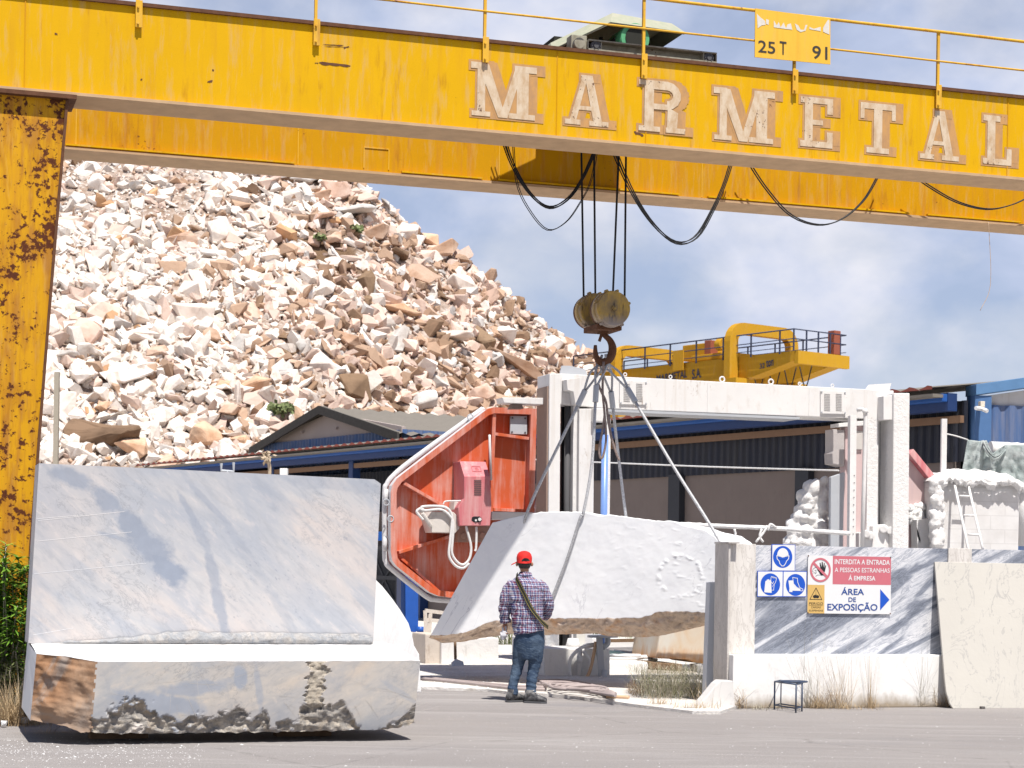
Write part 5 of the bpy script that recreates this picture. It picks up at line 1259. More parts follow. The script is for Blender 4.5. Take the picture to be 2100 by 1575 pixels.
def vein_marble(name, cols, dark, blobs, origin, rot, wob=.10, streak=1.0, mot=.12):
    g = G_(name, .5, .3); co = g.co((1, 1, .28), (0, math.radians(rot), 0)); n = g.noise(1.2, co, 7, .58, .6); fi = g.noise(5.0, g.co((1, 1, .16), (0, math.radians(rot), 0)), 6, .6, .3)
    big = g.noise(.7, None, 3, .5)
    c = g.ramp(n, [(.36, cols[0]), (.48, cols[2]), (.60, cols[1]), (.72, cols[2])]); c = g.mix(g.math('MULTIPLY', g.step(fi, .50, .64), .75 * streak), c, cols[1]); c = g.mix(g.math('MULTIPLY', g.step(big, .52, .7), .5), c, cols[0])
    f2 = g.noise(16, g.co((1, 1, .10), (0, math.radians(rot + 4), 0)), 5, .65, .2); c = g.mix(g.math('MULTIPLY', g.step(f2, .52, .66), .40 * streak), c, tuple(x * .82 for x in cols[1])); c = g.mix(g.math('MULTIPLY', g.step(f2, .44, .34), .35), c, tuple(min(.9, x * 1.16) for x in cols[0]))
    vn = g.math('ABSOLUTE', g.math('SUBTRACT', g.noise(6.0, g.co((1, 1, .45), (0, math.radians(rot), 0)), 9, .72, .5), .5)); vm = g.step(g.noise(1.1, g.co(loc=(6, 2, 1)), 4, .6), .48, .62); c = g.mix(g.math('MULTIPLY', g.math('MULTIPLY', g.step(vn, .016, .003), vm), .55), c, tuple(x * .55 for x in cols[1]))
    mo = g.noise(7, None, 6, .68, .6); c = g.mix(g.math('MULTIPLY', g.step(mo, .54, .70), mot), c, dark); c = g.mix(g.math('MULTIPLY', g.step(mo, .44, .30), mot * .8), c, tuple(min(.8, x * 1.2) for x in cols[0]))
    wv = g.noise(4.5, None, 6, .62); w2 = g.noise(14, None, 4, .6); tot = None
    for (p, ang, a, b, k) in blobs:
        q = Vector(p) - origin
        mp2 = g.nd('ShaderNodeMapping', vector_type='TEXTURE'); mp2.inputs['Location'].default_value = q; mp2.inputs['Rotation'].default_value = (0, math.radians(ang), 0); mp2.inputs['Scale'].default_value = (a, 4.0, b)
        g.co(); g.t.links.new(g._c, mp2.inputs['Vector']); ln = g.nd('ShaderNodeVectorMath', operation='LENGTH'); g.t.links.new(mp2.outputs[0], ln.inputs[0])
        d = g.math('ADD', ln.outputs['Value'], g.math('MULTIPLY', g.math('SUBTRACT', wv, .5), 1.5)); d = g.math('ADD', d, g.math('MULTIPLY', g.math('SUBTRACT', w2, .5), .9)); m_ = g.math('MULTIPLY', g.step(d, 1.2, .75), k)
        tot = m_ if tot is None else g.math('MAXIMUM', tot, m_)
    if tot is not None: c = g.mix(tot, c, g.mix(g.noise(9), dark, tuple(min(1, x * 1.35) for x in dark)))
    sp = g.noise(30, g.co((1, 1, .4), (0, math.radians(rot), 0)), 3, .7); mk = g.step(g.noise(.8, g.co(loc=(2, 9, 4)), 3), .5, .62); c = g.mix(g.math('MULTIPLY', g.math('MULTIPLY', g.step(sp, .60, .70), mk), .45), c, (.20, .22, .27))
    g.col(c); g.bump(g.noise(40, g.co((.1, .1, 3))), .05, .004); return g.m
def onb(pl_, x, y): return pl_(x, y)
def vb(pl_, pts):       # (px0,py0,px1,py1,half width px, strength) -> blobs along a line
    o = []
    for x0, y0, x1, y1, w_, k in pts:
        a, b = pl_(x0, y0), pl_(x1, y1); d = b - a; o.append(((a + b) / 2, -math.degrees(math.atan2(d.z, math.hypot(d.x, d.y))), d.length * .55, w_ / F * a.y, k))
    return o
bench.data.materials[4] = vein_marble('blue_banded_marble', [(.54, .485, .455), (.38, .395, .43), (.475, .465, .465)], (.23, .255, .305), vb(PSl, [(115, 965, 185, 1000, 18, .8), (190, 1000, 250, 1055, 17, .8), (235, 1040, 300, 1110, 22, .9), (270, 1100, 350, 1150, 26, .9), (320, 1140, 375, 1195, 24, 1.0), (360, 1000, 400, 1070, 6, .6), (395, 1060, 430, 1140, 9, .5), (425, 1130, 450, 1215, 11, .65), (440, 1190, 462, 1300, 12, .7), (455, 1060, 560, 1220, 11, .35), (560, 1220, 610, 1310, 9, .3), (200, 1090, 280, 1115, 5, .6), (380, 980, 470, 1080, 6, .5), (600, 985, 770, 1000, 14, .35), (520, 975, 600, 1060, 16, .3)]), bench.location, -52)
bench.data.materials[0] = vein_marble('scraped_grey_marble2', [(.50, .43, .36), (.33, .34, .36), (.44, .415, .385)], (.24, .26, .30), vb(PB, [(250, 1430, 420, 1455, 22, .9), (330, 1420, 460, 1405, 16, .8), (240, 1450, 360, 1470, 16, .8), (490, 1365, 495, 1410, 12, .9), (340, 1470, 380, 1500, 14, .7), (525, 1365, 535, 1450, 7, .6), (790, 1400, 850, 1440, 6, .4)]), bench.location, 62, streak=.8, mot=.42)
# pale scratches left by the saw on the front
m = MB()
for i in range(110):
    x, y = R.uniform(215, 850), R.uniform(1365, 1465); a_ = R.choice([R.gauss(1.45, .25), R.gauss(.1, .25), R.gauss(-.5, .2)]); L_ = R.uniform(8, 70); p, q = PB(x, y, .0006), PB(x + L_ * math.cos(a_), min(1470, y + L_ * math.sin(a_)), .0006); s_ = (q - p).cross(nA).normalized() * R.uniform(.0006, .0018); m.add([p - s_, q - s_ * .4, q + s_ * .4, p + s_], [(0, 1, 2, 3)])
m.build('scratches', mat_flat('scratch_chalk', (.46, .43, .39), .9, .1), bench, recalc=False)
# broken ridge left at the foot of the backrest
m = MB()
def ridge_(u, v):
    x = lerp(105, 764, u); h = pl([(105, 2), (250, 12), (300, 17), (330, 22), (395, 27), (450, 22), (520, 24), (640, 22), (740, 20), (764, 16)], x) + 3 * nz((u * 26, 3, 3))
    a = v * math.pi; yb = 1320 + (x - 400) * .002; prot = .05 * math.sin(min(1, v * 1.4) * math.pi * .5) * (1 - v) + .02 * abs(nz((u * 40, v * 6, 1))) * (1 - v)
    return PSl(x, yb - h * v, .012 + prot * pl([(105, .1), (300, 1), (764, 1)], x) * (1.0 if v < .99 else 0))
Mt['ridge'] = rawbrown('broken_sawn_edge', (.46, .43, .40), (.34, .35, .365), (.50, .47, .44), 2.2, .8, 1.0)
m.grid(ridge_, 160, 10); m.build('broken_ridge', Mt['ridge'], bench, recalc=False)
m = MB()
for (x0, y0, x1, y1) in ((78, 1068, 255, 1049), (76, 1110, 270, 1091), (70, 1177, 300, 1155), (75, 1064, 160, 1057), (68, 1302, 150, 1288)): m.bar(PSl(x0, y0, .0), PSl(x1, y1, .0), .0035, .003, up=nA)
m.build('saw_mark', Mt['seat'], bench)
m = MB()
for t in (.25, .75):
    p = PB(lerp(66, 850, t), 1500); q = backpt(p, .7, .06); m.box(q, (.5, .18, .14), (dA, nA, UP))
m.build('timber_bearers', Mt['wood'], None, 'dark bearers hidden under the marble bench', 'timber')
# white offcut standing behind the right end of the bench
m = MB(); PW_ = PB.shift(-1.75); off_px = [(740, 1180), (772, 1190), (785, 1203), (805, 1228), (822, 1252), (838, 1278), (845, 1300), (850, 1325), (860, 1342), (864, 1420), (740, 1420)]
def offc(z0): return [PW_(x, y) for x, y in off_px]
m.prism(offc(0), -nA * .35); m.build('marble_offcut', white_marble('white_offcut', (.80, .79, .78), (.6, .6, .6), .3), None, 'bright white curved marble offcut behind the right end of the bench block', 'marble piece', bevel=.01)

# ================================================================ hanging block
PH = Plane((.14, 24.71, 0), (-.447, -.894, 0)); nH = PH.n
htop = [(1010, 1072), (1040, 1064), (1075, 1056), (1110, 1050), (1150, 1049), (1200, 1050), (1232, 1058), (1250, 1055), (1300, 1062), (1345, 1068), (1380, 1068), (1400, 1077), (1445, 1087), (1465, 1100), (1481, 1118)]
hbot = [(883, 1303), (920, 1302), (963, 1295), (993, 1279), (1020, 1272), (1060, 1270), (1130, 1268), (1223, 1268), (1317, 1267), (1353, 1254), (1400, 1254), (1453, 1257), (1500, 1256)]
hlow = [(885, 1308), (907, 1319), (947, 1316), (985, 1309), (1027, 1303), (1060, 1298), (1116, 1302), (1224, 1299), (1248, 1305), (1318, 1307), (1352, 1304), (1400, 1294), (1452, 1281), (1498, 1270)]
def res(poly, u):
    x = lerp(poly[0][0], poly[-1][0], u); return x, pl(poly, x)
NU, NV = 260, 110
def hfront(u, v):
    (xt, yt), (xb, yb) = res(htop, u), res(hbot, u)
    yb += 2.0 * nz((u * 50, 1, 3)); yt += 1.0 * nz((u * 45, 5, 3))
    x, y = lerp(xb, xt, v), lerp(yb, yt, v); d = .006 * nz((x * .008, y * .008, 1)) + .0015 * nz((x * .06, y * .06, 2))
    e = math.hypot((x - 1395) / 48, (y - 1182) / 46)
    if .78 < e < 1.06: d += .016 * (1 - abs(e - .92) / .14) * max(0, .15 + nz((x * .10, y * .10, 5)) + .5 * nz((x * .03, y * .03, 9)))
    
    if x > 1180: d += .008 * max(0, nz((x * .04, y * .10, 8)) - .42) * pl([(1180, .2), (1330, 1), (1480, 1)], x)
    if y < 1060 + (x - 1075) * .06 + 8: d -= .0
    return PH(x, y, d)
m = MB(); m.grid(hfront, NU, NV, 0, True)
def hbrown(u, v):
    p = hfront(u, 0); x, y = res(hlow, u); q = PH(x, y + 1.5 * nz((u * 45, 2, 2)), -.26); r = p.lerp(q, v); r += (nH * .07 - UP * .02) * math.sin(v * math.pi) * (.6 + nz((u * 14, v * 2, 1))) + nH * .02 * nz((u * 60, v * 8, 6)) * (1 if 0 < v < 1 else 0); return r
m.grid(hbrown, NU, 14, 1, True, True)
def hunder(u, v):
    q = hbrown(u, 1); b = q - nH * 1.15; b.z += .12; return q.lerp(b, v) + UP * .06 * nz((u * 9, v * 4, 3)) * math.sin(v * math.pi)
m.grid(hunder, 90, 8, 1, True, True)
def htopf(u, v):
    p = hfront(u, 1); b = p - nH * 1.35; b.z -= .05; return p.lerp(b, v)
m.grid(htopf, NU, 6, 0, True)
def hback(u, v): a = hunder(u, 1); b = htopf(u, 1); return a.lerp(b, v)
m.grid(hback, 60, 4, 0, True, True)
for u in (0, 1):
    lst = [hfront(u, j / 20) for j in range(21)] + [htopf(u, j / 3) for j in range(1, 4)] + [hback(u, 1 - j / 3) for j in range(1, 3)] + [hunder(u, 1 - j / 4) for j in range(0, 4)] + [hbrown(u, 1 - j / 5) for j in range(0, 5)]
    m.add(lst, [tuple(range(len(lst)))], 0)
def hangmat():
    g = G_('dusty_white_marble', .7, .25); f = g.noise(1.2, None, 5, .55); co = g.co((1, 1, .4), (0, .6, 0)); n = g.noise(1.3, co, 8, .62, 1.6); r = g.math('ABSOLUTE', g.math('SUBTRACT', n, .5)); mk = g.step(g.noise(.9, g.co(loc=(4, 2, 7)), 2), .5, .62)
    c = g.mix(g.math('MULTIPLY', g.step(f, .42, .7), .6), (.84, .84, .84), (.73, .74, .76)); c = g.mix(g.math('MULTIPLY', g.step(g.noise(2.0, g.co((1, 1, .5), (0, -.6, 0)), 7, .66, 1.0), .54, .72), .35), c, (.62, .62, .66)); sc_ = g.noise(22, g.co((.12, .12, 1.6), (0, -.45, 0)), 4, .7); c = g.mix(g.math('MULTIPLY', g.step(sc_, .60, .72), .25), c, (.66, .66, .68)); c = g.mix(g.math('MULTIPLY', g.math('MULTIPLY', g.step(r, .014, .002), mk), .6), c, (.42, .42, .46)); g.col(c); g.bump(g.math('ADD', g.noise(2.4, None, 7, .6), g.math('MULTIPLY', g.noise(28), .25)), .06, .02); return g.m
Mt['hang'] = hangmat(); Mt['rawtan'] = rawbrown('raw_tan_underside', (.58, .35, .20), (.66, .53, .42), (.44, .34, .27), 1.6)
block = m.build('marble_block', [Mt['hang'], Mt['rawtan']], None, 'large white marble block hanging in wire slings, brown raw underside', 'marble block', merge=.0005)

# slings --------------------------------------------------------------------
def wiremat(name, base):
    g = G_(name, .6, .4, .3); w_ = g.noise(90, g.co((1, 1, .5), (0, .6, 0)), 3, .6); g.col(g.mix(g.step(w_, .35, .65), tuple(x * .55 for x in base), base)); g.bump(w_, .6, .006); return g.m
Mt['wire'] = wiremat('grey_wire_rope', (.58, .58, .59)); Mt['wirebrown'] = wiremat('brown_wire_rope', (.34, .26, .23))
hook_pt = P(1238, 735, YH)
def sling(fer, end_pts, label, spread=(-1, 1)):
    root = thing('wire_sling', label, 'sling', end_pts[-1] - UP * .1, 'wire slings carrying the block')
    d = (end_pts[0] - fer).normalized(); f1 = fer + d * .0; f2 = fer + d * .22
    MB().cyl(f1, f2, .038, 12).build('ferrule', Mt['greymetal'], root, bevel=.006)
    m = MB()
    for k in spread:
        a = hook_pt + dA * .035 * k + UP * .02; m.tube(curve_pts([hook_pt + nA * .06 * k + UP * .05, a - UP * .08 + nA * .05 * k, a.lerp(fer, .5) + dA * .045 * k, fer + dA * .012 * k], 16), .015, 8)
    m.build('sling_eye', Mt['wire'], root)
    m = MB(); m.tube(curve_pts([f2] + end_pts, 30) if len(end_pts) > 1 else [f2] + end_pts, .0195, 10); m.build('sling_rope', Mt['wire'], root)
    return root
YB0 = 24.3
S1e = PH(1078, 1060, .02); sling(P(1200, 800, 24.55), [S1e, S1e - nH * .5 - UP * .02], 'wire sling running down left to the shaded end of the block')
e1 = PH(1197, 1049, .02); e2 = PH(1190, 1062, .035); e3 = PH(1165, 1140, .035); e4 = PH(1133, 1225, .035); e5 = PH(1118, 1268, .03)
sling(P(1223, 790, 24.4), [P(1214, 950, 24.35), e1, e2, e3, e4, e5], 'wire sling passing over the top edge and down the front of the block')
sling(P(1253, 803, 24.7), [P(1270, 950, 25.0), PH(1284, 1062, -.9), PH(1286, 1062, -1.25)], 'wire sling running behind the block, right of the hanging loops')
e = PH(1480, 1118, .0); sling(P(1287, 797, 24.5), [P(1380, 955, YB0 - .2), e, e - UP * .25 - dA * .01], 'long wire sling running down right to the far end of the block')
m = MB()
for pts in ([(1238, 742), (1236, 800), (1240, 850), (1243, 900), (1237, 935), (1231, 938), (1229, 920), (1236, 880), (1240, 850)], [(1226, 785), (1233, 803), (1243, 825), (1247, 860), (1256, 905), (1266, 935), (1270, 944), (1262, 925), (1252, 890), (1249, 850)]):
    m.tube(curve_pts([P(x, y, 24.5) for x, y in pts], 50), .016, 7)
m.build('spare_sling', Mt['wirebrown'], None, 'brownish idle sling loops dangling from the hook above the block', 'sling')
# ================================================================ marble clad wall and signs
Wd = (Vector((5.97, 22.51, 0)) - Vector((2.62, 21.52, 0))).normalized(); nWl = Vector((Wd.y, -Wd.x, 0))
PL0 = Plane((2.62, 21.52, 0), nWl); PLP = PL0.shift(-.22); eL = PL0.e; axL = (eL, nWl, UP)
def Lw(s, off, z): q = PL0.p + eL * s + nWl * off; return Vector((q.x, q.y, z))
sL = lambda pl_, x, y: (pl_(x, y) - PL0.p).dot(eL)
def panelmat():
    g = G_('grey_veined_marble', .35, .45); rot = (0, math.radians(-30), 0)
    co = g.co((1, 1, 1), rot); st = g.co((.42, 1, 2.6), rot)
    b = g.noise(1.5, g.co((.22, 1, 2.4), rot), 4, .5, .5); v = g.noise(4.2, st, 9, .68, 1.3); v2 = g.noise(8, st, 8, .7, 1.5)
    c = g.ramp(b, [(.43, (.66, .655, .665)), (.50, (.56, .565, .59)), (.53, (.20, .215, .255)), (.58, (.13, .145, .18)), (.625, (.18, .195, .23)), (.65, (.60, .605, .63))])
    r = g.math('ABSOLUTE', g.math('SUBTRACT', v, .5)); c = g.mix(g.math('MULTIPLY', g.step(r, .035, .004), .8), c, (.26, .28, .33))
    r2 = g.math('ABSOLUTE', g.math('SUBTRACT', v2, .5)); c = g.mix(g.math('MULTIPLY', g.step(r2, .03, .004), .6), c, (.34, .36, .41))
    c = g.mix(g.math('MULTIPLY', g.step(g.noise(.9, g.co(loc=(9, 1, 3)), 3), .6, .75), .35), c, (.62, .56, .45)); g.col(c); return g.m
Mt['panel'] = panelmat()
def pillarmat(name, a, b, vcol):
    g = G_(name, .4, .4); n = g.noise(3, g.co((1.6, 1.6, .35)), 7, .62, 1.2); v = g.noise(5, g.co((1.5, 1.5, .4)), 8, .7, 1.5); c = g.mix(g.step(n, .4, .62), a, b)
    r = g.math('ABSOLUTE', g.math('SUBTRACT', v, .5)); c = g.mix(g.math('MULTIPLY', g.step(r, .03, .004), .55), c, vcol); g.col(c); return g.m
Mt['pillar'] = pillarmat('cream_grey_marble', (.62, .58, .53), (.70, .66, .61), (.38, .34, .30)); Mt['pillar_shade'] = pillarmat('shaded_pillar_marble', (.46, .43, .40), (.56, .52, .48), (.30, .27, .25))  # second marble is the pillar's own, with the end face's shade mixed in
def ledgemat():
    g = G_('whitewashed_plinth', .9, .1); n = g.noise(1.6, None, 6, .6); z = g.sep()[2]; k = g.noise(7, g.co((1, 1, .5)), 6, .65)
    c = g.mix(g.step(n, .4, .7), (.80, .785, .76), (.71, .69, .655)); c = g.mix(g.math('MULTIPLY', g.step(k, .56, .75), .4), c, (.45, .40, .33))
    base = g.math('ADD', z, g.math('MULTIPLY', k, -.2)); c = g.mix(g.step(base, .06, -.08), c, (.34, .28, .21)); g.col(c); g.bump(g.noise(20), .2, .01); return g.m
wall = thing('marble_wall', 'low wall clad in grey striped marble with white plinth and signs on it', 'wall', Lw(1.5, -.2, 0))
zl = PL0(1700, 1343).z; s_l = sL(PL0, 1503, 1400); zt = PLP(1540, 1116).z
s_r = sL(PL0, 1923, 1400)
m = MB(); m.box(Lw((s_l + .0 + 9) / 2, -.24, zl / 2), (9 - s_l, .48, zl), axL); m.build('plinth', ledgemat(), wall, bevel=.012)
m = MB(); m.box(Lw((s_l + 9) / 2, -.345, (zl + zt - .02) / 2), (9 - s_l - .02, .21, zt - zl - .02), axL); m.build('wall_core', Mt['concrete_w'], wall)
sp1 = sL(PLP, 1547, 1200)
m = MB(); m.box(Lw((s_l + sp1) / 2, -.215, (zl + zt) / 2 + .002), (sp1 - s_l, .05, zt - zl), axL); m.build('pillar_slab', Mt['pillar'], wall, bevel=.004)
m = MB(); m.box(Lw(s_l - .0125, -.32, zt / 2), (.025, .40, zt), axL); m.box(Lw(s_l + .03, -.30, zt + .012), (.14, .42, .02), axL); m.build('end_slab', Mt['pillar_shade'], wall, bevel=.003)
sp2, sp3 = sL(PLP, 1942, 1200), sL(PLP, 1990, 1200)
m = MB(); m.box(Lw((sp1 + sp2) / 2 + .002, -.23, (zl + zt) / 2 - .004), (sp2 - sp1 - .008, .03, zt - zl - .008), axL); m.build('marble_panel', Mt['panel'], wall)
m = MB(); m.box(Lw((sp2 + sp3) / 2, -.22, (zl + zt) / 2), (sp3 - sp2, .05, zt - zl), axL); m.build('pillar_slab', Mt['pillar'], wall, bevel=.004)
m = MB(); m.box(Lw((sp3 + 9) / 2 + .002, -.23, (zl + zt) / 2 - .004), (9 - sp3 - .008, .03, zt - zl - .008), axL); m.build('marble_panel', Mt['panel'], wall)
# ---- signs
PG = PLP.shift(.012)
PSg = PG.shift(.014)
Mt['sgblue'] = mat_flat('sign_blue', (.012, .085, .48), .4, .4, var=.04); Mt['sgwhite'] = mat_flat('sign_white', (.72, .71, .70), .4, .4, var=.04); Mt['sgred'] = mat_flat('faded_sign_red', (.54, .15, .18), .5, .3, var=.05)
Mt['sgyel'] = mat_flat('sign_ochre', (.62, .40, .13), .5, .3, var=.05); Mt['sgblack'] = mat_flat('sign_black', (.02, .02, .022), .5, .3); Mt['sgnavy'] = mat_flat('sign_navy', (.025, .07, .26), .5, .3)
def SP(x, y, k=0): return PSg(x, y, .0015 * k)
def zx(x, y): return (1520 + x / 6.176, 1100 + y / 6.176)            # sign close-up coordinates -> photo pixels
def spoly(m, pts, k=1, mi=0): m.add([SP(*zx(x, y), k) for x, y in pts], [tuple(range(len(pts)))], mi)
def ell(cx, cy, rx, ry, n=48, a0=0, a1=360): return [(cx + rx * math.cos(math.radians(a0 + (a1 - a0) * i / n)), cy + ry * math.sin(math.radians(a0 + (a1 - a0) * i / n))) for i in range(n + (0 if a1 - a0 == 360 else 1))]
def ringp(m, cx, cy, rx, ry, w, k):
    o, i_ = ell(cx, cy, rx, ry), ell(cx, cy, rx - w, ry - w); n = len(o)
    m.add([SP(*zx(*p), k) for p in o + i_], [(a, (a + 1) % n, n + (a + 1) % n, n + a) for a in range(n)])
def stroke(m, pts, w, k):
    for i, ((x0, y0), (x1, y1)) in enumerate(zip(pts, pts[1:])):
        L = math.hypot(x1 - x0, y1 - y0) or 1; nx, ny = -(y1 - y0) / L * w / 2, (x1 - x0) / L * w / 2; tx, ty = (x1 - x0) / L * w / 3, (y1 - y0) / L * w / 3
        spoly(m, [(x0 - tx + nx, y0 - ty + ny), (x1 + tx + nx, y1 + ty + ny), (x1 + tx - nx, y1 + ty - ny), (x0 - tx - nx, y0 - ty - ny)], k + .04 * (i % 5))
def board(name, label, corners, mat, edge=None, group=None):
    t = thing(name, label, 'sign', SP(*zx(*corners[3])), group)
    m = MB(); m.prism([SP(*zx(*c)) for c in corners], -nWl * .012); b = m.build('sign_board', edge or mat, t)
    return t
def part(t, nm, mat, fn): m = MB(); fn(m); return m.build(nm, mat, t, recalc=False)
# helmet
t = board('safety_sign', 'blue and white hard hat safety sign, uppermost of the three', [(388, 98), (686, 104), (683, 440), (386, 436)], Mt['sgwhite'], Mt['sgblue'], 'blue round safety signs on the marble wall')
part(t, 'white_field', Mt['sgwhite'], lambda m: spoly(m, [(396, 107), (680, 110), (678, 433), (392, 431)], .6))
part(t, 'blue_disc', Mt['sgblue'], lambda m: spoly(m, ell(526, 260, 122, 139), 1.2))
def f(m):
    spoly(m, [(452, 250)] + ell(528, 240, 72, 92, 20, 180, 360) + [(606, 250), (590, 240), (560, 243), (500, 243), (465, 238)], 1.9)
    stroke(m, [(448, 246), (608, 248)], 9, 2.0); stroke(m, [(452, 252), (456, 285), (480, 310), (490, 345), (515, 374), (540, 374), (562, 345), (575, 312), (600, 285), (604, 252)], 9, 2.2)
    spoly(m, [(465, 250), (500, 258), (527, 270), (527, 246)], 2.3); spoly(m, [(592, 250), (560, 258), (527, 270), (527, 246)], 2.35)
part(t, 'helmet_symbol', Mt['sgwhite'], f)
part(t, 'visor', Mt['sgblue'], lambda m: spoly(m, [(470, 258), (527, 268), (588, 258), (582, 276), (565, 290), (490, 290), (474, 276)], 2.9))
# gloves
t = board('safety_sign', 'blue and white protective gloves sign, lower left of the three', [(207, 436), (531, 438), (527, 766), (204, 766)], Mt['sgwhite'], Mt['sgblue'], 'blue round safety signs on the marble wall')
part(t, 'white_field', Mt['sgwhite'], lambda m: spoly(m, [(214, 445), (526, 447), (522, 757), (210, 757)], .6))
part(t, 'blue_disc', Mt['sgblue'], lambda m: spoly(m, ell(369, 608, 124, 140), 1.2))
def f(m):
    spoly(m, [(306, 570), (380, 562), (386, 715), (292, 708)], 1.8)
    for i, (x, y) in enumerate(((316, 566), (331, 550), (348, 546), (366, 556))): spoly(m, ell(x, y + 16, 9, 22, 14), 1.9 + .08 * i)
    for i in range(4): stroke(m, ell(388 + i * 17, 520 + i * 5, 9, 13, 8, 180, 360), 6, 2.2)
    stroke(m, [(378, 520), (374, 570), (398, 600), (412, 570)], 6, 2.25); stroke(m, [(448, 535), (432, 590), (420, 600), (410, 682), (386, 680)], 6, 2.3); stroke(m, [(395, 640), (410, 610)], 5, 2.4)
part(t, 'glove_symbol', Mt['sgwhite'], f)
# boots
t = board('safety_sign', 'blue and white protective boots sign, lower right of the three', [(531, 438), (833, 441), (826, 768), (527, 766)], Mt['sgwhite'], Mt['sgblue'], 'blue round safety signs on the marble wall')
part(t, 'white_field', Mt['sgwhite'], lambda m: spoly(m, [(538, 447), (826, 450), (820, 759), (534, 757)], .6))
part(t, 'blue_disc', Mt['sgblue'], lambda m: spoly(m, ell(689, 615, 122, 139), 1.2))
def f(m):
    spoly(m, [(598, 560), (660, 556), (666, 600), (700, 645), (748, 670), (752, 690), (650, 688), (648, 706), (608, 702), (612, 660)], 1.9)
    stroke(m, [(652, 520), (712, 530), (716, 580), (742, 648), (782, 668), (780, 690), (752, 690)], 7, 2.2); stroke(m, [(652, 520), (664, 600), (706, 646), (755, 668)], 6, 2.4)
part(t, 'boot_symbol', Mt['sgwhite'], f)
# large sign
t = board('warning_sign', 'large white sign with faded red no entry panel, ochre hazard panel and blue arrow', [(848, 238), (1899, 260), (1894, 986), (838, 974)], Mt['sgwhite'])
rp = part(t, 'red_panel', Mt['sgred'], lambda m: spoly(m, [(1162, 246), (1898, 262), (1896, 616), (1158, 606)], .8))
part(t, 'ochre_panel', Mt['sgyel'], lambda m: spoly(m, [(845, 612), (1056, 616), (1053, 976), (839, 973)], .8))
def stext(b, x0, y0, x1, y1, yl, mat, bold, k=1.8, xl=None): return fit_text('lettering', b, SP(*zx(x0, y0), k), SP(*zx(x1, y1), k), SP(*zx(xl if xl is not None else x0 + 2, yl), k), mat, t, bold)
stext('INTERDITA A ENTRADA', 1184, 350, 1882, 362, 288, Mt['sgwhite'], .016)
stext('A PESSOAS ESTRANHAS', 1184, 452, 1880, 462, 394, Mt['sgwhite'], .006)
stext('\u00c1 EMPRESA', 1358, 557, 1700, 562, 484, Mt['sgwhite'], .016)
stext('\u00c1REA', 1266, 740, 1556, 742, 642, Mt['sgnavy'], .018); stext('DE', 1358, 829, 1454, 830, 772, Mt['sgnavy'], .018)
stext('EXPOSI\u00c7\u00c3O', 1090, 958, 1726, 962, 832, Mt['sgnavy'], .018)
stext('PERIGO', 860, 866, 1036, 868, 834, Mt['sgblack'], .0); stext('CARGAS', 884, 910, 1006, 911, 886, Mt['sgblack'], .0); stext('SUSPENSAS', 858, 950, 1036, 951, 928, Mt['sgblack'], .0)
part(t, 'arrow', Mt['sgblue'], lambda m: spoly(m, [(1762, 668), (1878, 802), (1760, 936)], 1.6))
def f(m):
    spoly(m, [(985, 432), (1005, 455), (1050, 470), (1062, 440), (1070, 400), (1078, 370), (1068, 364), (1056, 400), (1058, 340), (1048, 334), (1040, 395), (1032, 322), (1020, 322), (1020, 395), (1004, 332), (994, 336), (1003, 405), (1000, 430), (975, 418), (966, 425), (985, 450), (1010, 495), (1045, 495), (1052, 460)][:22] + [(1040, 492), (1008, 492)], 1.8)
    spoly(m, [(985, 430), (1060, 430), (1046, 494), (1006, 492)], 1.9)
part(t, 'hand_symbol', Mt['sgblack'], f)
def f(m):
    stroke(m, [(925, 400), (908, 420), (905, 445), (918, 452)], 4, 1.8); stroke(m, [(925, 400), (945, 392), (962, 402), (964, 425)], 4, 1.85); stroke(m, [(930, 432), (945, 428), (952, 440)], 4, 1.9); stroke(m, [(928, 455), (938, 470), (952, 462), (945, 446)], 4, 1.95); stroke(m, [(945, 505), (968, 488), (998, 490)], 4, 2.0); stroke(m, [(912, 470), (905, 480)], 4, 2.1)
part(t, 'face_symbol', Mt['sgblack'], f)
def f(m):
    ringp(m, 1004, 425, 132, 153, 24, 2.6); stroke(m, [(916, 335), (1090, 515)], 30, 2.8)
part(t, 'prohibition_ring', Mt['sgred'], f)
def f(m):
    stroke(m, [(948, 652), (1022, 800), (870, 798), (948, 652)], 7, 1.6); stroke(m, [(948, 672), (946, 735)], 3, 1.7)
    spoly(m, ell(934, 762, 25, 20, 20), 1.8); spoly(m, ell(966, 764, 22, 19, 20), 1.9); stroke(m, [(946, 735), (925, 752)], 3, 2.0); stroke(m, [(946, 735), (972, 752)], 3, 2.1); stroke(m, [(862, 876), (1034, 878)], 3, 1.7)
part(t, 'hanging_load_symbol', Mt['sgblack'], f)
def f(m):
    for q in ((852, 246), (1892, 268), (1888, 978), (846, 967)): m.cyl(SP(*zx(*q), 0), SP(*zx(*q), 3), .008, 8)
part(t, 'screws', Mt['rust'], f)
# ---- leaning slab
PN0 = P(1955, 1453, 22.02); tilt = PLP(1917, 1152, .03)
sb = [(1917, 1152), (2175, 1157), (2178, 1452), (1955, 1453), (1948, 1443), (1941, 1420), (1938, 1395)]
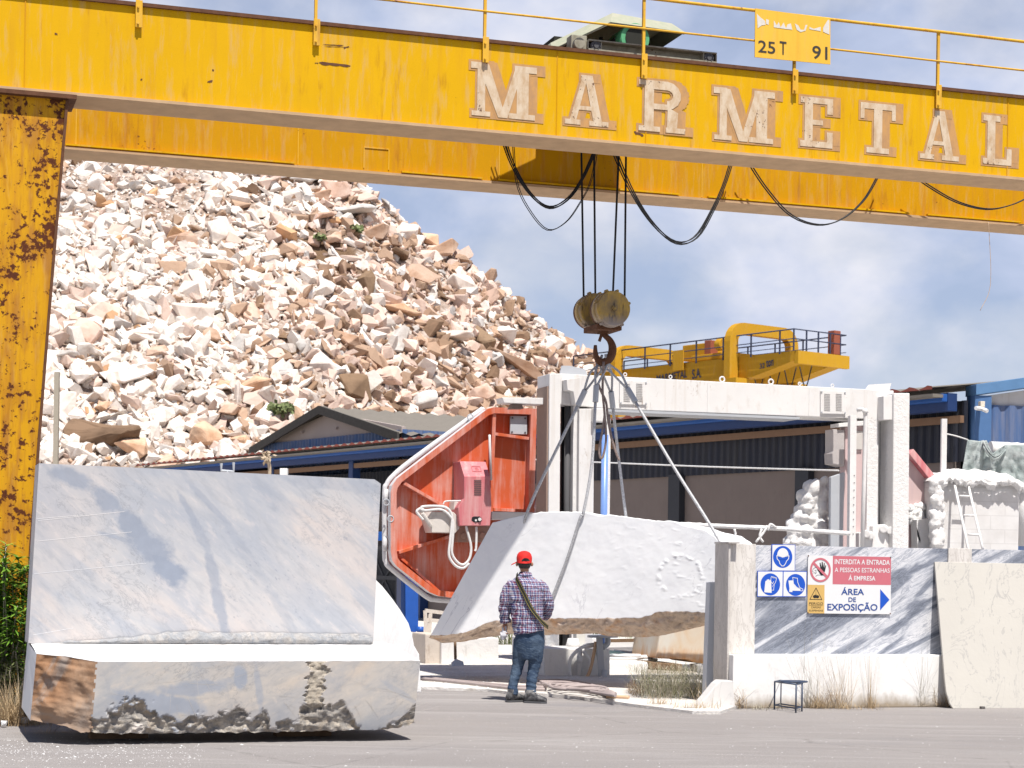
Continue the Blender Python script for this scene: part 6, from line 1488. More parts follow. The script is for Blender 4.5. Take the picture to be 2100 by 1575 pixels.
# plane through the foot line (parallel to the wall) and the top edge touching the wall
nSl = eL.cross(tilt - PN0); nSl.normalize(); nSl = -nSl if nSl.y > 0 else nSl
class GP:
    def __init__(s, p, n): s.p = p; s.n = n
    def __call__(s, px, py, off=0):
        u, v = uv(px, py); d = Vector((u, 1, v)); o = Vector((0, 0, EYE)); return o + d * (s.n.dot(s.p + s.n * off - o) / s.n.dot(d))
PSb = GP(PN0, nSl)
m = MB(); m.prism([PSb(x, y) for x, y in sb], -nSl * .03); m.build('marble_slab', white_marble('cream_slab', (.52, .49, .435), (.30, .29, .28), .55, 20, 1.6, .009), None, 'big cream marble slab leaning on the wall at the right edge', 'marble slab', bevel=.004)
m = MB(); m.box(G(1998, 1451) + UP * .035 + nWl * .02, (.135, .09, .06), axL); m.box(G(2009, 1453) + UP * .015 + nWl * .06, (.05, .05, .03), axL); m.build('support_block', mat_flat('dark_block', (.12, .11, .105), .8, .2, var=.3), None, 'small dark block under the foot of the cream slab', 'block', bevel=.006)
# ---- grey post behind the wall end
PGp = Plane(P(1465, 1400, 22.15), nWl); m = MB(); m.prism([PGp(x, y) for x, y in ((1456, 1194), (1500, 1193), (1500, 1432), (1447, 1432))], -nWl * .12); gp = m.build('metal_post', mat_flat('pale_grey_steel', (.50, .52, .55), .45, .4, var=.05, scale=2), None, 'pale grey steel sheet post behind the left end of the marble wall', 'post', bevel=.006)
m = MB(); m.bar(PGp(1455, 1196, -.06), PGp(1446, 1425, -.06), .02, .10, up=nWl); m.build('edge_strip', Mt['dust'], gp)
m = MB(); sh_ = [(1424, 1455), (1450, 1427), (1470, 1402), (1479, 1395), (1503, 1396), (1508, 1450), (1490, 1456)]; PSh = Plane(P(1470, 1452, 21.25), nWl); m.prism([PSh(x, y) for x, y in sh_], -nWl * .18); m.build('stone_offcut', white_marble('offcut_white', (.66, .64, .61), (.5, .48, .46), .4), None, 'triangular white stone offcut at the foot of the wall end', 'stone', bevel=.012)
# ---- metal stool frame
st = thing('metal_stool', 'small dark blue metal stool frame without a seat standing before the plinth', 'stool', G(1610, 1459))
stm = mat_flat('navy_tube', (.045, .065, .11), .5, .4, var=.3)
fl, frr = G(1588, 1455), G(1632, 1462); zt2 = P(1609, 1398, fl.y).z
dp = Vector((.10, .22, 0))
for q in (fl, frr, fl + dp, frr + dp): MB().tube([q, Vector((q.x, q.y, zt2))], .0095, 8).build('leg', stm, st)
m = MB(); c = (fl + frr + dp) / 2; hz = lambda q, z: Vector((q.x, q.y, z))
m.tube([hz(fl, zt2), hz(frr, zt2), hz(frr + dp, zt2), hz(fl + dp, zt2)], .0095, 8, closed=True)
cc = Vector((c.x + .06, c.y, zt2 + .012)); m.tube([cc + Vector((.15 * math.cos(a), .13 * math.sin(a), 0)) for a in np.linspace(0, 6.283, 25)[:-1]], .009, 8, closed=True); m.build('top_ring', stm, st)
m = MB(); m.tube([hz(fl, .05), hz(frr, .05), hz(frr + dp, .05), hz(fl + dp, .05)], .008, 8, closed=True); m.build('stretcher', stm, st)
# ================================================================ yard clutter
def box_on(name, mat, x0, x1, yt, yb, depth, label, cat, Yoff=0, bev=.02, z0=0.0, group=None, skew=0):
    a, b = G(x0, yb, .03), G(x1, yb, .03); Y = Yoff or (a.y + b.y) / 2; n = nA; pl_ = Plane(P((x0 + x1) / 2, yb, Y), n)
    m = MB(); m.prism([pl_(x0, yb), pl_(x1, yb), pl_(x1 + skew, yt), pl_(x0 + skew, yt)], -n * depth)
    return m.build(name, mat, None, label, cat, group, bevel=bev)
box_on('concrete_plinth', Mt['concrete_w'], 905, 1023, 1308, 1373, .8, 'pale dust splashed concrete plinth left of the man under the hanging block', 'plinth', Yoff=29.9)
box_on('concrete_plinth', Mt['concrete_b'], 872, 905, 1300, 1371, .8, 'brown stained concrete plinth beside the blue machine column', 'plinth', Yoff=29.8)
# white plinth with pipes
wp = box_on('concrete_plinth', Mt['concrete_w'], 1116, 1251, 1330, 1402, .9, 'long white concrete plinth with pipes right of the man', 'plinth', Yoff=27.1)
PWp = Plane(P(1183, 1402, 27.1), nA)
pm = thing('pipe_manifold', 'white pipes and looping hoses on the front of the white plinth', 'pipes', PWp(1215, 1400, .2))
m = MB(); m.tube([PWp(1189, 1404, .12), PWp(1189, 1330, .12), PWp(1200, 1325, .12), PWp(1226, 1322, .12)], .036, 10); m.tube([PWp(1189, 1360, .12), PWp(1189, 1345, .12)], .045, 10); m.build('pipe', Mt['hose_w'], pm)
m = MB(); m.tube(curve_pts([PWp(1185, 1332, .2), PWp(1170, 1352, .2), PWp(1168, 1380, .2), PWp(1180, 1402, .2), PWp(1195, 1408, .2), PWp(1208, 1385, .2), PWp(1210, 1355, .2), PWp(1196, 1335, .18)], 40), .026, 8)
m.tube(curve_pts([PWp(1224, 1335, .2), PWp(1230, 1360, .2), PWp(1230, 1385, .2), PWp(1215, 1408, .2), PWp(1205, 1412, .2)], 24), .022, 8); m.build('hose', Mt['hose_w'], pm)
m = MB(); m.tube(curve_pts([PWp(1222, 1316, .22), PWp(1217, 1345, .22), PWp(1208, 1380, .22), PWp(1192, 1405, .25)], 20), .024, 8); m.build('hose', Mt['hose_o'], pm)
m = MB(); m.bar(PWp(1229, 1306, .25), PWp(1235, 1412, .25), .09, .09); m.cyl(PWp(1236, 1307, .2), PWp(1236, 1302, .2), .22, 20); m.tube(curve_pts([PWp(1246, 1306, .2), PWp(1246, 1320, .2), PWp(1236, 1328, .2)], 8), .04, 8); m.tube(curve_pts([PWp(1240, 1375, .3), PWp(1238, 1398, .35), PWp(1252, 1402, .35), PWp(1262, 1410, .35), PWp(1262, 1424, .35)], 16), .04, 10); m.build('valve_stand', Mt['greymetal'], pm)
m = MB(); m.cyl(PWp(1175, 1330, -.6), PWp(1175, 1309, -.6), .12, 18, 0, .075); m.build('marker_cone', Mt['dust'], None, 'white dusty cone standing on the white plinth', 'cone')
m = MB(); m.prism([PWp(x, y, -.8) for x, y in ((1182, 1298), (1201, 1298), (1201, 1324), (1183, 1326))], -nA * .15); m.build('box', mat_flat('pale_box', (.55, .54, .50)), None, 'pale flat box on the white plinth beside the cone', 'box', bevel=.01)
m = MB(); m.prism([PWp(x, y, -1.2) for x, y in ((1118, 1290), (1146, 1290), (1146, 1330), (1118, 1330))], -nA * .3); m.build('stone_block', Mt['rawwhite'], None, 'white stone block behind the man on the plinth', 'stone', bevel=.02)
# low white step behind and pipes on it
box_on('concrete_step', Mt['concrete_w'], 1246, 1330, 1357, 1405, 1.6, 'low dusty white concrete step right of the pipe manifold', 'step', bev=.04, Yoff=27.9)
PSt = Plane(P(1290, 1356, 28.4), nA)
m = MB()
for k in range(7):
    y = 1345 + k * 2.2; m.tube(curve_pts([PSt(1246, y + R.uniform(-2, 2), -.3 - k * .1), PSt(1285, y + R.uniform(-3, 3), -.3 - k * .1), PSt(1330, y + R.uniform(-3, 2), -.3 - k * .1)], 10), .022, 6)
for k in range(5): c = PSt(1296 + R.uniform(-20, 20), 1355, -.2); m.tube([c + Vector((.28 * math.cos(a), .2 * math.sin(a), .02 * k)) for a in np.linspace(0, 6.283, 19)[:-1]], .02, 6, closed=True)
m.build('pipe_bundle', Mt['dust'], None, 'heap of white dusty pipes lying on the concrete step', 'pipes')
m = MB(); m.tube(curve_pts([PSt(1240, 1341, -.8), PSt(1265, 1342, -.8), PSt(1290, 1348, -.8)], 10), .055, 8); m.build('hose', mat_flat('mint_hose', (.36, .52, .46)), None, 'short mint green hose lying behind the white pipes', 'hose')
m = MB(); a = PSt(1266, 1336, -1.4); b = PSt(1345, 1344, -1.4); m.bar(a, b, .3, .05); m.build('plank', Mt['greymetal'], None, 'grey plank lying behind the mint green hose', 'plank')
# far low white wall behind with rail
m = MB(); pw = Plane(P(1300, 1320, 34), nA); m.prism([pw(x, y) for x, y in ((1060, 1305), (1370, 1312), (1370, 1345), (1060, 1345))], -nA * .3); m.build('low_wall', Mt['dust'], None, 'low white wall across the yard behind the plinths', 'wall', bevel=.02)
m = MB(); pw2 = pw.shift(.1); m.bar(pw2(1240, 1314), pw2(1370, 1312), .05, .06); m.build('rail', Mt['wood'], None, 'thin dark rail along the low white wall', 'rail')
# stone block on timbers
PQs = Plane(P(1400, 1358, 28.3), nA)
m = MB(); q = [(1353, 1300), (1358, 1284), (1470, 1270), (1470, 1362), (1447, 1362), (1430, 1360), (1412, 1353), (1345, 1350)]; m.prism([PQs(x, y) for x, y in q], -nA * 1.0)
def stained():
    g = G_('orange_stained_block', .8, .2); n = g.noise(1.8, g.co((1.2, 1.2, .6)), 7, .6, .8); k = g.noise(5, g.co((2, 2, .4)), 6, .65); z = g.sep()[2]
    c = g.mix(g.step(n, .42, .7), (.58, .54, .47), (.56, .42, .28)); zz = g.math('ADD', z, g.math('MULTIPLY', k, -.5)); c = g.mix(g.step(zz, .0, -.22), c, (.50, .25, .10)); g.col(c); g.bump(n, .2, .02); return g.m
m.build('stone_block', stained(), None, 'pale stone block with orange stains resting on timbers by the wall end', 'stone', bevel=.03)
m = MB(); PTb = PQs.shift(.12)
m.prism([PTb(x, y) for x, y in ((1330, 1357), (1400, 1362), (1400, 1378), (1330, 1372))], -nA * .8); m.build('timber', Mt['wood'], None, 'upper weathered timber under the orange stained stone block', 'timber', bevel=.015)
m = MB(); m.prism([PTb(x, y) for x, y in ((1310, 1372), (1430, 1378), (1430, 1412), (1312, 1412))], -nA * .9); m.build('timber', Mt['concrete_b'], None, 'lower grey brown sleeper under the orange stained stone block', 'timber', bevel=.015)
m = MB(); m.prism([PTb(x, y) for x, y in ((1430, 1363), (1448, 1362), (1448, 1390), (1430, 1392))], -nA * .3); m.build('stone_block', mat_flat('grey_stone', (.34, .33, .32), .9, .1), None, 'small grey stone tucked under the right end of the stained block', 'stone', bevel=.02)
# hoses on the ground
gh = MB()
def gline(pts, z=.06): return [G(x, y, z) for x, y in pts]
for i in range(12):
    o = R.uniform(-3, 3); o2 = R.uniform(-4, 4); gh.tube(curve_pts(gline([(1105 + i * 2, 1397 + i * 1.0), (1145 + o, 1396 + i * 1.6 + o * .5), (1190 + o2, 1401 + i * 1.4 + o * .5), (1228, 1409 + i * 1.1), (1262, 1422 + i * .4)], .055 + .03 * (i % 3)), 26), .019, 7)
for i in range(6):
    c = G(1140 + i * 13, 1403 + i * 1.8, .07 + .012 * i); gh.tube([c + Vector(((.24) * math.cos(a + .3 * math.sin(a + i)), (.34) * math.sin(a), .012 * math.sin(a * 2 + i))) for a in np.linspace(0, 6.283, 25)[:-1]], .019, 7, closed=True)
gh.build('hose_coil', Mt['hose'], None, 'tangled dusty pink brown hoses lying on the ground right of the man', 'hose')
m = MB(); m.tube(curve_pts(gline([(780, 1382), (860, 1389), (940, 1397), (1040, 1406), (1120, 1410)]), 30), .022, 8); m.tube(curve_pts(gline([(780, 1386), (870, 1392), (960, 1401), (1050, 1411), (1120, 1414)]), 30), .02, 8); m.build('hose', Mt['hose'], None, 'long dusty hose running along the ground left of the man', 'hose')
m = MB(); m.tube(curve_pts(gline([(1244, 1428), (1270, 1429), (1290, 1430)]), 8), .022, 6); m.build('hose', Mt['hose_o'], None, 'short orange pipe end at the edge of the asphalt', 'hose')
# shovel
sh = thing('shovel', 'shovel with dusty metal blade standing against the pale plinth', 'shovel', P(942, 1377, 29.8))
ps = Plane(P(940, 1372, 29.4), nA); m = MB(); m.tube([ps(934, 1352, .05), ps(933, 1300, -.1)], .022, 8); m.build('handle', Mt['wood'], sh)
m = MB(); m.add([ps(925, 1360, .12), ps(935, 1352, .10), ps(950, 1358, .12), ps(953, 1377, .3), ps(940, 1377, .28), ps(929, 1376, .3)], [(0, 1, 2, 3, 4, 5)]); bl = m.build('blade', Mt['greymetal'], sh); sd = bl.modifiers.new('t', 'SOLIDIFY'); sd.thickness = .012
# blue machine column and rusty frame on the left
PBc = Plane(P(845, 1300, 33.2), nA); bc = thing('blue_machine', 'blue steel machine column behind the marble bench and the red cover', 'machine', PBc(845, 1380))
m = MB(); m.prism([PBc(x, y) for x, y in ((831, 1100), (858, 1100), (858, 1292), (852, 1297), (832, 1294))], -nA * .4); m.build('column', Mt['blue'], bc, bevel=.01)
m = MB(); m.prism([PBc(x, y, -.05) for x, y in ((823, 1100), (831, 1100), (831, 1300), (822, 1260))], -nA * .3); m.build('column_flange', Mt['beamblue'], bc)
m = MB(); m.prism([PBc(x, y, -.1) for x, y in ((843, 1306), (872, 1306), (872, 1390), (843, 1390))], -nA * .5); m.build('base', Mt['blue'], bc, bevel=.02)
m = MB(); m.bar(PBc(843, 1323, -.07), PBc(872, 1324, -.07), .06, .03); m.bar(PBc(700, 1101, -.8), PBc(796, 1099, -.8), .12, .16); m.build('bracket', Mt['beamlight'], bc)
m = MB(); c = PBc(862, 1285, .1); m.cyl(c, c - UP * .12, .06, 14); m.build('motor_cap', Mt['blue'], bc); m = MB(); m.cyl(c - UP * .12, c - UP * .26, .065, 14); m.build('motor_body', Mt['dust'], bc)
m = MB(); pf = PBc.shift(2.6)
for a, b in (((872, 1252), (874, 1305)), ((872, 1252), (912, 1257)), ((883, 1257), (880, 1300)), ((872, 1271), (908, 1274)), ((872, 1300), (900, 1304)), ((912, 1257), (905, 1310)), ((878, 1300), (879, 1340))): m.bar(pf(*a), pf(*b), .06, .06)
m.build('steel_frame', mat_dust('rusty_dusty_steel', (.55, .50, .45), (.28, .17, .11), .3), None, 'rusty dust covered steel frame behind the left tip of the hanging block', 'frame')
# dark racks added to fill the deep shade under the canopy
rk = thing('filler_rack', 'dark filler rack for the deep shade and machine silhouettes under the canopy', 'machine', W(27, -.5, 0)); m = MB()
for s in np.arange(22, 40, 1.6):
    m.box(W(s, -.9, 1.1), (.12, .12, 2.2), axW)
    m.bar(W(s, -.9, .3), W(s + 1.6, -.9, 2.0), .06, .06); m.bar(W(s, -.9, 2.0), W(s + 1.6, -.9, .3), .06, .06)
for z in (.5, 1.2, 2.1): m.box(W(31, -.9, z), (18, .16, .12), axW)
m.box(W(31, -1.9, 1.1), (18, .5, 2.2), axW); m.build('rack_frame', Mt['darkgrey'], rk)

# ================================================================ plants
def blade(m, base, d, L, w, bend, n=4, mi=0):
    side = d.cross(UP); side = side.normalized() if side.length > .01 else Vector((1, 0, 0)); p = base.copy(); dd = d.normalized(); prev = None
    vs = []
    for i in range(n + 1):
        t = i / n; ww = w * (1 - t) ** .7 * (1 if i else .6); vs += [p - side * ww / 2, p + side * ww / 2]
        dd = (dd + Vector((d.x, d.y, -.6)) * bend / n).normalized(); p = p + dd * (L / n)
    m.add(vs, [(2 * i, 2 * i + 1, 2 * i + 3, 2 * i + 2) for i in range(n)], mi)
def leafmat(name, a, b, trans=.25):
    g = G_(name, .6, .3); n = g.noise(5, None, 3, .5); g.col(g.mix(g.step(n, .35, .65), a, b))
    g.b.inputs['Transmission Weight'].default_value = 0; return g.m
Mt['leafg'] = leafmat('green_leaf', (.10, .22, .02), (.20, .34, .04)); Mt['leafd'] = leafmat('dull_green_leaf', (.10, .13, .05), (.17, .17, .07))
Mt['dry'] = leafmat('dry_grass', (.50, .38, .23), (.36, .25, .14)); Mt['drygrey'] = leafmat('dry_grey_twig', (.40, .36, .28), (.28, .25, .18))
rp_ = random.Random(21)
def bush(name, label, x0, x1, ytop, ybot, Y, n, mat, L, w, cat='bush', stems=14, droop=1.0, spread=.6):
    b0 = P((x0 + x1) / 2, ybot, Y); root = thing(name, label, cat, Vector((b0.x, Y, 0))); m = MB(); ms = MB()
    xa, xb = P(x0, ybot, Y).x, P(x1, ybot, Y).x; H = P(x0, ytop, Y).z
    for s in range(stems):
        bx_ = Vector((rp_.uniform(xa, xb), Y + rp_.uniform(-spread, spread), 0)); h = H * rp_.uniform(.55, 1.02); lean = Vector((rp_.gauss(0, .12), rp_.gauss(0, .12), 1)) * h
        pts = [bx_ + lean * t + Vector((.04 * nz((s, t * 3, 1)), .04 * nz((s, t * 3, 5)), 0)) for t in np.linspace(0, 1, 8)]; ms.tube(pts, [.012 * (1 - t * .7) for t in np.linspace(0, 1, 8)], 5)
        for k in range(n // stems):
            t = rp_.random() ** .7; p = pts[0] + (pts[-1] - pts[0]) * t; an = rp_.uniform(0, 6.283); d = Vector((math.cos(an), math.sin(an), rp_.uniform(.1, 1.0))).normalized()
            blade(m, p, d, L * rp_.uniform(.6, 1.25), w * rp_.uniform(.7, 1.2), droop * rp_.uniform(.8, 1.7), 5)
    m.build('leaves', mat, root, recalc=False); ms.build('stems', Mt['drygrey'], root); return root
bush('leafy_bush', 'tall green leafy bush with drooping narrow leaves in front of the rusty crane leg', -60, 58, 1110, 1480, 19.2, 8500, Mt['leafg'], .22, .036, stems=60, spread=.4)
bush('shrub', 'dull green scrubby shrub between the leafy bush and the marble bench', -60, 48, 1300, 1490, 18.8, 3200, Mt['leafd'], .10, .014, stems=40, droop=.4, spread=.3)
def tuft(label, px, py, n, L, w, spread, mat, lean=.5, name='dry_grass_tuft', cat='grass tuft', group='dry grass tufts along the wall foot', r=.05, bend=.5):
    b = G(px, py); m = MB()
    for i in range(n):
        an = rp_.uniform(0, 6.283); rr2 = rp_.random() * r; q = b + Vector((math.cos(an) * rr2, math.sin(an) * rr2 * .5, 0)); d = Vector((rp_.gauss(0, lean), rp_.gauss(0, lean * .5), 1)).normalized(); blade(m, q, d, L * rp_.uniform(.35, 1.1), w, bend * rp_.uniform(.2, 1.4), 5)
    return m.build(name, mat, None, label, cat, group, recalc=False)
tuft('brown dry grass clump at the foot of the triangular stone offcut', 1480, 1452, 420, .36, .007, .1, Mt['dry'], .6, r=.30, bend=1.2)
tuft('low dry grass fringe left of the triangular stone offcut', 1432, 1458, 240, .20, .006, .1, Mt['dry'], .8, r=.34, bend=1.4)
tuft('thin dry grass on the kerb edge right of the man', 1355, 1450, 120, .20, .006, .1, Mt['dry'], .8, r=.22)
tuft('dry grass clump just right of the metal stool', 1680, 1453, 110, .40, .0045, .1, Mt['dry'], .55, r=.13, bend=.9)
tuft('fan of long dry stalks before the middle of the plinth', 1722, 1453, 90, .80, .004, .1, Mt['dry'], .45, r=.14, bend=.7)
tuft('upright dry stalks before the right half of the plinth', 1786, 1452, 22, .80, .005, .1, Mt['dry'], .10, r=.05, bend=.3)
tuft('short dry tuft under the upright stalks', 1787, 1453, 60, .18, .005, .1, Mt['dry'], .5, r=.07)
tuft('sparse tall stalks behind the metal stool', 1655, 1452, 60, 1.15, .004, .1, Mt['drygrey'], .28, r=.15, bend=.5)
tuft('sparse stalks near the right end of the plinth', 1888, 1450, 70, .75, .004, .1, Mt['drygrey'], .30, r=.10, bend=.6)
tuft('thin twigs beside the foot of the cream slab', 1930, 1450, 130, .35, .005, .1, Mt['dry'], .6, r=.14, bend=.7)
tuft('low dry fringe along the middle of the plinth', 1735, 1454, 150, .14, .005, .1, Mt['dry'], .8, r=.55, bend=1.0)
tuft('low dry fringe along the left of the plinth', 1560, 1455, 110, .12, .006, .1, Mt['drygrey'], .8, r=.5, bend=1.0)
tuft('tall thin dry twigs at the corner of the marble wall', 1500, 1448, 60, .85, .004, .1, Mt['drygrey'], .35, r=.16, bend=.4)
# grey dry bush
def twig_bush(label, x0, x1, ytop, ybot, n, mat, mat2, group=None):
    b = G((x0 + x1) / 2, ybot); m = MB(); xa, xb = G(x0, ybot).x, G(x1, ybot).x; H = P(x0, ytop, b.y).z
    for i in range(n):
        q = Vector((rp_.uniform(xa, xb), b.y + rp_.uniform(0, 1.2), .03)); d = Vector((rp_.gauss(0, .45), rp_.gauss(0, .45), 1)).normalized(); blade(m, q, d, H * rp_.uniform(.5, 1.15), .006, rp_.uniform(.1, .9), 5, 1 if rp_.random() < .3 else 0)
        if rp_.random() < .9:
            for k in range(3):
                p = q + d * H * rp_.uniform(.3, .95); dd = Vector((rp_.gauss(0, .8), rp_.gauss(0, .8), .7)).normalized(); blade(m, p, dd, rp_.uniform(.06, .2), .005, .4, 3, 1 if rp_.random() < .3 else 0)
    return m.build('dry_bush', [mat, mat2], None, label, 'bush', group, recalc=False)
twig_bush('big grey green dry bush growing between the man and the marble wall', 1318, 1452, 1372, 1440, 900, Mt['drygrey'], Mt['leafd'])
twig_bush('small dark dry bush at the left foot of the big grey bush', 1298, 1322, 1418, 1436, 120, Mt['wood'], Mt['drygrey'])
tuft('small green plant in front of the low white wall', 1312, 1340, 160, .5, .02, .1, Mt['leafg'], .6, name='plant', cat='plant', group='small yard plants', r=.35)
tuft('small green tuft behind the man under the hanging block', 1040, 1325, 140, .8, .02, .1, Mt['leafd'], .6, name='plant', cat='plant', group='small yard plants', r=.8)
tuft('small green tuft beside the valve stand', 1212, 1322, 110, .8, .02, .1, Mt['leafd'], .5, name='plant', cat='plant', group='small yard plants', r=.4)
tuft('long straw coloured dry grass beside the left end of the marble bench', 40, 1484, 420, .48, .006, .1, Mt['dry'], .35, r=.34, bend=.9)
tuft('dry grass mat at the left photo edge behind the bush', 15, 1488, 300, .5, .007, .1, Mt['dry'], .5, r=.3, bend=1.0)
tuft('few thin straws lying in the shade under the bench corner', 90, 1505, 26, .35, .005, .1, Mt['dry'], 1.3, r=.22, bend=1.2)
# leaning dark post at far left
m = MB(); m.bar(P(-4, 1380, 18.9), P(20, 1480, 18.9), .10, .08); m.build('wooden_post', Mt['darkgrey'], None, 'short dark slanting post in the grass at the left edge', 'post', bevel=.01)
# stone chips on the asphalt
m = MB()
def chip(p, s):
    b = len(m.v); n = 5; vs = [p + Vector((math.cos(6.283 * i / n + s) * s * rp_.uniform(.6, 1.2), math.sin(6.283 * i / n + s) * s * rp_.uniform(.6, 1.2), 0)) for i in range(n)]; tp_ = p + Vector((0, 0, s * .4)); m.add(vs + [tp_], [(i, (i + 1) % n, n) for i in range(n)])
for i in range(900):
    px, py = (rp_.uniform(0, 420), rp_.gauss(1540, 16)) if i < 520 else (rp_.uniform(0, 2100), rp_.uniform(1462, 1575))
    if py < 1512 and px < 870: continue
    chip(G(px, py, .001), rp_.uniform(.003, .009) * (1 if rp_.random() < .96 else 2))
m.build('stone_chips', Mt['dust'], None, 'scattered white marble chips on the asphalt', 'stone chips', kind='stuff')
m = MB()
for i in range(500):
    px, py = rp_.uniform(860, 1470), rp_.gauss(1398, 14)
    if py < 1372 or py > 1413 + max(0, px - 1000) * .07: continue
    chip(G(px, py, .036), rp_.uniform(.008, .025))
m.build('gravel', Mt['concrete_w'], None, 'loose white rubble chips over the dusty yard', 'gravel', kind='stuff')
for k, (px, py, s, lb) in enumerate(((50, 1487, .13, 'white marble lump on the ground left of the bench'), (8, 1492, .12, 'small white marble lump at the left photo edge'))):
    q = rr_.choice(range(24)); bm = rock_verts('chunk'); me = bpy.data.meshes.new('stone'); bm.to_mesh(me); bm.free(); me.materials.append(Mt['dust']); o = bpy.data.objects.new('stone', me); COL.objects.link(o); o.location = G(px, py) + UP * s * .35; o.scale = (s, s, s); tag(o, lb, 'stone')
# ================================================================ the man watching the block
YM = 22.0
man = thing('person', 'man in red cap, checked shirt and jeans seen from behind watching the hanging block', 'person', Vector((P(1078, 1440, YM).x, YM, 0)))
def Q(px, py, dy=0.0): return P(px, py, YM + dy)
MS = F / YM
def loft(m, secs, n=20):      # secs: (px centre, py, half width px, half depth m, dy)
    pts = []; rs = []
    vs = []
    for (cx, cy, hw, hd, dy) in secs:
        c = Q(cx, cy, dy)
        for k in range(n): a = 2 * math.pi * k / n; ca, sa_ = math.cos(a), math.sin(a); vs.append(c + Vector((math.copysign(abs(ca) ** .85, ca) * hw / MS, math.copysign(abs(sa_) ** .85, sa_) * hd, 0)))
    b = len(m.v); S_ = len(secs); m.add(vs, [(i * n + k, i * n + (k + 1) % n, (i + 1) * n + (k + 1) % n, (i + 1) * n + k) for i in range(S_ - 1) for k in range(n)], 0, True)
    m.f.append([b + k for k in range(n)][::-1]); m.mi.append(0); m.sm.append(True); m.f.append([b + (S_ - 1) * n + k for k in range(n)]); m.mi.append(0); m.sm.append(True)
def limb(m, pts, n=14):        # pts: (px, py, dy, radius m)
    c = curve_pts([Q(x, y, d) for x, y, d, r in pts], 24); rr3 = [r for *_, r in pts]; L = len(pts) - 1
    m.tube(c, [pl(list(zip(range(L + 1), rr3)), i / 24 * L) for i in range(25)], n)
def wrinkle(o, amp, sc, stretch=(1, 1, 1), smooth_mask=None):
    for v in o.data.vertices: p = Vector((v.co.x * stretch[0], v.co.y * stretch[1], v.co.z * stretch[2])); v.co += v.normal * amp * nz(p * sc, 1, 3)
    o.data.update()
skin = G_('tanned_skin', .6, .35); skin.col(skin.mix(skin.noise(25), (.34, .165, .10), (.44, .23, .15))); skin.b.inputs['Subsurface Weight'].default_value = .08
# ---- body: one continuous skin surface
m = MB()
loft(m, [(1077, 1180, 9.0, .055, -.01), (1076, 1172, 8.6, .058, 0), (1075, 1164, 9.5, .075, .01), (1075.5, 1156, 12.2, .090, .03), (1075.5, 1148, 13.2, .098, .035), (1075.5, 1140, 12.8, .096, .03), (1075.5, 1133, 8.5, .07, .03)])
loft(m, [(1084, 1306, 24, .11, .0), (1082, 1270, 24, .10, 0), (1078, 1230, 29, .11, -.01), (1077, 1195, 28, .10, -.01), (1077, 1186, 20, .08, 0), (1077, 1178, 9, .055, 0)])
limb(m, [(1050, 1194, 0, .055), (1040, 1215, 0, .05), (1036, 1245, .03, .043), (1036, 1268, .05, .034), (1036, 1279, .06, .027)])
limb(m, [(1104, 1194, 0, .055), (1117, 1218, .0, .05), (1124, 1244, .05, .043), (1118, 1262, .16, .034), (1108, 1268, .22, .028)])
limb(m, [(1070, 1305, 0, .075), (1067, 1342, .02, .06), (1063, 1365, .035, .045), (1058, 1385, .02, .04), (1053, 1402, 0, .036), (1051, 1432, -.015, .036)])
limb(m, [(1100, 1305, 0, .075), (1098, 1342, 0, .06), (1094, 1368, .01, .045), (1091, 1388, -.01, .04), (1089, 1405, -.03, .036), (1088, 1432, -.045, .036)])
# nose, ears, chin
m.tube([Q(1072, 1150, .12), Q(1071.5, 1154, .145), Q(1072, 1157, .12)], [.012, .017, .014], 8); limb(m, [(1073, 1160, .09, .03), (1073, 1167, .085, .022)])
for sx in (-1, 1):
    c = Q(1075.5 + sx * 14.6, 1157, .01); m.tube([c + UP * .028, c + Vector((sx * .008, -.004, .008)), c + Vector((sx * .006, 0, -.012)), c - UP * .028], [.008, .016, .014, .008], 8)
# hands
def hand(root, d, side, nrm, curl, s=1.0):
    d = d.normalized(); side = side.normalized(); m.tube([root, root + d * .045 * s, root + d * .085 * s], [(.024 * s, .017 * s), (.036 * s, .016 * s), (.034 * s, .014 * s)], 12)
    for k, (o, L) in enumerate(((-.030, .062), (-.010, .075), (.010, .070), (.028, .055))):
        b = root + d * .080 * s + side * o * s; p1 = b + d * L * .45 * s + nrm * curl * .012; p2 = p1 + (d * .75 + nrm * curl).normalized() * L * .35 * s; p3 = p2 + (d * .3 + nrm * curl * 1.4).normalized() * L * .25 * s
        m.tube([b - d * .01, b, p1, p2, p3], [.0085, .0088, .0082, .0075, .006], 8)
    t0 = root + d * .02 * s - side * .028 * s; m.tube([root + d * .012, t0, t0 + (d * .8 - side * .6).normalized() * .035, t0 + (d * 1.0 - side * .2).normalized() * .065 + nrm * .012], [.013, .0125, .0105, .007], 8)
hand(Q(1036, 1277, .06), Vector((-.02, .05, -1)), Vector((.25, 1, 0)), Vector((1, -.2, 0)), .8)
hand(Q(1108, 1268, .22), Vector((-.9, .25, -.1)), Vector((0, -.3, 1)), Vector((0, -1, -.2)), .9)
body = m.build('body', skin.m, man); voxel(body, .009, 2)
# facial features (turned away from the viewer)
m = MB()
for sx in (-1, 1): c = Q(1073.5 + sx * 5.2, 1147.5, .122); m.tube([c, c + Vector((0, .012, 0))], [.011, .006], 10)
m.build('eyes', mat_flat('eye_white', (.6, .58, .55), .3, .5), body); m = MB(); m.tube([Q(1069.5, 1160, .123), Q(1073, 1160.5, .135), Q(1076.5, 1160, .123)], [.004, .007, .004], 8); m.build('mouth', mat_flat('lip', (.35, .12, .10)), body)
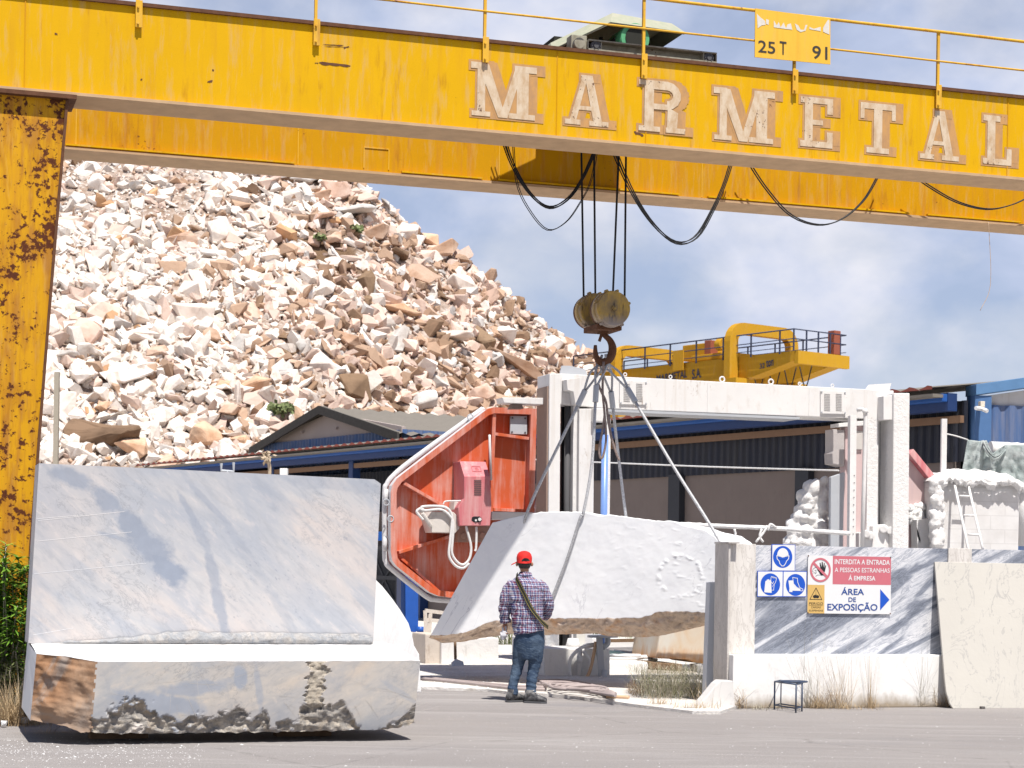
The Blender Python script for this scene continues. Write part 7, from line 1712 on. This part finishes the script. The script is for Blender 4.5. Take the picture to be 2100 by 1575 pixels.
# ---- hair
m = MB(); loft(m, [(1075.5, 1166, 10.0, .066, .0), (1075.5, 1160, 13.0, .090, -.005), (1075.5, 1152, 14.0, .100, .005), (1075.5, 1143, 13.8, .100, .02), (1075.5, 1134, 9, .07, .03)])
hm = G_('short_dark_hair', .8, .3); hm.col(hm.mix(hm.noise(60), (.02, .017, .015), (.10, .09, .085))); hm.bump(hm.noise(140), .8, .01)
hair = m.build('hair', hm.m, man)
for v in hair.data.vertices:                       # keep only the back and sides
    w_ = v.co + man.location
    if w_.y > YM + .05: v.co.y -= (w_.y - YM - .05) * .9
# ---- cap
rm = G_('red_cap_cloth', .75, .2); rm.col(rm.mix(rm.noise(14), (.55, .02, .018), (.68, .035, .028))); rm.bump(rm.math('ADD', rm.noise(16, None, 5), rm.math('MULTIPLY', rm.noise(90), .3)), .5, .012)
m = MB(); n = 28; secs = [(1153.5, 15.2, .112, .0), (1149, 16.0, .118, .018), (1143, 16.0, .118, .022), (1137, 14.4, .108, .024), (1132.5, 10.8, .082, .026), (1130.2, 5.5, .045, .028), (1129.6, 1.2, .01, .028)]
vs = []
for (y, hw, hd, dy) in secs:
    c = Q(1075.2, y, dy)
    for k in range(n): a = 2 * math.pi * k / n; vs.append(c + Vector((math.cos(a) * hw / MS, math.sin(a) * hd, (.012 * math.sin(a) if y > 1150 else 0))))
m.add(vs, [(i * n + k, i * n + (k + 1) % n, (i + 1) * n + (k + 1) % n, (i + 1) * n + k) for i in range(len(secs) - 1) for k in range(n)], 0, True); m.f.append([len(vs) - n + k for k in range(n)]); m.mi.append(0); m.sm.append(True)
cap = m.build('cap', rm.m, man)
m = MB(); cb = Q(1070, 1148, .13)
def bill(u, v): a = lerp(-1.15, 1.15, u); r0, r1 = .105, .185; r = lerp(r0, r1, v); c = Q(1073, 1148.5, .03); dirx = Vector((-.28, .96, 0)); sd_ = Vector((.96, .28, 0)); return c + dirx * r * math.cos(a) * (1 + .1 * v) + sd_ * r * math.sin(a) * .72 - UP * (.03 * v + .035 * math.sin(a) ** 2)
m.grid(bill, 18, 6); bo = m.build('cap_bill', rm.m, cap); sd = bo.modifiers.new('t', 'SOLIDIFY'); sd.thickness = .005
m = MB(); c = Q(1079, 1149.5, -.095); pts = [Q(1075.2 + 16.0 * math.cos(a) * 1.0, 1152.2, .018 + .119 * math.sin(a)) for a in np.linspace(math.pi * 1.22, math.pi * 1.78, 10)]; m.tube(pts, [(.003, .008)] * 10, 6); m.build('cap_strap', rm.m, cap)
m = MB(); op = [Q(1078 + 8.5 * math.cos(a), 1151 - 6.5 * math.sin(a), -.104 + .02 * abs(math.cos(a))) for a in np.linspace(0, math.pi, 12)]; op = [p - Vector((0, .02, 0)) for p in op]; m.add(op, [tuple(range(12))]); m.build('cap_opening', hm.m, cap, recalc=False)
# ---- shirt
def plaid():
    g = G_('checked_shirt', .85, .15)
    co = g.co((1, 1, 1)); x, y, z = g.sep(co)[0:3]
    wob = g.math('MULTIPLY', g.math('SUBTRACT', g.noise(6, None, 3), .5), .03)
    def bands(v, per, off=0.0):
        s_ = g.math('FRACT', g.math('ADD', g.math('DIVIDE', g.math('ADD', v, wob), per), off)); return s_
    hx = bands(g.math('ADD', x, g.math('MULTIPLY', y, .8)), .052); hz = bands(z, .052)
    def prof(f): return g.ramp(f, [(0.0, (.66, .65, .70)), (.14, (.66, .65, .70)), (.17, (.045, .075, .22)), (.42, (.045, .075, .22)), (.45, (.56, .54, .62)), (.55, (.56, .54, .62)), (.58, (.20, .045, .085)), (.80, (.20, .045, .085)), (.84, (.07, .10, .26)), (1.0, (.66, .65, .70))])
    for_ = g.mix(.5, prof(hx), prof(hz)); c = g.mix(.25, for_, g.mix(1.0, prof(hx), prof(hz), 'MULTIPLY')); g.col(c)
    g.bump(g.noise(9, g.co((1, 1, 2.2), (0, .5, 0)), 5, .6, 1.0), .9, .03); return g.m
m = MB()
loft(m, [(1085, 1304, 31, .150, -.005), (1084, 1290, 32, .152, -.005), (1082, 1270, 32.5, .150, -.005), (1080, 1245, 33, .145, -.01), (1078, 1220, 34.5, .140, -.015), (1077, 1203, 34, .128, -.015), (1076.5, 1192, 29, .112, -.01), (1077, 1185, 20, .09, 0), (1077, 1180, 12.5, .072, .0), (1077, 1174, 11.5, .070, .005)], 28)
limb(m, [(1054, 1196, -.005, .078), (1042, 1212, -.005, .076), (1036, 1232, .0, .070), (1034, 1252, .025, .064), (1035.5, 1266, .045, .060), (1037, 1273, .05, .058)])
limb(m, [(1101, 1196, -.005, .078), (1114, 1212, .0, .077), (1122, 1230, .01, .072), (1125, 1244, .04, .066), (1123, 1254, .10, .062), (1119, 1261, .15, .058)])
# slant the hem: lower on the left
shirt = m.build('shirt', plaid(), man); voxel(shirt, .011, 3)
for v in shirt.data.vertices:
    w_ = v.co + man.location
    if w_.z < .95: v.co.z += (w_.x - P(1054, 1300, YM).x) * .22 * min(1, (.95 - w_.z) / .12)
wrinkle(shirt, .012, 9, (1, 1, 1.6)); wrinkle(shirt, .004, 26)
m = MB()
for pts in ([(1036, 1270, .045, .0), (1037, 1277, .05, .0)], [(1122, 1256, .11, 0), (1117, 1263, .165, 0)]):
    a, b = [Q(x, y, d) for x, y, d, r in pts]; m.tube([a, a.lerp(b, .3), b, b.lerp(a, .4)], [.064, .067, .063, .05], 16, cap=False)
m.build('cuffs', shirt.data.materials[0], shirt)
m = MB(); n = 24; ring = lambda y, hw, hd, dy, dz=0: [Q(1077, y, dy) + Vector((math.cos(2 * math.pi * k / n) * hw / MS, math.sin(2 * math.pi * k / n) * hd, 0)) for k in range(n)]
r0, r1, r2 = ring(1181, 14, .078, 0), ring(1172.5, 11.2, .068, .005), ring(1180, 15.2, .086, -.005)
m.add(r0 + r1 + r2, [(k, (k + 1) % n, n + (k + 1) % n, n + k) for k in range(n)] + [(n + k, n + (k + 1) % n, 2 * n + (k + 1) % n, 2 * n + k) for k in range(n)], 0, True); m.build('collar', shirt.data.materials[0], shirt)
# ---- jeans
def denim():
    g = G_('blue_jeans', .85, .15); n = g.noise(6, g.co((1, 1, .6)), 6, .6); cr = g.noise(14, g.co((1, 1, 2.6), (0, .25, 0)), 6, .62, 1.2); c = g.mix(g.step(n, .36, .66), (.03, .052, .095), (.085, .12, .17)); c = g.mix(g.math('MULTIPLY', g.step(cr, .54, .70), .4), c, (.19, .26, .35)); c = g.mix(g.math('MULTIPLY', g.step(cr, .48, .34), .5), c, (.018, .035, .085)); g.col(c); g.bump(g.math('ADD', cr, g.math('MULTIPLY', g.noise(120), .08)), .5, .02); return g.m
m = MB()
loft(m, [(1086, 1352, 22, .10, .0), (1086, 1338, 28.5, .12, -.0), (1086, 1315, 30, .13, -.005), (1086, 1295, 30, .128, -.0), (1086, 1283, 29, .12, 0)], 24)
limb(m, [(1070, 1312, 0, .098), (1066, 1342, .02, .088), (1062, 1365, .035, .069), (1057, 1385, .02, .062), (1052.5, 1404, .0, .060), (1051, 1426, -.015, .064)])
limb(m, [(1100, 1312, 0, .098), (1099, 1342, .0, .088), (1095, 1368, .01, .071), (1091.5, 1388, -.01, .063), (1089, 1407, -.03, .060), (1088, 1429, -.045, .064)])
jeans = m.build('jeans', denim(), man); voxel(jeans, .011, 2)
for v in jeans.data.vertices:
    w_ = v.co + man.location; low = max(0, min(1, (.62 - w_.z) / .4)); v.co += v.normal * (.010 * nz((w_.x * 6, w_.y * 6, w_.z * 26), 1, 2) * (0.12 + low) + .004 * nz((w_.x * 9, w_.y * 9, w_.z * 10), 1, 2))
# ---- boots
bm_ = G_('dusty_work_boot', .85, .2); bm_.col(bm_.mix(bm_.step(bm_.noise(14, None, 6, .65), .42, .62), (.05, .05, .055), (.22, .215, .21))); bm_.bump(bm_.noise(40), .4, .01)
def boot(cx, cy, toe, label=None):
    m = MB(); a = Q(cx, cy, toe[2]); d = Vector((toe[0], toe[1], 0)).normalized(); s_ = Vector((-d.y, d.x, 0))
    g0 = Vector((a.x, a.y, 0)); L = .29; secs = [(-.08, .032, .035, .07), (-.058, .038, .04, .12), (-.02, .040, .045, .13), (.035, .040, .05, .11), (.08, .042, .045, .085), (.125, .045, .04, .068), (.165, .036, .035, .055), (.185, .018, .03, .042)]
    n = 14; vs = []
    for (t, w_, zc, h) in secs:
        for k in range(n): an = 2 * math.pi * k / n; vs.append(g0 + d * t + s_ * math.cos(an) * w_ + UP * (h / 2 + .02 + math.sin(an) * h / 2))
    m.add(vs, [(i * n + k, i * n + (k + 1) % n, (i + 1) * n + (k + 1) % n, (i + 1) * n + k) for i in range(len(secs) - 1) for k in range(n)], 0, True); m.f.append([k for k in range(n)][::-1]); m.mi.append(0); m.sm.append(True); m.f.append([(len(secs) - 1) * n + k for k in range(n)]); m.mi.append(0); m.sm.append(True)
    m.tube([g0 + UP * .08 - d * .02, g0 + UP * .15 - d * .02], [.045, .046], 14); b = m.build('boot', bm_.m, man)
    m = MB(); pts = [(-.088, 0), (-.075, .036), (0, .041), (.08, .046), (.135, .048), (.175, .03), (.192, 0), (.175, -.03), (.135, -.048), (.08, -.046), (0, -.041), (-.075, -.036)]
    m.prism([g0 + d * x + s_ * y for x, y in pts], (0, 0, .022)); m.build('sole', Mt['darkgrey'], b, bevel=.004); m = MB()
    for t in (.03, .06, .09): m.tube([g0 + d * t + s_ * .03 + UP * (.17 - t * .75), g0 + d * t - s_ * .03 + UP * (.17 - t * .75)], .004, 5)
    m.build('laces', Mt['dust'], b)
boot(1051, 1436, (.75, .66, -.02)); boot(1089, 1440, (.96, -.28, -.12))
# ---- strap with yellow edges
sp_ = [(1062, 1178, .06), (1058.5, 1184, -.085), (1066, 1200, -.150), (1076, 1220, -.172), (1088, 1245, -.178), (1100, 1262, -.175), (1112, 1276, -.150), (1121, 1284, -.09), (1124, 1286, .0)]
c = curve_pts([Q(x, y, d) for x, y, d in sp_], 40)
def ribbon(m, o0, o1, lift, mi=0):
    vs = []
    for i, p in enumerate(c):
        t = (c[min(i + 1, 40)] - c[max(i - 1, 0)]).normalized(); out_ = Vector((p.x - Q(1078, 1240).x, p.y - YM, 0)).normalized(); s_ = t.cross(out_).normalized(); vs += [p + s_ * o0 + out_ * lift, p + s_ * o1 + out_ * lift]
    m.add(vs, [(2 * i, 2 * i + 1, 2 * i + 3, 2 * i + 2) for i in range(40)], mi)
m = MB(); ribbon(m, -.024, .024, 0); st_ = m.build('shoulder_strap', mat_flat('black_strap', (.025, .024, .02), .7, .2), man, recalc=False); sd = st_.modifiers.new('t', 'SOLIDIFY'); sd.thickness = .004; sd.offset = 0
m = MB(); ribbon(m, -.0175, -.0145, .004); ribbon(m, .0145, .0175, .004); m.build('strap_stripes', mat_flat('yellow_thread', (.42, .35, .10), .7, .2), st_, recalc=False)
# ---- crumpled plastic in the left hand
m = MB()
def bagf(u, v): a = u * 2 * math.pi; r = lerp(.014, .042, math.sin(min(1, v * 1.5) * 1.4)) * (1 - .5 * max(0, v - .7) / .3); p = Q(1035 - 3 * v, lerp(1284, 1312, v), .05); return p + Vector((math.cos(a) * r, math.sin(a) * r * .7, 0)) + Vector((nz((u * 6, v * 5, 1)), nz((u * 6, v * 5, 4)), nz((u * 6, v * 5, 8)))) * .014
m.grid(bagf, 24, 14); bg_ = m.build('paper', mat_flat('crumpled_white', (.62, .61, .64), .5, .3), None, 'crumpled pale sheet held in the left hand of the man', 'paper', recalc=False)
